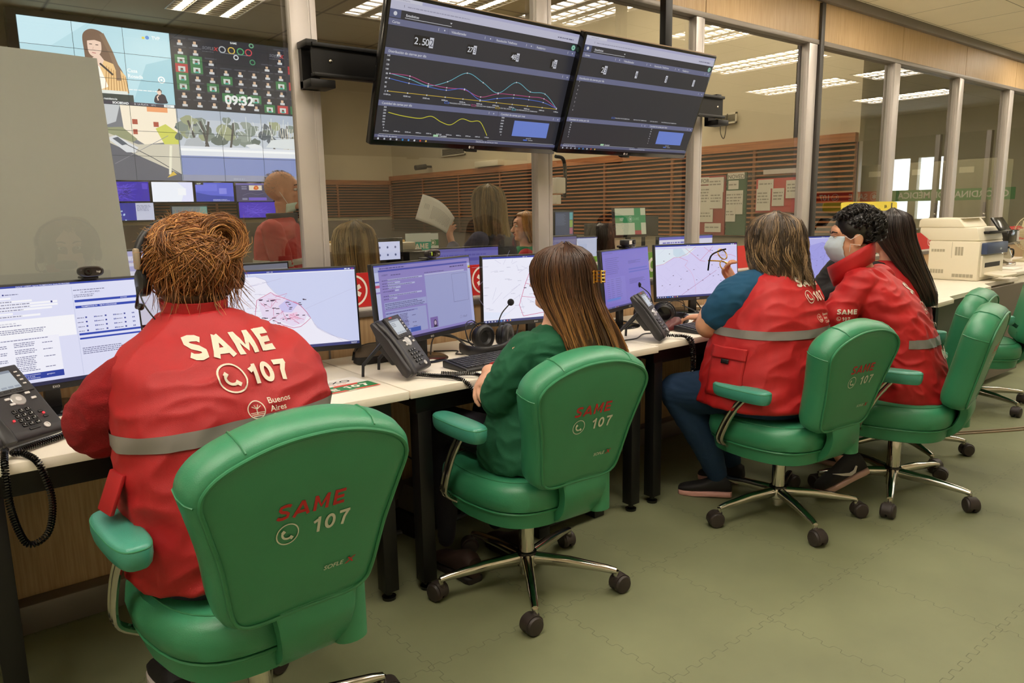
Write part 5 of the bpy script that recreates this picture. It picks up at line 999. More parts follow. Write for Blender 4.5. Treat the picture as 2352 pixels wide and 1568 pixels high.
far_tv(1.12, 1.425, 1.315, 1.440, c, 'blue television with white dots in the lower left under the video wall')
c = Canvas(160, 90, .95); c.rect(0, 0, 160, 90, (66, 40, 190)).lines([[(rd.uniform(0, 140), rd.uniform(0, 85)) for _ in range(3)] for _ in range(14)], 1.2, (128, 104, 246))
far_tv(2.055, 2.35, 1.318, 1.440, c, 'violet television behind the standing man')
c = Canvas(160, 90, .75); c.rect(0, 0, 160, 90, (146, 158, 156)).lines([[(0, 84-i*14), (128, 84-i*14)] for i in range(6)]+[[(26*i, 0), (26*i, 90)] for i in range(5)], 1, (90, 98, 150)).rect(128, 40, 160, 90, (136, 190, 180)).rect(128, 0, 160, 40, (146, 186, 150)).rect(96, 44, 126, 60, (120, 130, 120))
def far_mon(x, y, z, w_, h_, yaw, art, label, tilt=0, grp='monitors of the big room', stand=True, cas=None):
    R = empty('monitor', (x, y, FLOOR2+.72), radians(yaw), label, 'monitor', grp); zz = z-FLOOR2-.72; Mx = Matrix.Translation((0, 0, zz)) @ Matrix.Rotation(radians(tilt), 4, 'X')
    MB().box((-w_/2-.008, 0, -.02), (w_/2+.008, .03, h_+.008), .003, Mx).build('casing', M_PLA, R); s = MB().box((-w_/2, -.002, 0), (w_/2, .001, h_), 0, Mx).build('screen', M_SCR, R)
    art.mesh('picture', s, Mx @ V((-w_/2, -.0025, 0)), u0*(w_/160), (Mx.to_3x3() @ V((0, 0, 1)))*(h_/90), lift=.0005, step=.0001)
    if stand: MB().box((-.02, .03, .01), (.02, .05, zz+.08)).build('neck', M_PLA, R); MB().box((-.11, -.06, 0), (.11, .1, .01), .003).build('stand_base', M_PLA, R)
def strip(bg, bar, g=.9, seed=2):
    c = Canvas(160, 90, g); c.rect(0, 0, 160, 90, bg).rect(0, 84, 160, 90, bar).rect(8, 66, 150, 72, bar).scribble(10, 76, 120, 4, bar, 1, seed=seed).scribble(10, 56, 120, 3, bar, 7, seed=seed+1); return c
def deskrow(x0, x1, y0, y1, z, label):
    R = empty('desk', ((x0+x1)/2, (y0+y1)/2, FLOOR2), 0, label, 'desk', 'desks of the big room'); w_, d = (x1-x0)/2, (y1-y0)/2; h_ = z-FLOOR2
    MB().box((-w_, -d, h_-.03), (w_, d, h_), .003).build('desktop', M_DESK, R); MB().box((-w_+.05, -.02, .1), (w_-.05, .02, h_-.03)).build('panel', M_WOOD, R)
    for sx in (-w_+.06, w_-.06): MB().box((sx-.03, -d+.04, 0), (sx+.03, d-.04, h_-.03)).build('leg', M_BLK, R)
Y_ = FLOOR2+.72
deskrow(.2, 2.66, 2.95, 3.36, Y_, 'long desk just behind the glass left of the second post'); deskrow(2.7, 5.4, 3.1, 3.80, Y_, 'long desk behind the glass between the second and fourth post'); deskrow(4.32, 5.4, 4.1, 4.6, Y_, 'short desk under the raised monitor showing 107'); deskrow(2.2, 4.4, 4.7, 5.5, Y_, 'desk of the big room carrying the leaning signs'); deskrow(.5, 2.0, 4.9, 5.7, Y_, 'desk of the big room behind the standing man')
far_mon(.99, 3.08, .83, .50, .30, 4, strip((196, 194, 206), (150, 150, 170), .6), 'monitor behind the glass whose top edge shows above the coast map monitor')
far_mon(.58, 3.28, .90, .52, .30, 4, strip((226, 222, 246), (180, 176, 226)), 'bright monitor behind the glass right of the frosted sheet')
far_mon(2.50, 3.55, .85, .44, .275, -3, strip((122, 116, 196), (100, 94, 180), .8), 'violet monitor behind the glass below the raised sheet of paper')
far_mon(3.585, 3.72, .92, .26, .225, -8, art_map(1, .8), 'small bright map monitor behind the seated dark-haired woman')
far_mon(3.12, 3.42, .92, .26, .25, 0, strip((150, 146, 190), (110, 106, 170), .6, 9), 'dim monitor behind the glass right of the second post')
far_mon(4.72, 3.72, .80, .60, .315, -4, strip((226, 224, 250), (96, 96, 200), .95, 12), 'wide white monitor seen on both sides of the third post')
c = Canvas(160, 90, .62); c.rect(0, 0, 160, 90, (214, 212, 176)).rect(100, 0, 134, 90, (58, 150, 92)).rect(0, 40, 160, 66, (58, 150, 92)).rect(100, 0, 134, 14, (180, 60, 70)).rect(64, 40, 65, 66, (110, 180, 130)); c.text('107', 22, 48, 10, (224, 228, 200), bold=.03).text('SAME', 92, 49, 10, (130, 190, 140), bold=.02); star_icon(c, 79, 53, 9, (206, 222, 196))
far_mon(4.615, 4.20, 1.125, .315, .215, -9, c, 'raised monitor showing a green cross and 107', -6)
c = Canvas(160, 90, .7); c.rect(0, 0, 160, 90, (72, 84, 110)).scribble(6, 80, 90, 3, (120, 132, 160), 9, seed=3).rects([(128, 60, 156, 88)], (110, 186, 190)).rect(128, 30, 156, 58, (150, 180, 90)).rect(128, 4, 156, 28, (190, 110, 130))
far_mon(3.48, 3.78, 1.165, .145, .155, -10, c, 'small dark monitor with a coloured column beside the second post')
for k, (x, z, w_, h_) in enumerate(((5.02, 1.10, .34, .17), (4.46, 1.10, .30, .12))): tag(MB().box((x-w_/2, 4.4, z), (x+w_/2, 4.44, z+h_), .003).box((x-.02, 4.42, Y_), (x+.02, 4.43, z+.02)).box((x-.1, 4.36, Y_), (x+.1, 4.5, Y_+.01)).build('monitor', M_PLA), ['dark switched-off monitor right of the third post', 'dark switched-off monitor left of the third post'][k], 'monitor')
c = Canvas(160, 90, .8)
far_mon(1.78, 6.4, 1.255, .27, .16, 0, (lambda c: c.rect(0, 0, 160, 90, (146, 158, 156)).lines([[(0, 84-i*14), (128, 84-i*14)] for i in range(6)]+[[(26*i, 0), (26*i, 90)] for i in range(5)], 1, (90, 98, 150)).rect(128, 40, 160, 90, (136, 190, 180)).rect(128, 0, 160, 40, (146, 186, 150)))(Canvas(160, 90, .6)), 'grey planning screen with green cells above the hair of the headset woman', stand=False); MB().box((-.02, .03, -.72), (.02, .06, .6)).box((-.2, -.15, -.72), (.2, .2, -.70)).build('floor_stand', M_BLK, bpy.data.objects[[o.name for o in bpy.data.objects if o.get('label', '').startswith('grey planning')][0]])
# leaning SAME placards, multifunction printer, paper tray
def placard(x, y, z, w_, h_, label, kind):
    global Y_
    R = empty('placard', (x, y, z), radians(-8), label, 'placard', 'SAME placards in the big room'); MB().box((-w_/2, 0, 0), (w_/2, .006, h_)).build('board', mat('placard_white', (214, 226, 224), .5), R); cv = Canvas(1, 1)
    MB().box((-.03, .006, Y_-z), (.03, .02, .02)).box((-.06, -.03, Y_-z), (.06, .06, Y_-z+.01)).build('stand', M_PLA, R); G_ = (50, 170, 150) if kind else (40, 130, 80); cv.rect(-w_/2, h_*.45, w_/2, h_*.72, G_).rect(-w_*.2, 0, w_*.02, h_*.45, G_).rect(-w_*.1, 0, w_*.3, h_*.06, (190, 60, 76)); block(cv, 'SAME', -w_*.30, h_*.5, h_*.17, WHT, .24, 1.1) if kind else star_icon(cv, w_*.2, h_*.58, h_*.12, WHT)
    cv.mesh('print', R, (0, -.001, 0), u0, (0, 0, 1))
placard(3.19, 5.2, .92, .22, .25, 'teal and white placard reading SAME beside the printer', 1); placard(3.42, 5.4, .97, .17, .19, 'green and white placard right of the SAME placard', 0)
R = empty('multifunction_printer', (2.62, 4.75, Y_), 0, 'cream and black printer with a lit touch panel behind the blonde hair', 'printer')
MB().box((-.42, -.25, 0), (.30, .3, .38), .01).build('body', mat('printer_cream', (196, 186, 160), .5), R); MB().box((-.20, -.29, .24), (.30, -.25, .47), .004).build('dark_front', M_PLG, R)
MB().box((-.42, -.20, .48), (.15, .3, .53), .008).build('feeder', mat('printer_cream', (196, 186, 160), .5), R); MB().box((-.42, -.2, .38), (.2, .3, .48), .004).build('scanner', mat('printer_grey', (120, 112, 96), .5), R); MB().box((-.3, -.1, .53), (.12, .25, .545), .002).build('paper_tray', mat('manila', (206, 170, 100), .6), R)
p_ = MB().box((-.26, -.31, .40), (-.02, -.29, .57), .004).build('touch_panel', M_PLG, R); c = Canvas(160, 90, .95); c.rect(0, 0, 160, 90, (214, 216, 250))
for i in range(3):
    for j_ in range(2): c.disc(30+i*50, 62-j_*38, 6, (90, 96, 140), 10)
c.mesh('picture', p_, (-.235, -.3105, .425), u0*(.19/160), V((0, 0, .12/90)))
# pin boards on the slatted wall, vents, conduits
def xboard(y0, y1, z0, z1, m, label, papers, name='pin_board', grp=None):
    R = empty(name, (SX-.10, y0, z0), radians(-90), label, 'board', grp); w_, h_ = y0-y1, z1-z0
    MB().box((0, 0, 0), (w_, .02, h_)).build('board', m, R)
    for k, (a, b, c_, d, t_) in enumerate(papers):
        q = MB().box((a*w_, -.006-.001*k, b*h_), (c_*w_, -.002-.001*k, d*h_)).build('paper', mat('pinned_paper', (196, 190, 172), .7), R); cv = Canvas(1, 1)
        if t_: 
            for i_, ln in enumerate(t_): cv.text(ln, (a+.02)*w_, d*h_-.07-.08*i_, .05, (70, 66, 60), bold=.01)
        else: cv.scribble((a+.03)*w_, d*h_-.06, (c_-a-.06)*w_, .022, (130, 124, 112), max(1, int((d-b)*h_/.05)-1), seed=k)
        cv.mesh('print', q, (0, -.0065-.001*k, 0), u0, (0, 0, 1))
    return R
xboard(6.32, 5.86, .98, 1.74, mat('board_red', (140, 50, 46), .8), 'dark red pin board covered with papers beside the third post', [(.0, .86, .45, .98, ['INFORMACION', 'OPERATIVA']), (.45, .72, .95, .97, None), (.0, .42, .5, .84, None), (.5, .45, .93, .74, None), (.0, .22, .62, .44, None), (.35, .05, .9, .2, None)])
xboard(5.84, 5.55, .98, 1.76, mat('board_green', (52, 84, 56), .8), 'green pin board with hanging papers next to the dark red board', [(.05, .9, .9, 1.0, ['NOVEDADES']), (.1, .74, .62, .88, None), (.0, .34, .86, .72, None), (.0, .22, .5, .45, None)])
xboard(5.41, 4.84, 1.265, 1.67, mat('board_bright_red', (172, 48, 46), .8), 'bright red pin board with three white papers', [(.05, .70, .42, .97, None), (.02, .05, .36, .70, None), (.40, .18, .68, .70, None), (.72, .4, 1.0, .92, None)])
xboard(5.32, 4.86, 1.72, 1.775, mat('title_strip', (186, 172, 160), .7), 'pale title strip above the bright red board', [])
def grille(y0, y1, z0, z1, label):
    R = empty('wall_vent', (SX-.02, y0, z0), radians(-90), label, 'vent', 'air grilles on the side wall'); w_, h_ = y0-y1, z1-z0
    MB().box((0, -.02, 0), (w_, .0, .02)).box((0, -.02, h_-.02), (w_, 0, h_)).box((0, -.02, 0), (.02, 0, h_)).box((w_-.02, -.02, 0), (w_, 0, h_)).build('frame', mat('vent_frame', (196, 186, 160), .6), R)
    t = MB(); n_ = max(3, int(h_/.018))
    for i in range(n_): t.box((.02, -.012, .02+i*(h_-.04)/n_), (w_-.02, -.004, .02+(i+.5)*(h_-.04)/n_))
    t.build('fins', mat('vent_dark', (104, 98, 84), .7), R)
grille(6.15, 5.77, 2.38, 2.51, 'rectangular air grille above the slats right of the televisions'); grille(12.5, 11.7, 2.40, 2.56, 'small air grille left of the corner post'); grille(10.6, 9.9, 2.42, 2.57, 'small air grille nearest the second post')
tag(MB().tube(catmull([(SX-.05, 5.98, 2.55), (SX-.05, 6.0, 2.3), (SX-.05, 5.95, 2.2), (SX-.05, 5.92, 2.28), (SX-.05, 5.9, 2.5)], 6, False), .006, 6).build('cable', M_PLA), 'thin cable hanging over the air grille', 'cable')
R = empty('security_camera', (SX-.05, 12.9, 2.24), radians(-90), 'small security camera on the wall near the far corner', 'camera'); MB().box((-.02, -.12, -.02), (.02, .03, .02)).build('arm', M_PLA, R); MB().cyl((0, -.34, -.03), (0, -.10, .0), .05, n=14).build('body', M_PLA, R)
R = empty('wall_speaker', (SX-.05, 10.9, 2.13), 0, 'flat pale box on the slat rail near the standing woman', 'speaker'); MB().box((-.1, -.35, 0), (.05, .35, .10), .01).build('case', mat('vent_frame', (196, 186, 160), .6), R)
R = empty('projector_mount', (3.95, 4.35, 1.38), 0, 'white device with a black cable below the right television', 'device'); MB().box((-.06, -.04, .08), (.04, .04, .20), .008).build('case', mat('tray_white', (226, 220, 204), .5), R); MB().tube(catmull([(-.03, 0, .36), (.05, 0, .34), (.07, 0, .22), (.06, 0, .05)], 6, False), .014, 8).build('hose', M_PLA, R); MB().box((-.05, -.03, 0), (.0, .03, .07), .005).build('plug', mat('tray_white', (226, 220, 204), .5), R)
# lockers standing at the right end of the big room
M_LOCK = mat('locker_beige', (150, 142, 112), .5)
for k in range(4):
    y0 = 4.80-k*.47; R = empty('locker', (8.55, y0, FLOOR2), radians(-90), ['beige metal locker, leftmost of the row behind the glass', 'beige metal locker, second from the left behind the glass', 'beige metal locker, third from the left behind the glass', 'beige metal locker, rightmost of the row behind the glass'][k], 'locker', 'metal lockers behind the glass')
    MB().box((.005, .02, 0), (.465, .5, 1.895), .004).build('body', M_LOCK, R)
    for j_, (a, b) in enumerate(((.03, .93), (.95, 1.87))):
        d_ = MB().box((.015, .0, a), (.455, .02, b), .003).build('door', M_LOCK, R); MB().box((.39, -.006, (a+b)/2-.05), (.42, 0, (a+b)/2+.05), .002).build('latch', M_ALUD, d_); MB().box((.40, -.02, (a+b)/2-.10), (.425, -.006, (a+b)/2-.06), .004).build('padlock', M_CHROME, d_)
        MB().box((.14, -.002, b-.11), (.28, .0, b-.05)).build('name_card', mat('card_cream', (220, 212, 180), .7), d_)
# ---------------------------------------------------------------- people kit
M_SKIN = mat('skin_light', (224, 172, 144), .55, spec=.35, nz=.04, ns=30); M_SKIN2 = mat('skin_tan', (204, 150, 118), .55, spec=.35, nz=.04, ns=30)
def remesh(mb, name, m, parent, vox=.006, sm=4, fold=None, inflate=0):
    me = bpy.data.meshes.new('t'); bmesh.ops.recalc_face_normals(mb.bm, faces=mb.bm.faces[:]); mb.bm.to_mesh(me); mb.bm.free(); ob = bpy.data.objects.new('t', me); col.objects.link(ob)
    r = ob.modifiers.new('r', 'REMESH'); r.mode = 'VOXEL'; r.voxel_size = vox; r.use_smooth_shade = True
    s = ob.modifiers.new('s', 'SMOOTH'); s.factor = .6; s.iterations = sm
    dg = bpy.context.evaluated_depsgraph_get(); dg.update(); out = bpy.data.meshes.new_from_object(ob.evaluated_get(dg)); bpy.data.objects.remove(ob); bpy.data.meshes.remove(me)
    if fold or inflate:
        ns = [v.normal.copy() for v in out.vertices]
        for v, n in zip(out.vertices, ns): v.co += n*((fold(v.co, n) if fold else 0)+inflate)
    out.name = name; out.materials.clear(); out.materials.append(m)
    for p in out.polygons: p.use_smooth = True
    o = bpy.data.objects.new(name, out); col.objects.link(o)
    if parent: o.parent = parent; o.matrix_parent_inverse = parent.matrix_world.inverted() if False else Matrix.Translation(-parent.location)
    return o
def folds(amp=.006, sc=(7, 7, 16), rot=None, ridge=.6, seed=0):
    def f(p, n):
        q = rot @ p if rot else p; q = V((q.x*sc[0]+seed, q.y*sc[1], q.z*sc[2])); w = noise.noise(q*.5)*1.5; q = q+V((w, w, 0))
        a = noise.noise(q); b = 1-abs(noise.noise(q*1.7+V((5, 3, 1))))*2.4
        return amp*(a*(1-ridge)+b*ridge*.7)
    return f
def limb(mb, P, R, n=16, k=5):
    """rounded, tapered limb through points"""
    pts = catmull([tuple(p) for p in P], k, False); m = len(pts); rs = []
    for i in range(m):
        f = i/(m-1)*(len(R)-1); a = int(min(f, len(R)-2)); rs.append(R[a]+(R[a+1]-R[a])*(f-a))
    d0 = (pts[0]-pts[1]).normalized(); d1 = (pts[-1]-pts[-2]).normalized(); r0, r1 = rs[0], rs[-1]
    A = [pts[0]+d0*r0*sin(t) for t in (1.45, 1.1, .7, .35)]; B = [pts[-1]+d1*r1*sin(t) for t in (.35, .7, 1.1, 1.45)]
    return mb.tube(A+pts+B, [r0*cos(t) for t in (1.45, 1.1, .7, .35)]+rs+[r1*cos(t) for t in (.35, .7, 1.1, 1.45)], n)
def trunk(mb, S, yaw=0, n=2.4, k=32):
    """S: (cx, cy, cz, half width, half depth[, tilt]) stacked sections"""
    c_, s_ = cos(yaw), sin(yaw); R = []
    q = catmull([(a[0], a[1], a[2]) for a in S], 4, False); w_ = catmull([(a[3], a[4], a[5] if len(a) > 5 else 0) for a in S], 4, False)
    for p, w in zip(q, w_): R.append([V((p.x+e.x*w.x*c_-e.y*w.y*s_, p.y+e.x*w.x*s_+e.y*w.y*c_, p.z+e.y*w.y*tan(w.z))) for e in superell(1, 1, n, k)])
    return mb.rings(R)
class Head:
    """local frame: f forward, l towards the person's left, u up"""
    def __init__(s, c, yaw, pitch=0, roll=0, sc=1): 
        s.M = Matrix.Translation(c) @ Matrix.Rotation(radians(yaw), 4, 'Z') @ Matrix.Rotation(radians(-pitch), 4, 'Y') @ Matrix.Rotation(radians(roll), 4, 'X') @ Matrix.Scale(sc, 4); s.sc = sc
    def p(s, f, l, u): return s.M @ V((f, l, u))
    def ell(s, mb, c, r, n=20, m=12):
        t = MB(); t.ball(c, r, n, m); mb.merge(t.bm, s.M); return mb
    def build(s, mb, ears=True, jaw=1):
        s.ell(mb, (-.008, 0, .022), (.097, .076, .088), 28, 16); s.ell(mb, (.030, 0, -.035), (.060, .060, .078)); s.ell(mb, (.045, 0, -.085), (.042*jaw, .042*jaw, .030)); s.ell(mb, (.078, 0, .030), (.018, .050, .030))
        s.ell(mb, (.068, .030, -.028), (.020, .020, .016)); s.ell(mb, (.068, -.030, -.028), (.020, .020, .016))
        limb(mb, [s.p(.088, 0, .012), s.p(.099, 0, -.010), s.p(.112, 0, -.032)], [.0075*s.sc, .009*s.sc, .0125*s.sc], 12); s.ell(mb, (.101, .011, -.036), (.008, .007, .006)); s.ell(mb, (.101, -.011, -.036), (.008, .007, .006))
        s.ell(mb, (.086, 0, -.058), (.011, .022, .0055)); s.ell(mb, (.084, 0, -.067), (.011, .019, .006)); s.ell(mb, (.074, 0, -.095), (.018, .020, .015))
        if ears:
            for q in (-1, 1): s.ell(mb, (-.004, q*.077, -.012), (.020, .008, .031)); s.ell(mb, (.006, q*.073, -.034), (.010, .009, .012))
        return s
    def extras(s, root, eye=(60, 40, 28), brow=(40, 28, 22), lips=(176, 98, 90), inv=None):
        def put(mb, name, m): o = mb.build(name, m); o.parent = root; o.matrix_parent_inverse = Matrix.Translation(-root.location); return o
        for q in (-1, 1):
            t = MB(); s.ell(t, (.0785, q*.030, .004), (.0125, .0135, .0095), 16, 10); e = put(t, 'eye', mat('eye_white', (226, 220, 212), .25))
            t = MB(); s.ell(t, (.0895, q*.030, .004), (.0028, .0055, .0055), 14, 8); i = put(t, 'iris', mat('iris_%d' % eye[0], eye, .2))
            t = MB(); limb(t, [s.p(.084, q*.016, .0145), s.p(.092, q*.030, .0165), s.p(.082, q*.045, .012)], [.0028, .003, .002], 8); put(t, 'eyelid', M_SKIN2)
            t = MB(); limb(t, [s.p(.0945, q*.014, .0255), s.p(.093, q*.030, .0315), s.p(.078, q*.050, .027)], [.003, .0034, .002], 8); put(t, 'eyebrow', mat('brow_%d' % brow[0], brow, .8))
        t = MB(); limb(t, [s.p(.088, .020, -.0615), s.p(.097, 0, -.059), s.p(.088, -.020, -.0615)], [.0022, .0042, .0022], 8); limb(t, [s.p(.088, .018, -.0635), s.p(.096, 0, -.066), s.p(.088, -.018, -.0635)], [.002, .0046, .002], 8); put(t, 'lips', mat('lips_%d' % lips[0], lips, .45))
def hand(mb, wrist, d, n, side=1, curl=(.5, .55, .6, .65), thumb=.4, sc=1, spread=.06, pinch=None):
    """wrist point, d direction of the palm, n palm normal (the way the palm faces), side: +1 thumb lies towards n x d"""
    wrist, d, n = V(wrist), V(d).normalized(), V(n).normalized(); n = (n-d*n.dot(d)).normalized(); t = n.cross(d)*side
    R = []
    for a, w, h in ((-.012, .022, .018), (.0, .026, .020), (.03, .034, .019), (.065, .041, .017), (.088, .040, .013), (.094, .030, .008)): R.append([wrist+d*a*sc+t*(x.x*w*sc)+n*(x.y*h*sc*.8) for x in superell(1, 1, 2.4, 18)])
    mb.rings(R); tips = []
    for i, (o, L, r) in enumerate(((.030, .070, .0088), (.0105, .078, .0090), (-.0095, .073, .0086), (-.029, .058, .0077))):
        b = wrist+d*.080*sc+t*o*sc; dd = (d+t*spread*(1.5-i)*.8).normalized(); pts = [b]; ang = 0; p = b
        for j, f in enumerate((.46, .30, .24)):
            ang += curl[i]*(.75, 1.0, .7)[j]; v = dd*cos(ang)+n*sin(ang); p = p+v*L*f*sc; pts.append(p)
        limb(mb, pts, [r*1.12*sc, r*1.0*sc, r*.92*sc, r*.8*sc], 12, 4); tips.append(p)
    b = wrist+d*.022*sc+t*.024*sc; v1 = (d*.75+t*.72+n*.25).normalized(); v2 = (d*(1-thumb*.3)+t*(.45-thumb)+n*(.25+thumb)).normalized()
    limb(mb, [b, b+v1*.040*sc, b+v1*.040*sc+v2*.030*sc, b+v1*.040*sc+v2*.056*sc], [.015*sc, .0125*sc, .0105*sc, .0088*sc], 12, 4); tips.append(b+v1*.04*sc+v2*.056*sc)
    return tips
def hair_mat(name, c1, c2, c3, r=.42):
    m = bpy.data.materials.new(name); m.use_nodes = True; nt = m.node_tree; b = nt.nodes['Principled BSDF']; a = nd(nt, 'ShaderNodeAttribute'); a.attribute_name = 'tone'; cr = nd(nt, 'ShaderNodeValToRGB'); e = cr.color_ramp.elements
    e[0].color = (*lin(c1), 1); e[1].color = (*lin(c3), 1); q = e.new(.55); q.color = (*lin(c2), 1); nt.links.new(a.outputs['Fac'], cr.inputs[0]); nt.links.new(cr.outputs[0], b.inputs['Base Color']); b.inputs['Roughness'].default_value = r; b.inputs['Specular IOR Level'].default_value = .6
    return m
def strands(name, S, m, parent, core=None):
    """S: (points, radius, tone at the root, tone at the tip); core: MB hull included with a dark tone"""
    vs = []; fs = []; tn = []
    if core:
        bmesh.ops.recalc_face_normals(core.bm, faces=core.bm.faces[:]); core.bm.verts.ensure_lookup_table(); core.bm.verts.index_update()
        for v in core.bm.verts: vs.append(tuple(v.co)); tn.append(.12)
        for f in core.bm.faces: fs.append(tuple(v.index for v in f.verts))
        core.bm.free()
    for P, r, t0, t1 in S:
        k = len(vs); n = len(P)
        if n < 2: continue
        up = None
        for i in range(n):
            t = (P[min(i+1, n-1)]-P[max(i-1, 0)]); t = t.normalized() if t.length > 1e-9 else V((0, 0, 1))
            if up is None: up = t.orthogonal().normalized()
            u_ = up-t*up.dot(t); up = u_.normalized() if u_.length > 1e-6 else t.orthogonal().normalized(); sd = t.cross(up); q = r*(1-(i/(n-1))**3*.75)*(.7 if i == 0 else 1)
            for j in range(3): a = 2*pi*j/3; vs.append(tuple(P[i]+(up*cos(a)+sd*sin(a))*q)); tn.append(t0+(t1-t0)*i/(n-1))
        for i in range(n-1):
            for j in range(3): fs.append((k+3*i+j, k+3*i+(j+1) % 3, k+3*i+3+(j+1) % 3, k+3*i+3+j))
    me = bpy.data.meshes.new(name); me.from_pydata(vs, [], fs); at = me.attributes.new('tone', 'FLOAT', 'POINT'); at.data.foreach_set('value', tn); me.materials.append(m)
    for p in me.polygons: p.use_smooth = True
    o = bpy.data.objects.new(name, me); col.objects.link(o)
    if parent: o.parent = parent; o.matrix_parent_inverse = Matrix.Translation(-parent.location)
    return o
def prof_at(PR, z):
    """PR sorted top to bottom: (z, cx, cy, rx, ry)"""
    if z >= PR[0][0]: return PR[0][1:]
    for a, b in zip(PR, PR[1:]):
        if b[0] <= z <= a[0]:
            f = (a[0]-z)/(a[0]-b[0]); f_ = f; return tuple(p+(q-p)*f_ for p, q in zip(a[1:], b[1:]))
    return PR[-1][1:]
def long_hair(name, PR, face, m, parent, n=900, wave=.006, open_=62, seed=1, r=.0016, zlo=None, tone=(.1, .5, .5, 1.0), crown=.35, thin=1.0):
    """hair falling along the stacked ellipses PR; face: azimuth (deg) left open"""
    rd = random.Random(seed); S = []; zt, zb = PR[0][0], PR[-1][0]; core = MB(); R = []
    for i in range(26):
        z = zt+(zb+.05*(zt-zb)-zt)*(i/25)**1.0; cx, cy, rx, ry = prof_at(PR, z); row = []
        for j in range(40):
            a = 2*pi*j/40; d = abs((math.degrees(a)-face+180) % 360-180); k = .93*thin if d > open_ else (.93-.35*min(1, (open_-d)/18)); k = k if z < zt-.03 or d > open_ else .93
            row.append(V((cx+rx*k*cos(a), cy+ry*k*sin(a), z)))
        R.append(row)
    core.rings(R)
    for lk in range(max(20, n//13)):      # locks: strands that share a wave, a tone and a tip
        while 1:
            a = rd.uniform(0, 360); d = abs((a-face+180) % 360-180)
            if d > open_-rd.random()*6: break
        ar = radians(a); zz = zt-(zt-zb)*crown*rd.random()**2.4*.6; ph, pw, dr, g = rd.uniform(0, 6), rd.uniform(.7, 1.4), rd.uniform(-.20, .20), rd.random(); sh0 = rd.uniform(.92, 1.03); wv = wave*rd.uniform(.5, 1.6); z2 = zb+(zt-zb)*rd.random()**1.5*.2 if zlo is None else max(zb, zlo(ar, rd)); fl = rd.uniform(-.05, .09)
        for q in range(13):
            da = rd.gauss(0, .075); ds = rd.gauss(0, .016); z0 = zz+rd.uniform(-.01, .01); z1 = z2+rd.uniform(0, .03); P = []; m_ = 16; ph2 = ph+rd.gauss(0, .25)
            for i in range(m_+1):
                f = i/m_; z = z0+(z1-z0)*(f**1.25); cx, cy, rx, ry = prof_at(PR, z); cv_ = 1-.75*f*f
                aa = ar+da*cv_+dr*f+wv*8*sin(f*9*pw+ph2)*f; rr = sh0+ds*cv_+wv*3*sin(f*14*pw+ph2*2)*f+fl*f*f*f
                P.append(V((cx+rx*rr*cos(aa), cy+ry*rr*sin(aa), z)))
            gg = min(1, max(0, g+rd.gauss(0, .12))); t0 = tone[0]+(tone[1]-tone[0])*gg; t1 = tone[2]+(tone[3]-tone[2])*gg
            S.append((P, r*rd.uniform(.7, 1.5), t0, t1))
    return strands(name, S, m, parent, core)
def around(body, c, z0, z1, name, m, parent, out=.003, a0=0, a1=360, slope=None, n=90):
    """fabric band laid round a body mesh: rays from the axis outwards, last hit wins"""
    inv = Matrix.Translation(parent.location); bv = BVHTree.FromPolygons([v.co for v in body.data.vertices], [tuple(p.vertices) for p in body.data.polygons]); rows = []
    for i in range(n+1):
        a = radians(a0+(a1-a0)*i/n); d = V((cos(a), sin(a), 0)); row = []
        for k in range(4):
            z = z0+(z1-z0)*k/3+(slope(a) if slope else 0); h, nn, _, _ = bv.ray_cast(V((c[0], c[1], z))+d*1.2, -d)
            row.append(h+d*out if h is not None else None)
        rows.append(row)
    vs = []; fs = []; ix = {}
    for i, row in enumerate(rows):
        for k, p in enumerate(row):
            if p is not None: ix[i, k] = len(vs); vs.append(tuple(p))
    for i in range(n):
        for k in range(3):
            q = [(i, k), (i+1, k), (i+1, k+1), (i, k+1)]
            if all(x in ix for x in q) and (V(vs[ix[q[0]]])-V(vs[ix[q[1]]])).length < .06: fs.append(tuple(ix[x] for x in q))
    me = bpy.data.meshes.new(name); me.from_pydata(vs, [], fs); me.materials.append(m); [setattr(p, 'use_smooth', True) for p in me.polygons]; o = bpy.data.objects.new(name, me); col.objects.link(o); o.parent = parent; o.matrix_parent_inverse = Matrix.Translation(-parent.location); return o
def emboss(cv, body, o, u, v, name, parent, reach=.9, out=.0025):
    bv = BVHTree.FromPolygons([x.co for x in body.data.vertices], [tuple(p.vertices) for p in body.data.polygons]); ob = cv.mesh(name, None, o, u, v, proj=(bv, reach, .012, out)); ob.parent = parent; ob.matrix_parent_inverse = Matrix.Translation(-parent.location); return ob
def person(label, loc): return empty('person', loc, 0, label, 'person')
def putp(mb, name, m, root): o = mb.build(name, m); o.parent = root; o.matrix_parent_inverse = Matrix.Translation(-root.location); return o
M_RED = mat('red_vest_fabric', (164, 14, 22), .58, nz=.06, ns=14, bump=.25, bs=700); M_RED2 = mat('red_fleece', (142, 12, 20), .95, nz=.08, ns=20, bump=.7, bs=500); M_RED3 = mat('bright_red_jacket', (178, 20, 24), .6, nz=.06, ns=14, bump=.25, bs=700)
M_TAPE = mat('grey_reflective_tape', (116, 112, 106), .5); M_JEAN = mat('dark_navy_trousers', (28, 32, 50), .85, bump=.4, bs=500); STW = (206, 197, 180)
def seal_block(cv, x, y, s):
    seal_icon(cv, x, y, .017*s, STW); 
    for i, t in enumerate(('Buenos', 'Aires', 'Ciudad')): cv.text(t, x+.026*s, y+(.0085-.0155*i)*s, .0115*s, STW, bold=.012, sx=1.05)
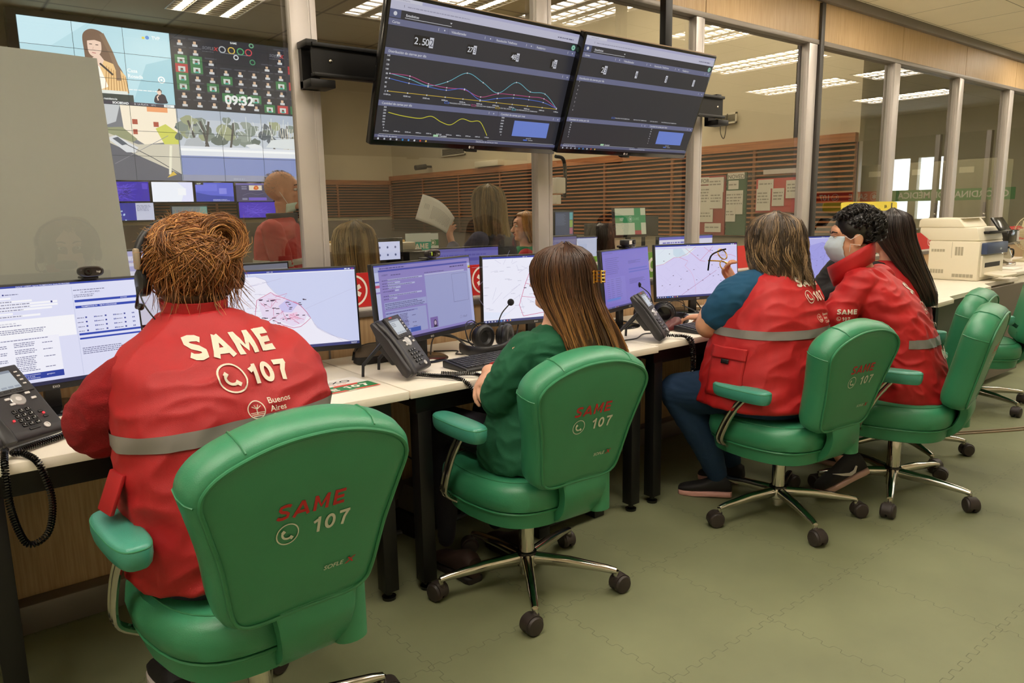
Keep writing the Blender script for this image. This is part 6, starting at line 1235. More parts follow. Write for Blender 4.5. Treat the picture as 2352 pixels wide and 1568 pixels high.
# ================================================================ woman with the headset
P1 = person('woman in a red vest reading SAME 107, headset over untidy auburn hair, seen from behind', (.54, 1.72, 0))
def legs(mb, L):
    for h, k, a, t, r in L: limb(mb, [h, k], [r, r*.72], 18); limb(mb, [k, ((k[0]+a[0])/2, (k[1]+a[1])/2-.02, (k[2]+a[2])/2), a], [r*.74, r*.62, r*.40], 16)
def shoe(root, toe, heel, h=.075, m=None, sole=(200, 190, 186), name='shoe', w=.043):
    toe, heel = V(toe), V(heel); d = (toe-heel).normalized(); sd = d.cross(V((0, 0, 1))).normalized(); up = sd.cross(d).normalized(); L = (toe-heel).length; R = []; S = []
    for f, ww, hh in ((-.02, .5, .5), (.0, .72, .9), (.08, .82, 1.05), (.22, .80, 1.1), (.38, .84, .92), (.55, .95, .68), (.72, 1.0, .52), (.88, .88, .42), (.97, .6, .32), (1.0, .3, .2)):
        c = heel+d*f*L; R.append([c+sd*(x.x*ww*w)+up*(.018+(x.y+1)*.5*hh*h) for x in superell(1, 1, 2.6, 18)])
        S.append([c+sd*(x.x*ww*w*1.08)+up*(.010+x.y*.014) for x in superell(1, 1, 4, 18)])
    s = putp(MB().rings(R), name, m or mat('black_shoe', (22, 20, 22), .7), root); t = MB().rings(S).build('sole', mat('sole_%d' % sole[0], sole, .6)); t.parent = s; return s, d, sd, up
mb = MB(); trunk(mb, [(.53, 1.74, .53, .19, .14), (.53, 1.75, .66, .19, .14), (.54, 1.80, .88, .19, .12), (.54, 1.84, 1.02, .17, .09), (.515, 1.875, 1.08, .07, .06), (.515, 1.90, 1.13, .058, .058), (.52, 1.91, 1.17, .055, .055)])
H1 = Head((.525, 1.93, 1.215), 96, -6, 0, 1.0).build(mb)
limb(mb, [(.37, 1.84, .95), (.31, 1.94, .85), (.40, 2.19, .805)], [.05, .045, .032]); limb(mb, [(.71, 1.84, .94), (.765, 1.95, .84), (.66, 2.19, .805)], [.05, .045, .032])
legs(mb, [((.43, 1.72, .60), (.42, 2.14, .585), (.42, 2.10, .12), 0, .075), ((.64, 1.72, .60), (.66, 2.14, .585), (.66, 2.10, .12), 0, .075)])
hand(mb, (.40, 2.19, .80), (.25, 1, -.12), (0, -.1, -1), -1, (.3, .35, .4, .45)); hand(mb, (.66, 2.19, .80), (-.25, 1, -.12), (0, -.1, -1), 1, (.3, .35, .4, .45))
remesh(mb, 'body', M_SKIN, P1, .0055, 3); H1.extras(P1)
mb = MB(); trunk(mb, [(.54, 1.80, .86, .20, .13), (.54, 1.84, 1.0, .20, .12), (.53, 1.87, 1.06, .12, .09)])
limb(mb, [(.39, 1.82, .985), (.325, 1.87, .925), (.298, 1.93, .855)], [.066, .080, .082], 20); limb(mb, [(.298, 1.93, .865), (.34, 2.06, .82), (.40, 2.18, .808)], [.084, .068, .048], 20)
limb(mb, [(.69, 1.82, .975), (.748, 1.87, .915), (.772, 1.94, .84)], [.066, .078, .078], 20); limb(mb, [(.775, 1.94, .85), (.74, 2.06, .82), (.66, 2.18, .808)], [.078, .066, .048], 20)
remesh(mb, 'fleece_sweater', M_RED2, P1, .007, 4, folds(.010, (9, 9, 12), seed=3))
mb = MB(); trunk(mb, [(.53, 1.75, .53, .238, .20), (.53, 1.75, .545, .246, .207), (.53, 1.755, .63, .243, .203), (.53, 1.755, .72, .243, .193), (.535, 1.775, .84, .245, .178), (.54, 1.80, .93, .243, .168), (.54, 1.825, .99, .232, .150), (.54, 1.845, 1.035, .195, .122), (.53, 1.862, 1.072, .13, .092), (.515, 1.88, 1.105, .082, .075)], 0, 2.5)
vest = remesh(mb, 'vest', M_RED, P1, .006, 5, folds(.013, (5, 5, 9), Matrix.Rotation(radians(25), 3, 'Y'), .7, 2))
putp(MB().rings([[V((.515+x.x*a, 1.885+x.y*a, z+x.y*.006)) for x in superell(1, 1, 2, 30)] for a, z in ((.074, 1.10), (.078, 1.135), (.070, 1.136), (.066, 1.10))], closed=True), 'collar', M_RED, P1)
cv = Canvas(1, 1); yw = radians(9); u_ = V((cos(yw), sin(yw), 0)); n_ = V((sin(yw), -cos(yw), 0)); o_ = V((.54, 1.66, 0))+n_*.5
block(cv, 'SAME', -.080, 1.018, .047, STW, .265, 1.22, 0, .19); phone_icon(cv, -.022, .975, .029, STW, .0034); block(cv, '107', .018, .956, .042, STW, .23, 1.12); seal_block(cv, .004, .905, 1.1)
emboss(cv, vest, o_, u_, V((0, 0, 1)), 'embroidery', P1, .9, .003)
around(vest, (.53, 1.75), .842, .877, 'reflective_stripe', M_TAPE, P1, .004, n=120, slope=lambda a: .016*cos(a+1.0))
# side pocket flap
mb = MB(); mb.prism([(.296, 1.70, .79), (.284, 1.77, .79), (.250, 1.76, .71), (.262, 1.69, .71)], (-.96, -.25, .1), .010, .003); putp(mb, 'pocket_flap', M_RED, P1)
mb = MB(); trunk(mb, [(.53, 1.72, .505, .20, .15), (.53, 1.72, .56, .215, .16), (.53, 1.73, .64, .20, .15)]); legs(mb, [((.43, 1.74, .595), (.42, 2.14, .585), (.42, 2.10, .12), 0, .088), ((.64, 1.74, .595), (.66, 2.14, .585), (.66, 2.10, .12), 0, .088)]); remesh(mb, 'trousers', M_JEAN, P1, .009, 4, folds(.006))
for x in (.42, .66): shoe(P1, (x, 2.26, 0), (x, 2.02, 0))
# auburn hair: cap, loose curls, two loops of the bun
HM1 = hair_mat('auburn_hair', (44, 24, 12), (150, 94, 46), (224, 168, 98)); rd = random.Random(11); core = MB(); S = []
t = MB(); t.ball((0, 0, 0), (.104, .108, .104), 28, 18); core.merge(t.bm, Matrix.Translation((.525, 1.915, 1.222))); hc = V((.525, 1.915, 1.222))
t = MB(); t.ball((.515, 1.885, 1.145), (.072, .055, .055), 18, 10); core.merge(t.bm)
BUN = [(V((.475, 1.85, 1.270)), .028, V((.35, -1, .5))), (V((.580, 1.832, 1.278)), .040, V((-.05, -1, .15)))]
for c, r_, ax in BUN:
    ax = ax.normalized(); a = ax.orthogonal().normalized(); b = ax.cross(a)
    core.tube([c+(a*cos(q)+b*sin(q))*r_ for q in [2*pi*i/20 for i in range(20)]], .013, 8, closed=True)
    for k in range(260):
        p0 = rd.uniform(0, 2*pi); rr = rd.uniform(.008, .022); q0 = rd.uniform(0, 2*pi); sp = rd.uniform(1.2, 3.5); tw = rd.uniform(-.8, .8); P = []
        for i in range(13):
            f = i/12; q = p0+sp*f; w = q0+tw*f; rad = a*cos(q)+b*sin(q); P.append(c+rad*(r_+rr*cos(w))+ax*rr*sin(w)+(V((rd.gauss(0, 1), rd.gauss(0, 1), rd.gauss(0, 1)))*.0007 if i < 10 else V((0, 0, 0)))+(rad*.02*max(0, f-.75)*4*rd.random()))
        g = rd.random(); S.append((P, rd.uniform(.0008, .0017), .15+.6*g, .4+.6*g))
def on_cap(az, el, k=1.0): return hc+V((.106*cos(el)*cos(az), .110*cos(el)*sin(az), .106*sin(el)))*k
for k in range(1900):
    az = rd.uniform(0, 2*pi); d = abs((math.degrees(az)-96+180) % 360-180)
    el0 = rd.uniform(-1.0, 1.1) if d > 70 else rd.uniform(.45, 1.2); tgt = BUN[0 if rd.random() < .5 else 1][0]+V((rd.gauss(0, .018), 0, rd.gauss(0, .012))); P = []; kk = rd.uniform(1.0, 1.07); p = on_cap(az, el0, kk); cw = rd.uniform(.002, .008); ph = rd.uniform(0, 6)
    for i in range(12):
        f = i/11; q = p.lerp(tgt, f*.85); v = q-hc; rr = sqrt((v.x/.106)**2+(v.y/.110)**2+(v.z/.106)**2); q = hc+v/max(rr, .01)*kk*(1+.02*sin(f*3)); P.append(q+V((cos(f*9+ph), sin(f*7+ph), cos(f*8+ph)))*cw*sin(pi*f))
    g = rd.random(); S.append((P, rd.uniform(.0008, .0018), .1+.5*g, .3+.65*g))
for k in range(190):    # wisps falling at the nape and sides
    az = radians(rd.choice((rd.uniform(175, 365), rd.uniform(200, 340)))); p = on_cap(az, rd.uniform(-.9, .2), 1.02); L = rd.uniform(.03, .10); P = []; ph = rd.uniform(0, 6); o = V((cos(az), sin(az), 0))*rd.uniform(-.01, .035)
    for i in range(11): f = i/10; P.append(p+V((0, 0, -L*f))+o*f*f+V((cos(ph+f*5), sin(ph+f*4), 0))*.006*f)
    g = rd.random(); S.append((P, rd.uniform(.0006, .0014), .1+.4*g, .2+.7*g))
for k in range(160):    # flyaways
    az = rd.uniform(0, 2*pi); p = on_cap(az, rd.uniform(.1, 1.4), 1.03); dv = (p-hc).normalized(); dv = (dv+V((rd.gauss(0, .6), rd.gauss(0, .6), rd.gauss(0, .4)))).normalized(); P = [p+dv*(.03*f/6)+V((0, 0, -.012*(f/6)**2))*rd.random() for f in range(7)]; S.append((P, .0005, .5, .9))
strands('hair', S, HM1, P1, core)
# headset worn by her
HS = empty('headset', (.525, 1.92, 1.22), 0, 'black telephone headset worn over the auburn hair', 'headset', 'headsets in use')
t = MB().tube(catmull([(-.112, .0, -.02), (-.116, .01, .03), (-.088, .02, .080), (-.03, .03, .105), (.04, .03, .104), (.094, .02, .074), (.116, .01, .02), (.112, 0, -.02)], 6, False), .0055, 8, flat=1.8).build('headband', M_PLA, HS)
for q in (-1, 1): MB().lathe([(0, -.012), (.03, -.012), (.034, -.004), (.034, .008), (.024, .014), (0, .014)], (q*.110, .005, -.04), 22, Matrix.Rotation(radians(90*q), 4, 'Y')).build('ear_cushion', M_PLA, HS)
MB().box((-.126, -.012, -.01), (-.114, .012, .04), .004).build('slider', mat('slider_beige', (160, 146, 124), .5), HS)
MB().tube(catmull([(-.124, .0, -.05), (-.128, -.005, -.075), (-.128, .02, -.10), (-.11, .07, -.105)], 5, False), .003, 7).build('mic_boom', M_PLA, HS)
MB().ball((-.106, .078, -.106), (.009, .011, .009), 12, 8).build('microphone', M_PLA, HS)
MB().tube(catmull([(-.124, .0, -.05), (-.12, -.03, -.09), (-.10, -.05, -.13), (-.07, -.04, -.155)], 5, False), .0018, 6).build('cord', M_PLA, HS)
# ================================================================ woman in the green shirt
P2 = person('woman in a dark green shirt, long brown hair in a gold claw clip', (1.60, 1.90, 0))
M_GRN = mat('green_tshirt', (18, 88, 58), .85, nz=.06, ns=14, bump=.3, bs=600)
mb = MB(); trunk(mb, [(1.60, 1.91, .49, .165, .12), (1.60, 1.90, .62, .15, .11), (1.61, 1.87, .76, .145, .10), (1.625, 1.82, .90, .14, .075), (1.635, 1.81, .95, .06, .05), (1.65, 1.815, 1.0, .05, .05), (1.655, 1.825, 1.04, .05, .05)])
H2 = Head((1.66, 1.835, 1.105), 100, 4, 0, .95).build(mb)
limb(mb, [(1.49, 1.82, .885), (1.455, 1.84, .80), (1.445, 1.88, .715)], [.045, .044, .040]); limb(mb, [(1.445, 1.88, .715), (1.52, 1.99, .70), (1.62, 2.02, .72)], [.040, .036, .028]); limb(mb, [(1.78, 1.82, .885), (1.80, 1.86, .80), (1.78, 1.92, .72)], [.045, .043, .040]); limb(mb, [(1.78, 1.92, .72), (1.66, 2.03, .755), (1.50, 2.015, .785)], [.040, .034, .027])
legs(mb, [((1.51, 1.93, .54), (1.49, 2.33, .55), (1.46, 2.26, .10), 0, .068), ((1.70, 1.93, .54), (1.72, 2.33, .55), (1.70, 2.26, .10), 0, .068)])
hand(mb, (1.50, 2.015, .785), (-.72, -.42, -.36), (.35, -.40, -.75), 1, (.55, .6, .65, .75), .3, .95, .10)
hand(mb, (1.62, 2.02, .72), (1, .1, .1), (0, -1, .1), -1, (.5, .5, .5, .5), .3, .9)
remesh(mb, 'body', M_SKIN, P2, .004, 3); H2.extras(P2, (60, 50, 36), (50, 36, 28))
mb = MB(); trunk(mb, [(1.60, 1.905, .475, .190, .150), (1.60, 1.905, .50, .198, .158), (1.60, 1.90, .58, .190, .146), (1.605, 1.885, .68, .165, .125), (1.615, 1.86, .78, .162, .12), (1.625, 1.83, .86, .162, .11), (1.63, 1.815, .91, .145, .088), (1.64, 1.81, .945, .085, .065), (1.645, 1.81, .96, .066, .056)])
limb(mb, [(1.51, 1.82, .885), (1.462, 1.845, .81), (1.448, 1.885, .735)], [.062, .066, .066], 18); limb(mb, [(1.448, 1.885, .735), (1.47, 1.92, .70)], [.064, .058], 16); limb(mb, [(1.76, 1.82, .885), (1.81, 1.86, .80), (1.80, 1.90, .74)], [.062, .064, .062], 18)
remesh(mb, 'tshirt', M_GRN, P2, .0055, 4, folds(.008, (10, 10, 14), Matrix.Rotation(radians(-35), 3, 'X'), .75, 8))
mb = MB(); limb(mb, [(1.46, 1.90, .70), (1.53, 2.0, .705), (1.60, 2.02, .72)], [.046, .041, .036]); limb(mb, [(1.78, 1.92, .72), (1.66, 2.03, .757), (1.53, 2.02, .782)], [.050, .042, .034]); remesh(mb, 'red_undershirt', M_RED2, P2, .006, 3, folds(.004, (20, 20, 20)))
mb = MB(); trunk(mb, [(1.60, 1.90, .475, .175, .13), (1.60, 1.90, .53, .19, .145), (1.60, 1.90, .60, .17, .12)]); legs(mb, [((1.51, 1.94, .545), (1.49, 2.33, .55), (1.46, 2.26, .10), 0, .082), ((1.70, 1.94, .545), (1.72, 2.33, .55), (1.70, 2.26, .10), 0, .082)]); remesh(mb, 'trousers', mat('dark_trousers', (20, 18, 30), .85, bump=.3, bs=500), P2, .009, 4, folds(.005))
M_BOOT = mat('brown_boot', (50, 32, 26), .7)
for x in (1.45, 1.70): shoe(P2, (x-.01, 2.30, 0), (x, 2.06, 0), .085, M_BOOT, (30, 24, 22), 'boot')
HM2 = hair_mat('brown_hair_gold_tips', (34, 20, 14), (92, 58, 34), (186, 134, 76), .36)
PR = [(1.222, 1.66, 1.80, .012, .012), (1.212, 1.66, 1.81, .060, .060), (1.19, 1.66, 1.815, .092, .096), (1.15, 1.662, 1.818, .109, .115), (1.10, 1.665, 1.815, .112, .116), (1.05, 1.67, 1.80, .108, .106), (.99, 1.685, 1.765, .112, .086), (.93, 1.705, 1.73, .120, .060), (.87, 1.72, 1.705, .124, .046), (.81, 1.735, 1.69, .122, .040)]
def zl(a, rd): return .80+.07*rd.random()+(.05 if cos(a-radians(200)) > .6 else 0)
HR2 = long_hair('hair', PR, 100, HM2, P2, 1800, .005, 58, 5, .0014, zl, (.08, .4, .45, 1.0))
t = MB(); rd = random.Random(4); cc = V((1.712, 1.708, 1.118)); R_ = empty('claw_clip', cc, radians(-32), 'gold claw clip holding the long brown hair', 'hair clip'); M_GLD = mat('gold_metal', (214, 168, 84), .22, 1)
for q in (-1, 1):
    t = MB()
    for k in range(4): t.tube(catmull([(q*.004, -.010, .018-k*.011), (q*.014, -.020, .018-k*.011), (q*.026, -.012, .016-k*.011), (q*.030, .006, .013-k*.011)], 4, False), .0024, 6)
    t.tube([(q*.012, -.019, .022), (q*.012, -.020, -.020)], .003, 6).tube([(q*.025, -.012, .02), (q*.025, -.012, -.018)], .0025, 6); t.build('jaw', M_GLD, R_)
MB().tube([(0, -.012, .020), (0, -.012, -.018)], .0035, 8).build('hinge', M_GLD, R_)
# ================================================================ woman with spectacles
P3 = person('woman in a bright red vest over a blue shirt, raising a pair of spectacles', (2.86, 1.79, 0))
mb = MB(); trunk(mb, [(2.84, 1.79, .50, .22, .18), (2.85, 1.79, .66, .21, .17), (2.87, 1.79, .84, .20, .15), (2.88, 1.79, .97, .17, .11), (2.89, 1.79, 1.04, .07, .065), (2.89, 1.80, 1.10, .06, .06)])
H3 = Head((2.885, 1.815, 1.19), 66, 4, 0, 1.0).build(mb)
limb(mb, [(2.70, 1.84, .985), (2.675, 1.90, .90), (2.665, 1.965, .83)], [.060, .062, .056], 18); limb(mb, [(2.668, 1.968, .828), (2.75, 1.998, .885), (2.905, 2.005, .985)], [.060, .055, .030], 18)
limb(mb, [(3.05, 1.85, .98), (3.09, 1.98, .88), (3.10, 2.08, .81)], [.058, .055, .05], 16); limb(mb, [(3.10, 2.08, .81), (3.02, 2.25, .80)], [.05, .032], 16)
legs(mb, [((2.73, 1.80, .55), (2.66, 2.12, .50), (2.80, 2.00, .11), 0, .08), ((2.96, 1.80, .55), (2.92, 2.16, .50), (3.0, 2.06, .11), 0, .08)])
tips = hand(mb, (2.895, 2.0, .990), (-.70, .05, .68), (.25, -.93, .20), 1, (.22, .45, .75, .9), .35, 1.02, .22)
hand(mb, (3.02, 2.25, .80), (-.3, 1, -.1), (0, 0, -1), 1, (.3, .3, .4, .5))
remesh(mb, 'body', M_SKIN2, P3, .004, 3); H3.extras(P3)
M_BLUE = mat('blue_tshirt', (14, 74, 108), .85, nz=.05, ns=14, bump=.3, bs=600)
mb = MB(); trunk(mb, [(2.87, 1.79, .86, .215, .16), (2.88, 1.79, .97, .20, .13), (2.885, 1.79, 1.03, .13, .09)]); limb(mb, [(2.76, 1.82, 1.0), (2.69, 1.86, .95), (2.672, 1.915, .885)], [.075, .088, .080], 20); limb(mb, [(3.0, 1.82, 1.0), (3.08, 1.90, .93), (3.10, 2.0, .86)], [.075, .084, .078], 20)
remesh(mb, 'tshirt', M_BLUE, P3, .006, 4, folds(.008, (9, 9, 13), seed=5))
mb = MB(); trunk(mb, [(2.84, 1.80, .50, .285, .262), (2.84, 1.80, .515, .288, .265), (2.84, 1.80, .60, .272, .250), (2.85, 1.795, .72, .258, .232), (2.865, 1.79, .84, .244, .208), (2.875, 1.79, .92, .232, .182), (2.88, 1.79, .985, .205, .150), (2.885, 1.79, 1.03, .165, .120), (2.89, 1.79, 1.065, .105, .092), (2.89, 1.79, 1.085, .085, .08)])
vest3 = remesh(mb, 'vest', M_RED3, P3, .006, 4, folds(.011, (5, 5, 9), Matrix.Rotation(radians(30), 3, 'X'), .75, 12))
cv = Canvas(1, 1); yw = radians(8); u_ = V((cos(yw), sin(yw), 0)); n_ = V((sin(yw), -cos(yw), 0)); o_ = V((2.90, 1.60, 0))+n_*.5
block(cv, 'SAME', -.065, 1.002, .042, STW, .26, 1.15, 0, .14); phone_icon(cv, -.025, .960, .025, STW, .0032); block(cv, '107', .01, .94, .038, STW, .22, 1.1); seal_block(cv, -.005, .872, .95); block(cv, 'MEDICA', -.13, .70, .045, (206, 196, 176), .22, 1.1)
emboss(cv, vest3, o_, u_, V((0, 0, 1)), 'embroidery', P3, .9, .003)
around(vest3, (2.86, 1.79), .800, .834, 'reflective_stripe', M_TAPE, P3, .004, n=120)
bv = BVHTree.FromPolygons([x.co for x in vest3.data.vertices], [tuple(p.vertices) for p in vest3.data.polygons])
def patch(bv, o, u, d, w, h, out, name, m, root, n=8, th=.004):
    """cloth patch lying on a garment: o centre in front of it, u across, d ray direction"""
    o, u, d = V(o), V(u).normalized(), V(d).normalized(); v = V((0, 0, 1)); vs = []; ok = True; t = MB(); rows = []
    for i in range(n+1):
        row = []
        for k in range(n+1):
            hp = bv.ray_cast(o+u*(i/n-.5)*w+v*(k/n-.5)*h, d)[0]; row.append(hp)
        rows.append(row)
    q = [[t.bm.verts.new(p-d*out) if p is not None else None for p in r] for r in rows]
    for i in range(n):
        for k in range(n):
            f = [q[i][k], q[i+1][k], q[i+1][k+1], q[i][k+1]]
            if all(f): t._f(f)
    o_ = putp(t, name, m, root); s = o_.modifiers.new('thick', 'SOLIDIFY'); s.thickness = th; s.offset = 0; return o_
patch(bv, (2.0, 1.90, .655), (.1, 1, 0), (1, -.15, 0), .17, .20, .006, 'pocket', M_RED3, P3, 10, .006); patch(bv, (2.0, 1.90, .735), (.1, 1, 0), (1, -.15, 0), .18, .05, .012, 'pocket_flap', M_RED3, P3, 8, .005); patch(bv, (2.0, 1.905, .70), (.1, 1, 0), (1, -.15, 0), .038, .018, .017, 'velcro_patch', M_BLK, P3, 3, .002)
putp(MB().rings([[V((2.89+x.x*a, 1.795+x.y*a, z+x.y*.008)) for x in superell(1, 1, 2, 30)] for a, z in ((.080, 1.07), (.086, 1.112), (.076, 1.113), (.070, 1.07))], closed=True), 'collar', M_RED3, P3)
M_TEAL = mat('teal_navy_trousers', (20, 50, 82), .85, bump=.3, bs=500)
mb = MB(); trunk(mb, [(2.84, 1.77, .465, .22, .18), (2.84, 1.78, .53, .245, .21), (2.84, 1.78, .60, .23, .19)]); legs(mb, [((2.73, 1.82, .545), (2.66, 2.12, .50), (2.80, 2.00, .11), 0, .118), ((2.96, 1.82, .545), (2.92, 2.16, .50), (3.0, 2.06, .11), 0, .112)]); remesh(mb, 'trousers', M_TEAL, P3, .009, 4, folds(.006))
shoe(P3, (2.70, 2.14, 0), (2.83, 1.94, .01), .07, None, (214, 160, 150)); shoe(P3, (2.93, 2.20, 0), (3.02, 2.0, .01), .07, None, (214, 160, 150))
HM3 = hair_mat('wavy_dark_blond_hair', (30, 22, 16), (90, 70, 48), (184, 152, 110), .42)
PR = [(1.306, 2.885, 1.80, .012, .012), (1.296, 2.885, 1.80, .062, .062), (1.272, 2.885, 1.80, .098, .100), (1.23, 2.885, 1.80, .118, .118), (1.17, 2.885, 1.795, .124, .122), (1.11, 2.885, 1.785, .124, .118), (1.06, 2.89, 1.77, .124, .112), (1.01, 2.90, 1.745, .118, .096), (.965, 2.915, 1.72, .10, .075)]
long_hair('hair', PR, 60, HM3, P3, 1900, .022, 55, 9, .0012, None, (.0, .8, .2, 1.1))
# spectacles held in the raised hand
G = empty('spectacles', (2.815, 2.03, 1.095), 0, 'pair of spectacles with dark temples held up by the woman in the red vest', 'spectacles')
def wpt(dx, dz, dy=0): return V((dx*.86, dy-dx*.5, dz))
M_FR = mat('tortoise_gold_frame', (176, 140, 72), .25, .6)
for k, (cx, cz) in enumerate(((.012, .030), (.022, -.024))):
    MB().tube([wpt(cx+.019*cos(a)*(.9 if k else 1), cz+.022*sin(a), .012*sin(a)) for a in [2*pi*i/24 for i in range(24)]], .0028, 8, closed=True).build('rim', M_FR, G)
    lz = MB(); lz.rings([[wpt(cx+.018*cos(a)*(.9 if k else 1)*q, cz+.021*sin(a)*q, .012*sin(a)*q+y_) for a in [2*pi*i/20 for i in range(20)]] for q, y_ in ((1, 0), (.02, 0))]); lz.build('lens', glass('spectacle_lens', (.95, .96, .97), 2), G)
MB().tube([wpt(.016, .008), wpt(.006, .003), wpt(.018, -.003)], .002, 6).build('bridge', M_FR, G)
MB().tube(catmull([wpt(.028, .052), wpt(.0, .045), wpt(-.016, .02, .03), wpt(-.010, -.045, .05)], 5, False), .0036, 8).build('temple', M_PLG, G); MB().tube(catmull([wpt(.03, -.045), wpt(.05, -.02), wpt(.03, -.004, .02), wpt(-.012, .0, .05)], 5, False), .0032, 8).build('temple', mat('gold_metal', (214, 168, 84), .22, 1), G)
# ================================================================ masked man
P4 = person('young man with curly black hair, face mask and red jacket turned to the left', (3.47, 1.50, 0))
mb = MB(); trunk(mb, [(3.50, 1.47, .46, .17, .13), (3.49, 1.48, .62, .165, .12), (3.46, 1.52, .78, .17, .11), (3.41, 1.59, .95, .165, .09), (3.35, 1.64, 1.03, .07, .06), (3.325, 1.665, 1.10, .058, .058), (3.315, 1.675, 1.15, .056, .056)], .2)
H4 = Head((3.330, 1.682, 1.190), 128, -5, 0, 1.0).build(mb)
limb(mb, [(3.24, 1.61, .96), (3.19, 1.68, .83), (3.17, 1.76, .72)], [.05, .045, .04]); limb(mb, [(3.17, 1.76, .72), (3.20, 1.98, .74), (3.24, 2.12, .79)], [.04, .034, .028]); limb(mb, [(3.54, 1.66, .96), (3.60, 1.78, .84), (3.62, 1.90, .78)], [.05, .045, .04]); limb(mb, [(3.62, 1.90, .78), (3.56, 2.15, .79)], [.04, .028])
legs(mb, [((3.40, 1.52, .54), (3.36, 1.97, .52), (3.24, 1.62, .16), 0, .072), ((3.57, 1.54, .54), (3.58, 1.98, .52), (3.62, 1.80, .10), 0, .072)])
hand(mb, (3.24, 2.12, .79), (.2, 1, -.1), (0, 0, -1), -1, (.3, .3, .4, .4)); hand(mb, (3.56, 2.15, .79), (-.2, 1, -.1), (0, 0, -1), 1, (.3, .3, .4, .4))
remesh(mb, 'body', M_SKIN2, P4, .0045, 3); H4.extras(P4, (46, 34, 26), (30, 22, 18))
mb = MB(); trunk(mb, [(3.48, 1.465, .455, .19, .16), (3.48, 1.465, .48, .198, .168), (3.48, 1.47, .55, .198, .165), (3.465, 1.485, .66, .188, .152), (3.45, 1.515, .77, .19, .145), (3.425, 1.56, .88, .198, .136), (3.40, 1.60, .96, .185, .115), (3.37, 1.63, 1.01, .145, .095), (3.345, 1.655, 1.05, .095, .085)], .2)
limb(mb, [(3.26, 1.60, .985), (3.195, 1.66, .86), (3.165, 1.75, .72)], [.070, .078, .072], 20); limb(mb, [(3.165, 1.75, .72), (3.18, 1.92, .73), (3.23, 2.08, .78)], [.07, .058, .045], 18); limb(mb, [(3.52, 1.65, .985), (3.60, 1.77, .86), (3.62, 1.90, .78)], [.070, .076, .068], 20); limb(mb, [(3.62, 1.90, .78), (3.57, 2.12, .79)], [.066, .045], 18)
jk = remesh(mb, 'jacket', M_RED3, P4, .006, 3, folds(.012, (7, 7, 11), Matrix.Rotation(radians(-30), 3, 'Y'), .8, 20))
# stand-up collar opening towards the chin
cc = V((3.325, 1.670, 1.0)); f_ = V((cos(radians(112)), sin(radians(112)), 0)); s_ = V((-f_.y, f_.x, 0)); rows = []
for h_, o in ((0, -.004), (.035, .004), (.065, .009), (.088, .010)):
    rows.append([cc+f_*(cos(a)*(.088+o)+h_*.22)+s_*(sin(a)*(.088+o))+V((0, 0, .022-.062*cos(a)+h_*1.0)) for a in [radians(20+320*i/28) for i in range(29)]])
t = MB(); q = [[t.bm.verts.new(p) for p in r] for r in rows]
for i in range(3):
    for k in range(28): t._f([q[i][k], q[i][k+1], q[i+1][k+1], q[i+1][k]])
cl = putp(t, 'collar', M_RED3, P4); m_ = cl.modifiers.new('thick', 'SOLIDIFY'); m_.thickness = .010; m_.offset = -1
cv = Canvas(1, 1); yw = radians(14); u_ = V((cos(yw), sin(yw), 0)); n_ = V((sin(yw), -cos(yw), 0)); o_ = V((3.52, 1.40, 0))+n_*.5
block(cv, 'SAME', -.055, .935, .048, STW, .26, 1.1, 0, .12); phone_icon(cv, -.02, .875, .026, STW, .0034); block(cv, '107', .012, .86, .036, STW, .22, 1.1); seal_block(cv, -.015, .805, .9); block(cv, 'MEDICA', -.05, .655, .042, (214, 204, 186), .22, 1.1)
emboss(cv, jk, o_, u_, V((0, 0, 1)), 'embroidery', P4, .9, .003)
cv = Canvas(1, 1); u_ = V((.55, -.835, 0)); n_ = V((-.835, -.55, 0)); o_ = V((3.16, 1.66, 0))+n_*.4
block(cv, 'SAME', .002, .862, .022, STW, .24, 1.15); phone_icon(cv, .010, .842, .0085, STW, .0016); block(cv, '107', .024, .8345, .015, STW, .22, 1.1); emboss(cv, jk, o_, u_, V((0, 0, 1)), 'sleeve_embroidery', P4, .6, .003)
around(jk, (3.46, 1.51), .715, .752, 'reflective_stripe', M_TAPE, P4, .004, 215, 400, n=80)
mb = MB(); trunk(mb, [(3.50, 1.46, .455, .17, .14), (3.50, 1.47, .52, .18, .15), (3.5, 1.48, .6, .16, .13)], .2); legs(mb, [((3.40, 1.54, .545), (3.36, 1.97, .52), (3.25, 1.64, .21), 0, .086), ((3.57, 1.56, .545), (3.58, 1.98, .52), (3.62, 1.80, .12), 0, .086)]); remesh(mb, 'trousers', mat('dark_trousers', (20, 18, 30), .85, bump=.3, bs=500), P4, .009, 4, folds(.005))
M_SNK = mat('black_mesh_sneaker', (24, 21, 20), .85, bump=.4, bs=700)
s1, d_, sd_, up_ = shoe(P4, (3.10, 1.66, .03), (3.275, 1.53, .135), .085, M_SNK, (186, 150, 138), 'sneaker', .046); shoe(P4, (3.60, 2.0, 0), (3.63, 1.75, 0), .08, M_SNK, (186, 150, 138), 'sneaker')
t = MB(); sw = [(.10, .050), (.20, .026), (.34, .020), (.52, .038), (.74, .068), (.50, .048), (.34, .036), (.22, .040), (.13, .056)]; hl = V((3.275, 1.53, .135)); sgn = -1 if sd_.dot(V((-.5, -.9, 0))) < 0 else 1
t.prism([hl+d_*(a*.20)+up_*(b+.012)+sd_*sgn*.0395 for a, b in [(x*.9+.12, y) for x, y in sw]], sd_*sgn, .003); o = t.build('swoosh', mat('silver_trim', (190, 184, 176), .4)); o.parent = s1
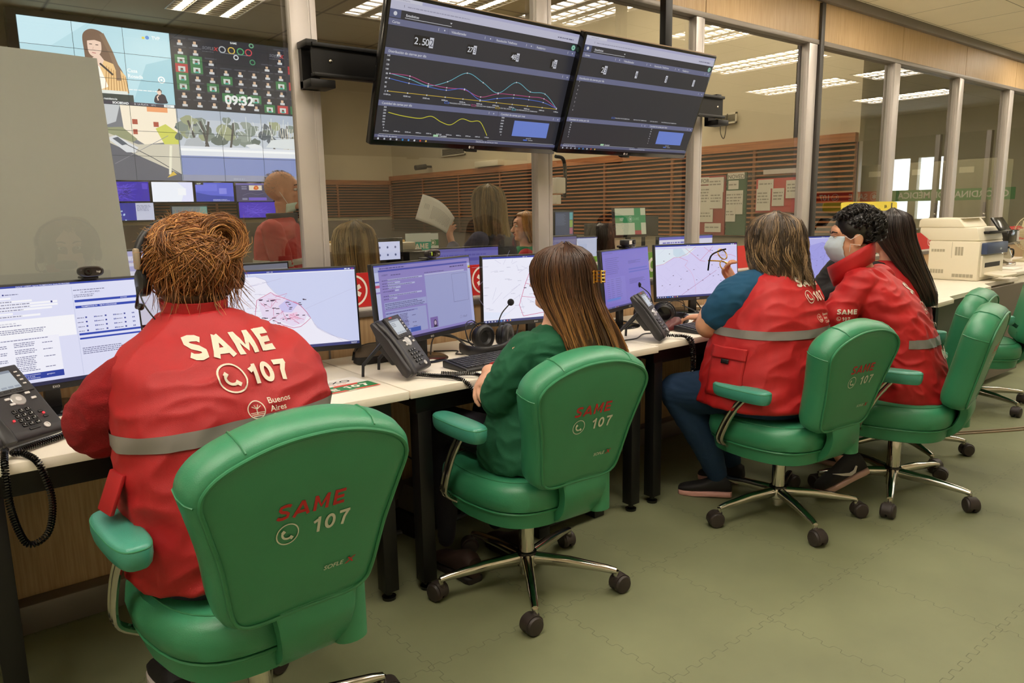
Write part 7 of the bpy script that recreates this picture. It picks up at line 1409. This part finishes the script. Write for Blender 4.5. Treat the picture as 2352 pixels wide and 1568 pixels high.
# face mask with ear loops
t = MB(); rows = []
MP = catmull([(.012, .101, .068), (-.012, .118, .070), (-.034, .130, .070), (-.065, .121, .066), (-.095, .104, .055), (-.116, .078, .040)], 3, False)
for i, (uu, ff, ll) in enumerate(MP): rows.append([H4.p(ff*cos(a)*.98+.0015*sin(i*2.2), ll*sin(a), uu-.006*(1-cos(a))) for a in [radians(-62+124*k/16) for k in range(17)]])
NR = len(rows)
q = [[t.bm.verts.new(p) for p in r] for r in rows]
for i in range(NR-1):
    for k in range(16): t._f([q[i][k], q[i][k+1], q[i+1][k+1], q[i+1][k]])
mk = putp(t, 'face_mask', mat('pale_blue_mask', (188, 202, 212), .7, nz=.03, ns=60), P4); m_ = mk.modifiers.new('thick', 'SOLIDIFY'); m_.thickness = .002
for sgn in (-1, 1):
    for k, e in ((0, .012), (NR-2, -.036)):
        p0 = rows[k][0 if sgn < 0 else 16]; t = MB().tube([p0, H4.p(.03, sgn*.078, -.012+e*.4), H4.p(-.010, sgn*.083, e)], .0013, 6); o = t.build('ear_loop', mat('mask_white', (226, 226, 222), .7)); o.parent = mk
HM4 = hair_mat('curly_black_hair', (12, 9, 8), (28, 20, 17), (84, 66, 56), .35); rd = random.Random(3); S = []; core = MB(); t = MB(); t.ball((-.018, 0, .034), (.103, .084, .092), 26, 16); core.merge(t.bm, H4.M)
for k in range(620):
    az = rd.uniform(-pi, pi); el = rd.uniform(-.55, 1.5); 
    if abs(az) < 1.15 and el < .62: continue
    if abs(az) < 1.75 and el < .12: continue
    c = V((-.018+.106*cos(el)*cos(az), .087*cos(el)*sin(az), .034+.095*sin(el))); n = V((c.x+.018, c.y, c.z-.034)).normalized(); a = n.orthogonal().normalized(); b = n.cross(a); ang = rd.uniform(0, 6); r_ = rd.uniform(.006, .014); fr = max(0, cos(az))*max(0, cos(el)); ax = (a*cos(ang)+b*sin(ang)); bx = n.cross(ax); turns = rd.uniform(1.0, 1.9); L_ = rd.uniform(.012, .030)+.02*fr
    for s_i in range(5):
        jt = V((rd.gauss(0, .0022), rd.gauss(0, .0022), rd.gauss(0, .0022))); P = []
        for i in range(13): f = i/12; w = turns*2*pi*f; P.append(H4.M @ (c+jt+ax*(L_*(f-.5)-.0)+bx*r_*cos(w)+n*(r_*.8*sin(w)+.006)+V((.02*fr*f, 0, -.012*fr*f))))
        g = rd.random(); S.append((P, rd.uniform(.0008, .0015), .1+.3*g, .25+.55*g*g))
strands('hair', S, HM4, P4, core)
# ================================================================ long-haired person behind him
P5 = person('person with very long straight dark hair and a red vest behind the masked man', (4.08, 1.78, 0))
mb = MB(); trunk(mb, [(4.08, 1.76, .47, .17, .13), (4.08, 1.77, .65, .155, .12), (4.07, 1.80, .85, .155, .10), (4.06, 1.82, .97, .14, .08), (4.04, 1.83, 1.04, .06, .055), (4.02, 1.84, 1.11, .05, .05)])
H5 = Head((4.01, 1.855, 1.185), 108, 6, 0, .97).build(mb); limb(mb, [(3.92, 1.86, .97), (3.86, 1.98, .88), (3.84, 2.12, .82)], [.045, .042, .038]); limb(mb, [(3.84, 2.12, .82), (3.86, 2.10, .93), (3.89, 2.04, 1.04)], [.038, .034, .028]); limb(mb, [(4.21, 1.86, .97), (4.24, 2.0, .86), (4.2, 2.2, .80)], [.045, .04, .028])
legs(mb, [((3.98, 1.80, .55), (3.97, 2.2, .54), (3.97, 2.15, .1), 0, .07), ((4.17, 1.80, .55), (4.2, 2.2, .54), (4.2, 2.15, .1), 0, .07)]); hand(mb, (3.89, 2.04, 1.04), (.4, -.5, .75), (.6, -.6, 0), -1, (.8, .8, .8, .9)); remesh(mb, 'body', M_SKIN, P5, .006, 3); H5.extras(P5)
mb = MB(); trunk(mb, [(4.08, 1.76, .47, .19, .15), (4.08, 1.76, .50, .195, .155), (4.08, 1.77, .66, .18, .14), (4.07, 1.79, .84, .18, .13), (4.06, 1.81, .94, .165, .11), (4.05, 1.82, 1.0, .12, .085), (4.04, 1.825, 1.04, .075, .07)]); remesh(mb, 'vest', M_RED3, P5, .008, 4, folds(.006, seed=40))
mb = MB(); limb(mb, [(3.94, 1.86, .98), (3.86, 1.98, .89), (3.84, 2.12, .825)], [.06, .062, .058], 18); limb(mb, [(3.84, 2.12, .825), (3.86, 2.10, .92), (3.885, 2.05, 1.01)], [.056, .052, .045], 18); limb(mb, [(4.20, 1.86, .98), (4.24, 2.0, .87), (4.2, 2.17, .80)], [.06, .055, .045], 18); remesh(mb, 'black_sleeves', mat('black_fabric', (16, 16, 18), .8, bump=.3, bs=400), P5, .007, 4, folds(.007, seed=9))
mb = MB(); trunk(mb, [(4.08, 1.76, .47, .17, .14), (4.08, 1.77, .53, .18, .15), (4.08, 1.77, .6, .16, .13)]); legs(mb, [((3.98, 1.80, .55), (3.97, 2.2, .54), (3.97, 2.15, .1), 0, .084), ((4.17, 1.80, .55), (4.2, 2.2, .54), (4.2, 2.15, .1), 0, .084)]); remesh(mb, 'trousers', M_JEAN, P5, .01, 4)
HM5 = hair_mat('long_dark_hair', (22, 15, 12), (46, 32, 25), (92, 68, 52), .34)
PR = [(1.306, 4.01, 1.83, .012, .012), (1.296, 4.01, 1.835, .06, .06), (1.27, 4.01, 1.84, .095, .10), (1.22, 4.012, 1.84, .110, .116), (1.16, 4.02, 1.83, .112, .114), (1.10, 4.035, 1.80, .108, .10), (1.03, 4.06, 1.76, .11, .075), (.95, 4.09, 1.71, .105, .05), (.86, 4.11, 1.67, .09, .04), (.78, 4.12, 1.65, .07, .03)]
long_hair('hair', PR, 108, HM5, P5, 1100, .003, 60, 21, .0014, None, (.1, .5, .3, .9))
for x in (3.97, 4.2): shoe(P5, (x, 2.30, 0), (x, 2.07, 0))
# ================================================================ people of the big room
def far_person(label, hc, az, hair, shirt, PR=None, sleeve=None, body=None, hs=(.1, .5, .3, .9), sc=1, arms=None, n=700, yaw=None, width=.19, wave=.006, skin=None, stand=False, op=60):
    hx, hy, hz = hc; R = person(label, (hx, hy, FLOOR2)); yaw = radians(az-90) if yaw is None else radians(yaw); B = body or [0, 0]; bx, by = hx+B[0], hy+B[1]; mb = MB(); skin = skin or M_SKIN; zb = FLOOR2+(.85 if stand else .50)
    trunk(mb, [(bx, by, zb, width*.85, .12), (bx, by, (zb+hz)/2-.1, width*.8, .12), (bx, by, hz-.24, width*.5, .07), (hx, hy-.0, hz-.15, .055, .05), (hx, hy, hz-.07, .052, .052)], yaw); Hd = Head(hc, az, 0, 0, sc).build(mb)
    ud, sd = V((-sin(yaw), cos(yaw), 0)), V((cos(yaw), sin(yaw), 0)); sh = [V((bx, by, hz-.225))+sd*q*width*.95 for q in (-1, 1)]
    ar = arms or [(sh[0], sh[0]+V((0, 0, -.24))+ud*.06-sd*.03, sh[0]+V((0, 0, -.36))+ud*.26), (sh[1], sh[1]+V((0, 0, -.24))+ud*.06+sd*.03, sh[1]+V((0, 0, -.36))+ud*.26)]
    for a in ar: limb(mb, [a[0], (V(a[0])+V(a[1]))/2, a[1]], [.045, .042, .038], 14); limb(mb, [a[1], a[2]], [.038, .028], 14); dd = (V(a[2])-V(a[1])).normalized(); hand(mb, a[2], dd, V((0, 0, -1)) if abs(dd.z) < .8 else ud*-1, 1, (.5, .5, .6, .6))
    if stand:
        for q in (-1, 1): b0 = V((bx, by, zb))+sd*q*.09; limb(mb, [b0, b0+V((0, 0, -.42))+ud*.01, b0+V((0, 0, -.78))], [.085, .055, .04], 14)
    else:
        for q in (-1, 1): b0 = V((bx, by, zb+.02))+sd*q*.09; limb(mb, [b0, b0+ud*.42], [.08, .06], 14); limb(mb, [b0+ud*.42, b0+ud*.40+V((0, 0, -.40))], [.055, .04], 14)
    remesh(mb, 'body', skin, R, .006, 3); Hd.extras(R)
    mb = MB(); trunk(mb, [(bx, by, zb-.01, width*1.0, .15), (bx, by, (zb+hz)/2-.1, width*.98, .145), (bx, by, hz-.235, width*.93, .12), ((bx+hx)/2, (by+hy)/2, hz-.175, .12, .085), (hx, hy, hz-.155, .075, .07)], yaw)
    if not sleeve:
        for a in ar: limb(mb, [a[0], (V(a[0])+V(a[1]))/2, a[1]], [.06, .062, .055], 16); limb(mb, [a[1], V(a[1]).lerp(V(a[2]), .9)], [.055, .042], 14)
    tp = remesh(mb, 'jacket', shirt, R, .008, 4, folds(.008, (8, 8, 12), seed=hx))
    if sleeve:
        mb = MB()
        for a in ar: limb(mb, [a[0], (V(a[0])+V(a[1]))/2, a[1]], [.062, .064, .056], 16); limb(mb, [a[1], V(a[1]).lerp(V(a[2]), .85)], [.055, .042], 14)
        remesh(mb, 'sleeves', sleeve, R, .008, 4, folds(.006, seed=hy))
    mb = MB()
    if stand:
        for q in (-1, 1): b0 = V((bx, by, zb+.02))+sd*q*.09; limb(mb, [b0, b0+V((0, 0, -.43)), b0+V((0, 0, -.80))], [.10, .075, .06], 14); shoe(R, b0+V((0, 0, -.85-.02))+ud*.17, b0+V((0, 0, -.87))-ud*.08)
    else:
        for q in (-1, 1): b0 = V((bx, by, zb+.02))+sd*q*.09; limb(mb, [b0, b0+ud*.42], [.095, .075], 14); limb(mb, [b0+ud*.42, b0+ud*.40+V((0, 0, -.42))], [.07, .05], 14)
        trunk(mb, [(bx, by, zb-.05, width, .15), (bx, by, zb+.08, width, .15)], yaw)
    remesh(mb, 'trousers', M_JEAN, R, .012, 4)
    if PR: long_hair('hair', [(hz+a, hx+b, hy+c, d, e) for a, b, c, d, e in PR], az, hair, R, n, wave, op, int(hx*100), .0018, None, hs)
    if not stand:   # the chair under the seated person
        ch = empty('task_chair', (bx, by, FLOOR2), yaw, 'x', 'chair', 'task chairs of the big room'); ch['label'] = 'dark task chair under the '+{'se': 'seated person with long blonde hair', 'bl': 'blonde woman in profile'}.get(label[:2] if 'dark hair' not in label else 'x', 'seated person with dark hair')
        MB().box((-.22, -.2, .36), (.22, .24, .425), .02).build('seat', M_BLK, ch); MB().box((-.2, -.27, .48), (.2, -.22, .82), .02).build('backrest', M_BLK, ch); MB().box((-.03, -.26, .38), (.03, -.23, .55), .005).build('back_bar', M_BLK, ch); MB().cyl((0, 0, .06), (0, 0, .37), .025).build('column', M_CHROME, ch)
        for i in range(5): MB().tube([(0, 0, .07), (.28*cos(i*1.2566), .28*sin(i*1.2566), .03)], [.02, .03], 8).build('base_leg', M_BLK, ch)
    return R, Hd, tp
HB = hair_mat('streaked_blonde_hair', (60, 48, 32), (156, 130, 86), (226, 200, 142), .4); HG = hair_mat('ginger_blonde_hair', (110, 70, 26), (196, 140, 60), (240, 200, 120), .4); HD_ = hair_mat('dark_brown_hair', (26, 18, 14), (56, 40, 30), (96, 72, 54), .4)
LONG = [(.118, 0, -.005, .012, .012), (.106, 0, 0, .065, .065), (.08, 0, 0, .098, .10), (.03, 0, 0, .116, .118), (-.04, 0, -.005, .118, .118), (-.12, 0, -.02, .118, .105), (-.22, 0, -.05, .125, .09), (-.34, .0, -.07, .13, .07), (-.46, .01, -.08, .12, .05)]
M_JKT = mat('dull_red_jacket', (176, 44, 38), .75, nz=.05, ns=12, bump=.3, bs=400); M_GRY = mat('grey_varsity_body', (74, 76, 84), .85, bump=.3, bs=400); M_GRYS = mat('blue_grey_sleeve', (84, 84, 106), .8, bump=.3, bs=400)
Pm, Hm, tp = far_person('standing bald man with a face mask under his chin and a red jacket', (1.725, 4.30, 1.475), -34, None, M_JKT, None, body=(-.03, .03), stand=True, width=.30, skin=M_SKIN2, yaw=-118)
around(tp, (1.665, 4.33), 1.05, 1.085, 'reflective_stripe', mat('pale_tape', (176, 172, 156), .5), Pm, .005, n=80)
S = []; rd = random.Random(8)
for k in range(500):
    a = rd.uniform(0, 2*pi); e = rd.uniform(-.5, 1.45); c = V((-.008+.098*cos(e)*cos(a), .077*cos(e)*sin(a), .022+.089*sin(e)))
    if cos(a) > .1 and e < .5: continue
    n_ = V((c.x+.008, c.y, c.z-.022)).normalized(); S.append(([Hm.M @ (c+n_*.004*i+V((-.004*i, 0, 0))) for i in range(3)], .0009, .3, .9))
strands('hair', S, hair_mat('short_grey_hair', (96, 84, 74), (140, 128, 116), (190, 180, 168)), Pm)
t = MB(); q = [[Hm.p((.082-.02*u)*cos(a)+.004, .078*sin(a), -.070-u*.05-.015*(1-cos(a))) for a in [radians(-70+140*k/12) for k in range(13)]] for u in (0, .35, .7, 1)]; q = [[t.bm.verts.new(p) for p in r] for r in q]
for i in range(3):
    for k in range(12): t._f([q[i][k], q[i][k+1], q[i+1][k+1], q[i+1][k]])
mk = putp(t, 'face_mask', mat('mint_mask', (190, 214, 200), .7), Pm); mk.modifiers.new('thick', 'SOLIDIFY').thickness = .003
for sgn in (-1, 1): t = MB().tube([Hm.p(.04, sgn*.074, -.078), Hm.p(0, sgn*.084, -.01)], .0013, 6); o = t.build('ear_loop', mat('mask_white', (226, 226, 222), .7)); o.parent = mk
putp(MB().rings([[V((1.715+x.x*a, 4.31+x.y*a, z)) for x in superell(1, 1, 2, 24)] for a, z in ((.085, 1.27), (.092, 1.34), (.082, 1.345), (.072, 1.27))], closed=True), 'collar', mat('dark_collar', (44, 44, 52), .8), Pm)
# woman holding up the sheet of paper
Pw, Hw, tpw = far_person('standing woman with long streaked hair reading a held-up sheet of paper', (2.94, 3.92, 1.385), 116, HB, M_GRY, LONG, M_GRYS, body=(.03, -.02), stand=True, width=.175, hs=(.0, .5, .3, 1), n=1100, arms=[(V((2.80, 3.83, 1.15)), V((2.68, 3.90, .98)), V((2.70, 3.99, 1.13))), (V((3.10, 3.95, 1.15)), V((3.12, 4.05, .95)), V((3.0, 4.2, .98)))])
sh_ = empty('sheet_of_paper', (2.60, 3.98, 1.25), 0, 'printed white sheet held up by the standing long-haired woman', 'paper'); A_, B_, C_, D_ = V((-.115, 0, .195)), V((-.175, 0, .045)), V((.065, .01, -.055)), V((.125, .01, .045)); t = MB(); q = []
def pt(u, v): p = (A_*(1-u)+D_*u)*(1-v)+(B_*(1-u)+C_*u)*v; return p+V((0, -.035*sin(pi*u), .022*sin(pi*u)*(1-v)+.0*v))
q = [[t.bm.verts.new(pt(i/12, j_/8)) for j_ in range(9)] for i in range(13)]
for i in range(12):
    for k in range(8): t._f([q[i][k], q[i+1][k], q[i+1][k+1], q[i][k+1]])
pg = t.build('sheet', mat('paper', (232, 230, 222), .7), sh_); pg.modifiers.new('thick', 'SOLIDIFY').thickness = .0008
t = MB(); rd = random.Random(6)
for k in range(24):
    u = .12+.78*k/24; 
    if 3 < k < 6: continue
    v0, v1 = (.30, .5) if k < 4 else (.28, rd.uniform(.72, .82)); n_ = 8
    for s_ in range(n_): a, b = v0+(v1-v0)*s_/n_, v0+(v1-v0)*(s_+.8)/n_; du = .006; t.quad(*[pt(x, y)+V((0, -.0015, 0)) for x, y in ((u, a), (u+du, a), (u+du, b), (u, b))])
t.build('print', mat('ink_grey', (70, 70, 76), .8), sh_, keep=True)
far_person('seated person with long blonde hair, left of the lit printer panel', (1.79, 3.55, 1.175), 105, HB, mat('black_fabric', (16, 16, 18), .8, bump=.3, bs=400), LONG, hs=(.1, .7, .5, 1.1), n=1200, width=.17)
far_person('blonde woman in profile with tied hair, a green shirt and red sleeves', (3.74, 4.50, 1.215), 152, HG, mat('green_vest_far', (36, 122, 84), .8), [(.116, 0, 0, .012, .012), (.105, 0, 0, .062, .062), (.08, 0, 0, .094, .096), (.03, .005, -.004, .108, .108), (-.03, .012, -.008, .105, .105), (-.09, .025, -.02, .095, .09), (-.14, .04, -.03, .07, .06)], M_RED3, width=.18, op=60, yaw=50, hs=(.1, .6, .4, 1))
far_person('seated person with dark hair and a green shirt behind the small map monitor', (4.06, 4.02, 1.115), 100, HD_, mat('green_vest_far', (36, 122, 84), .8), [(a, b, c, d*.95, e*.95) for a, b, c, d, e in LONG[:7]], width=.17)
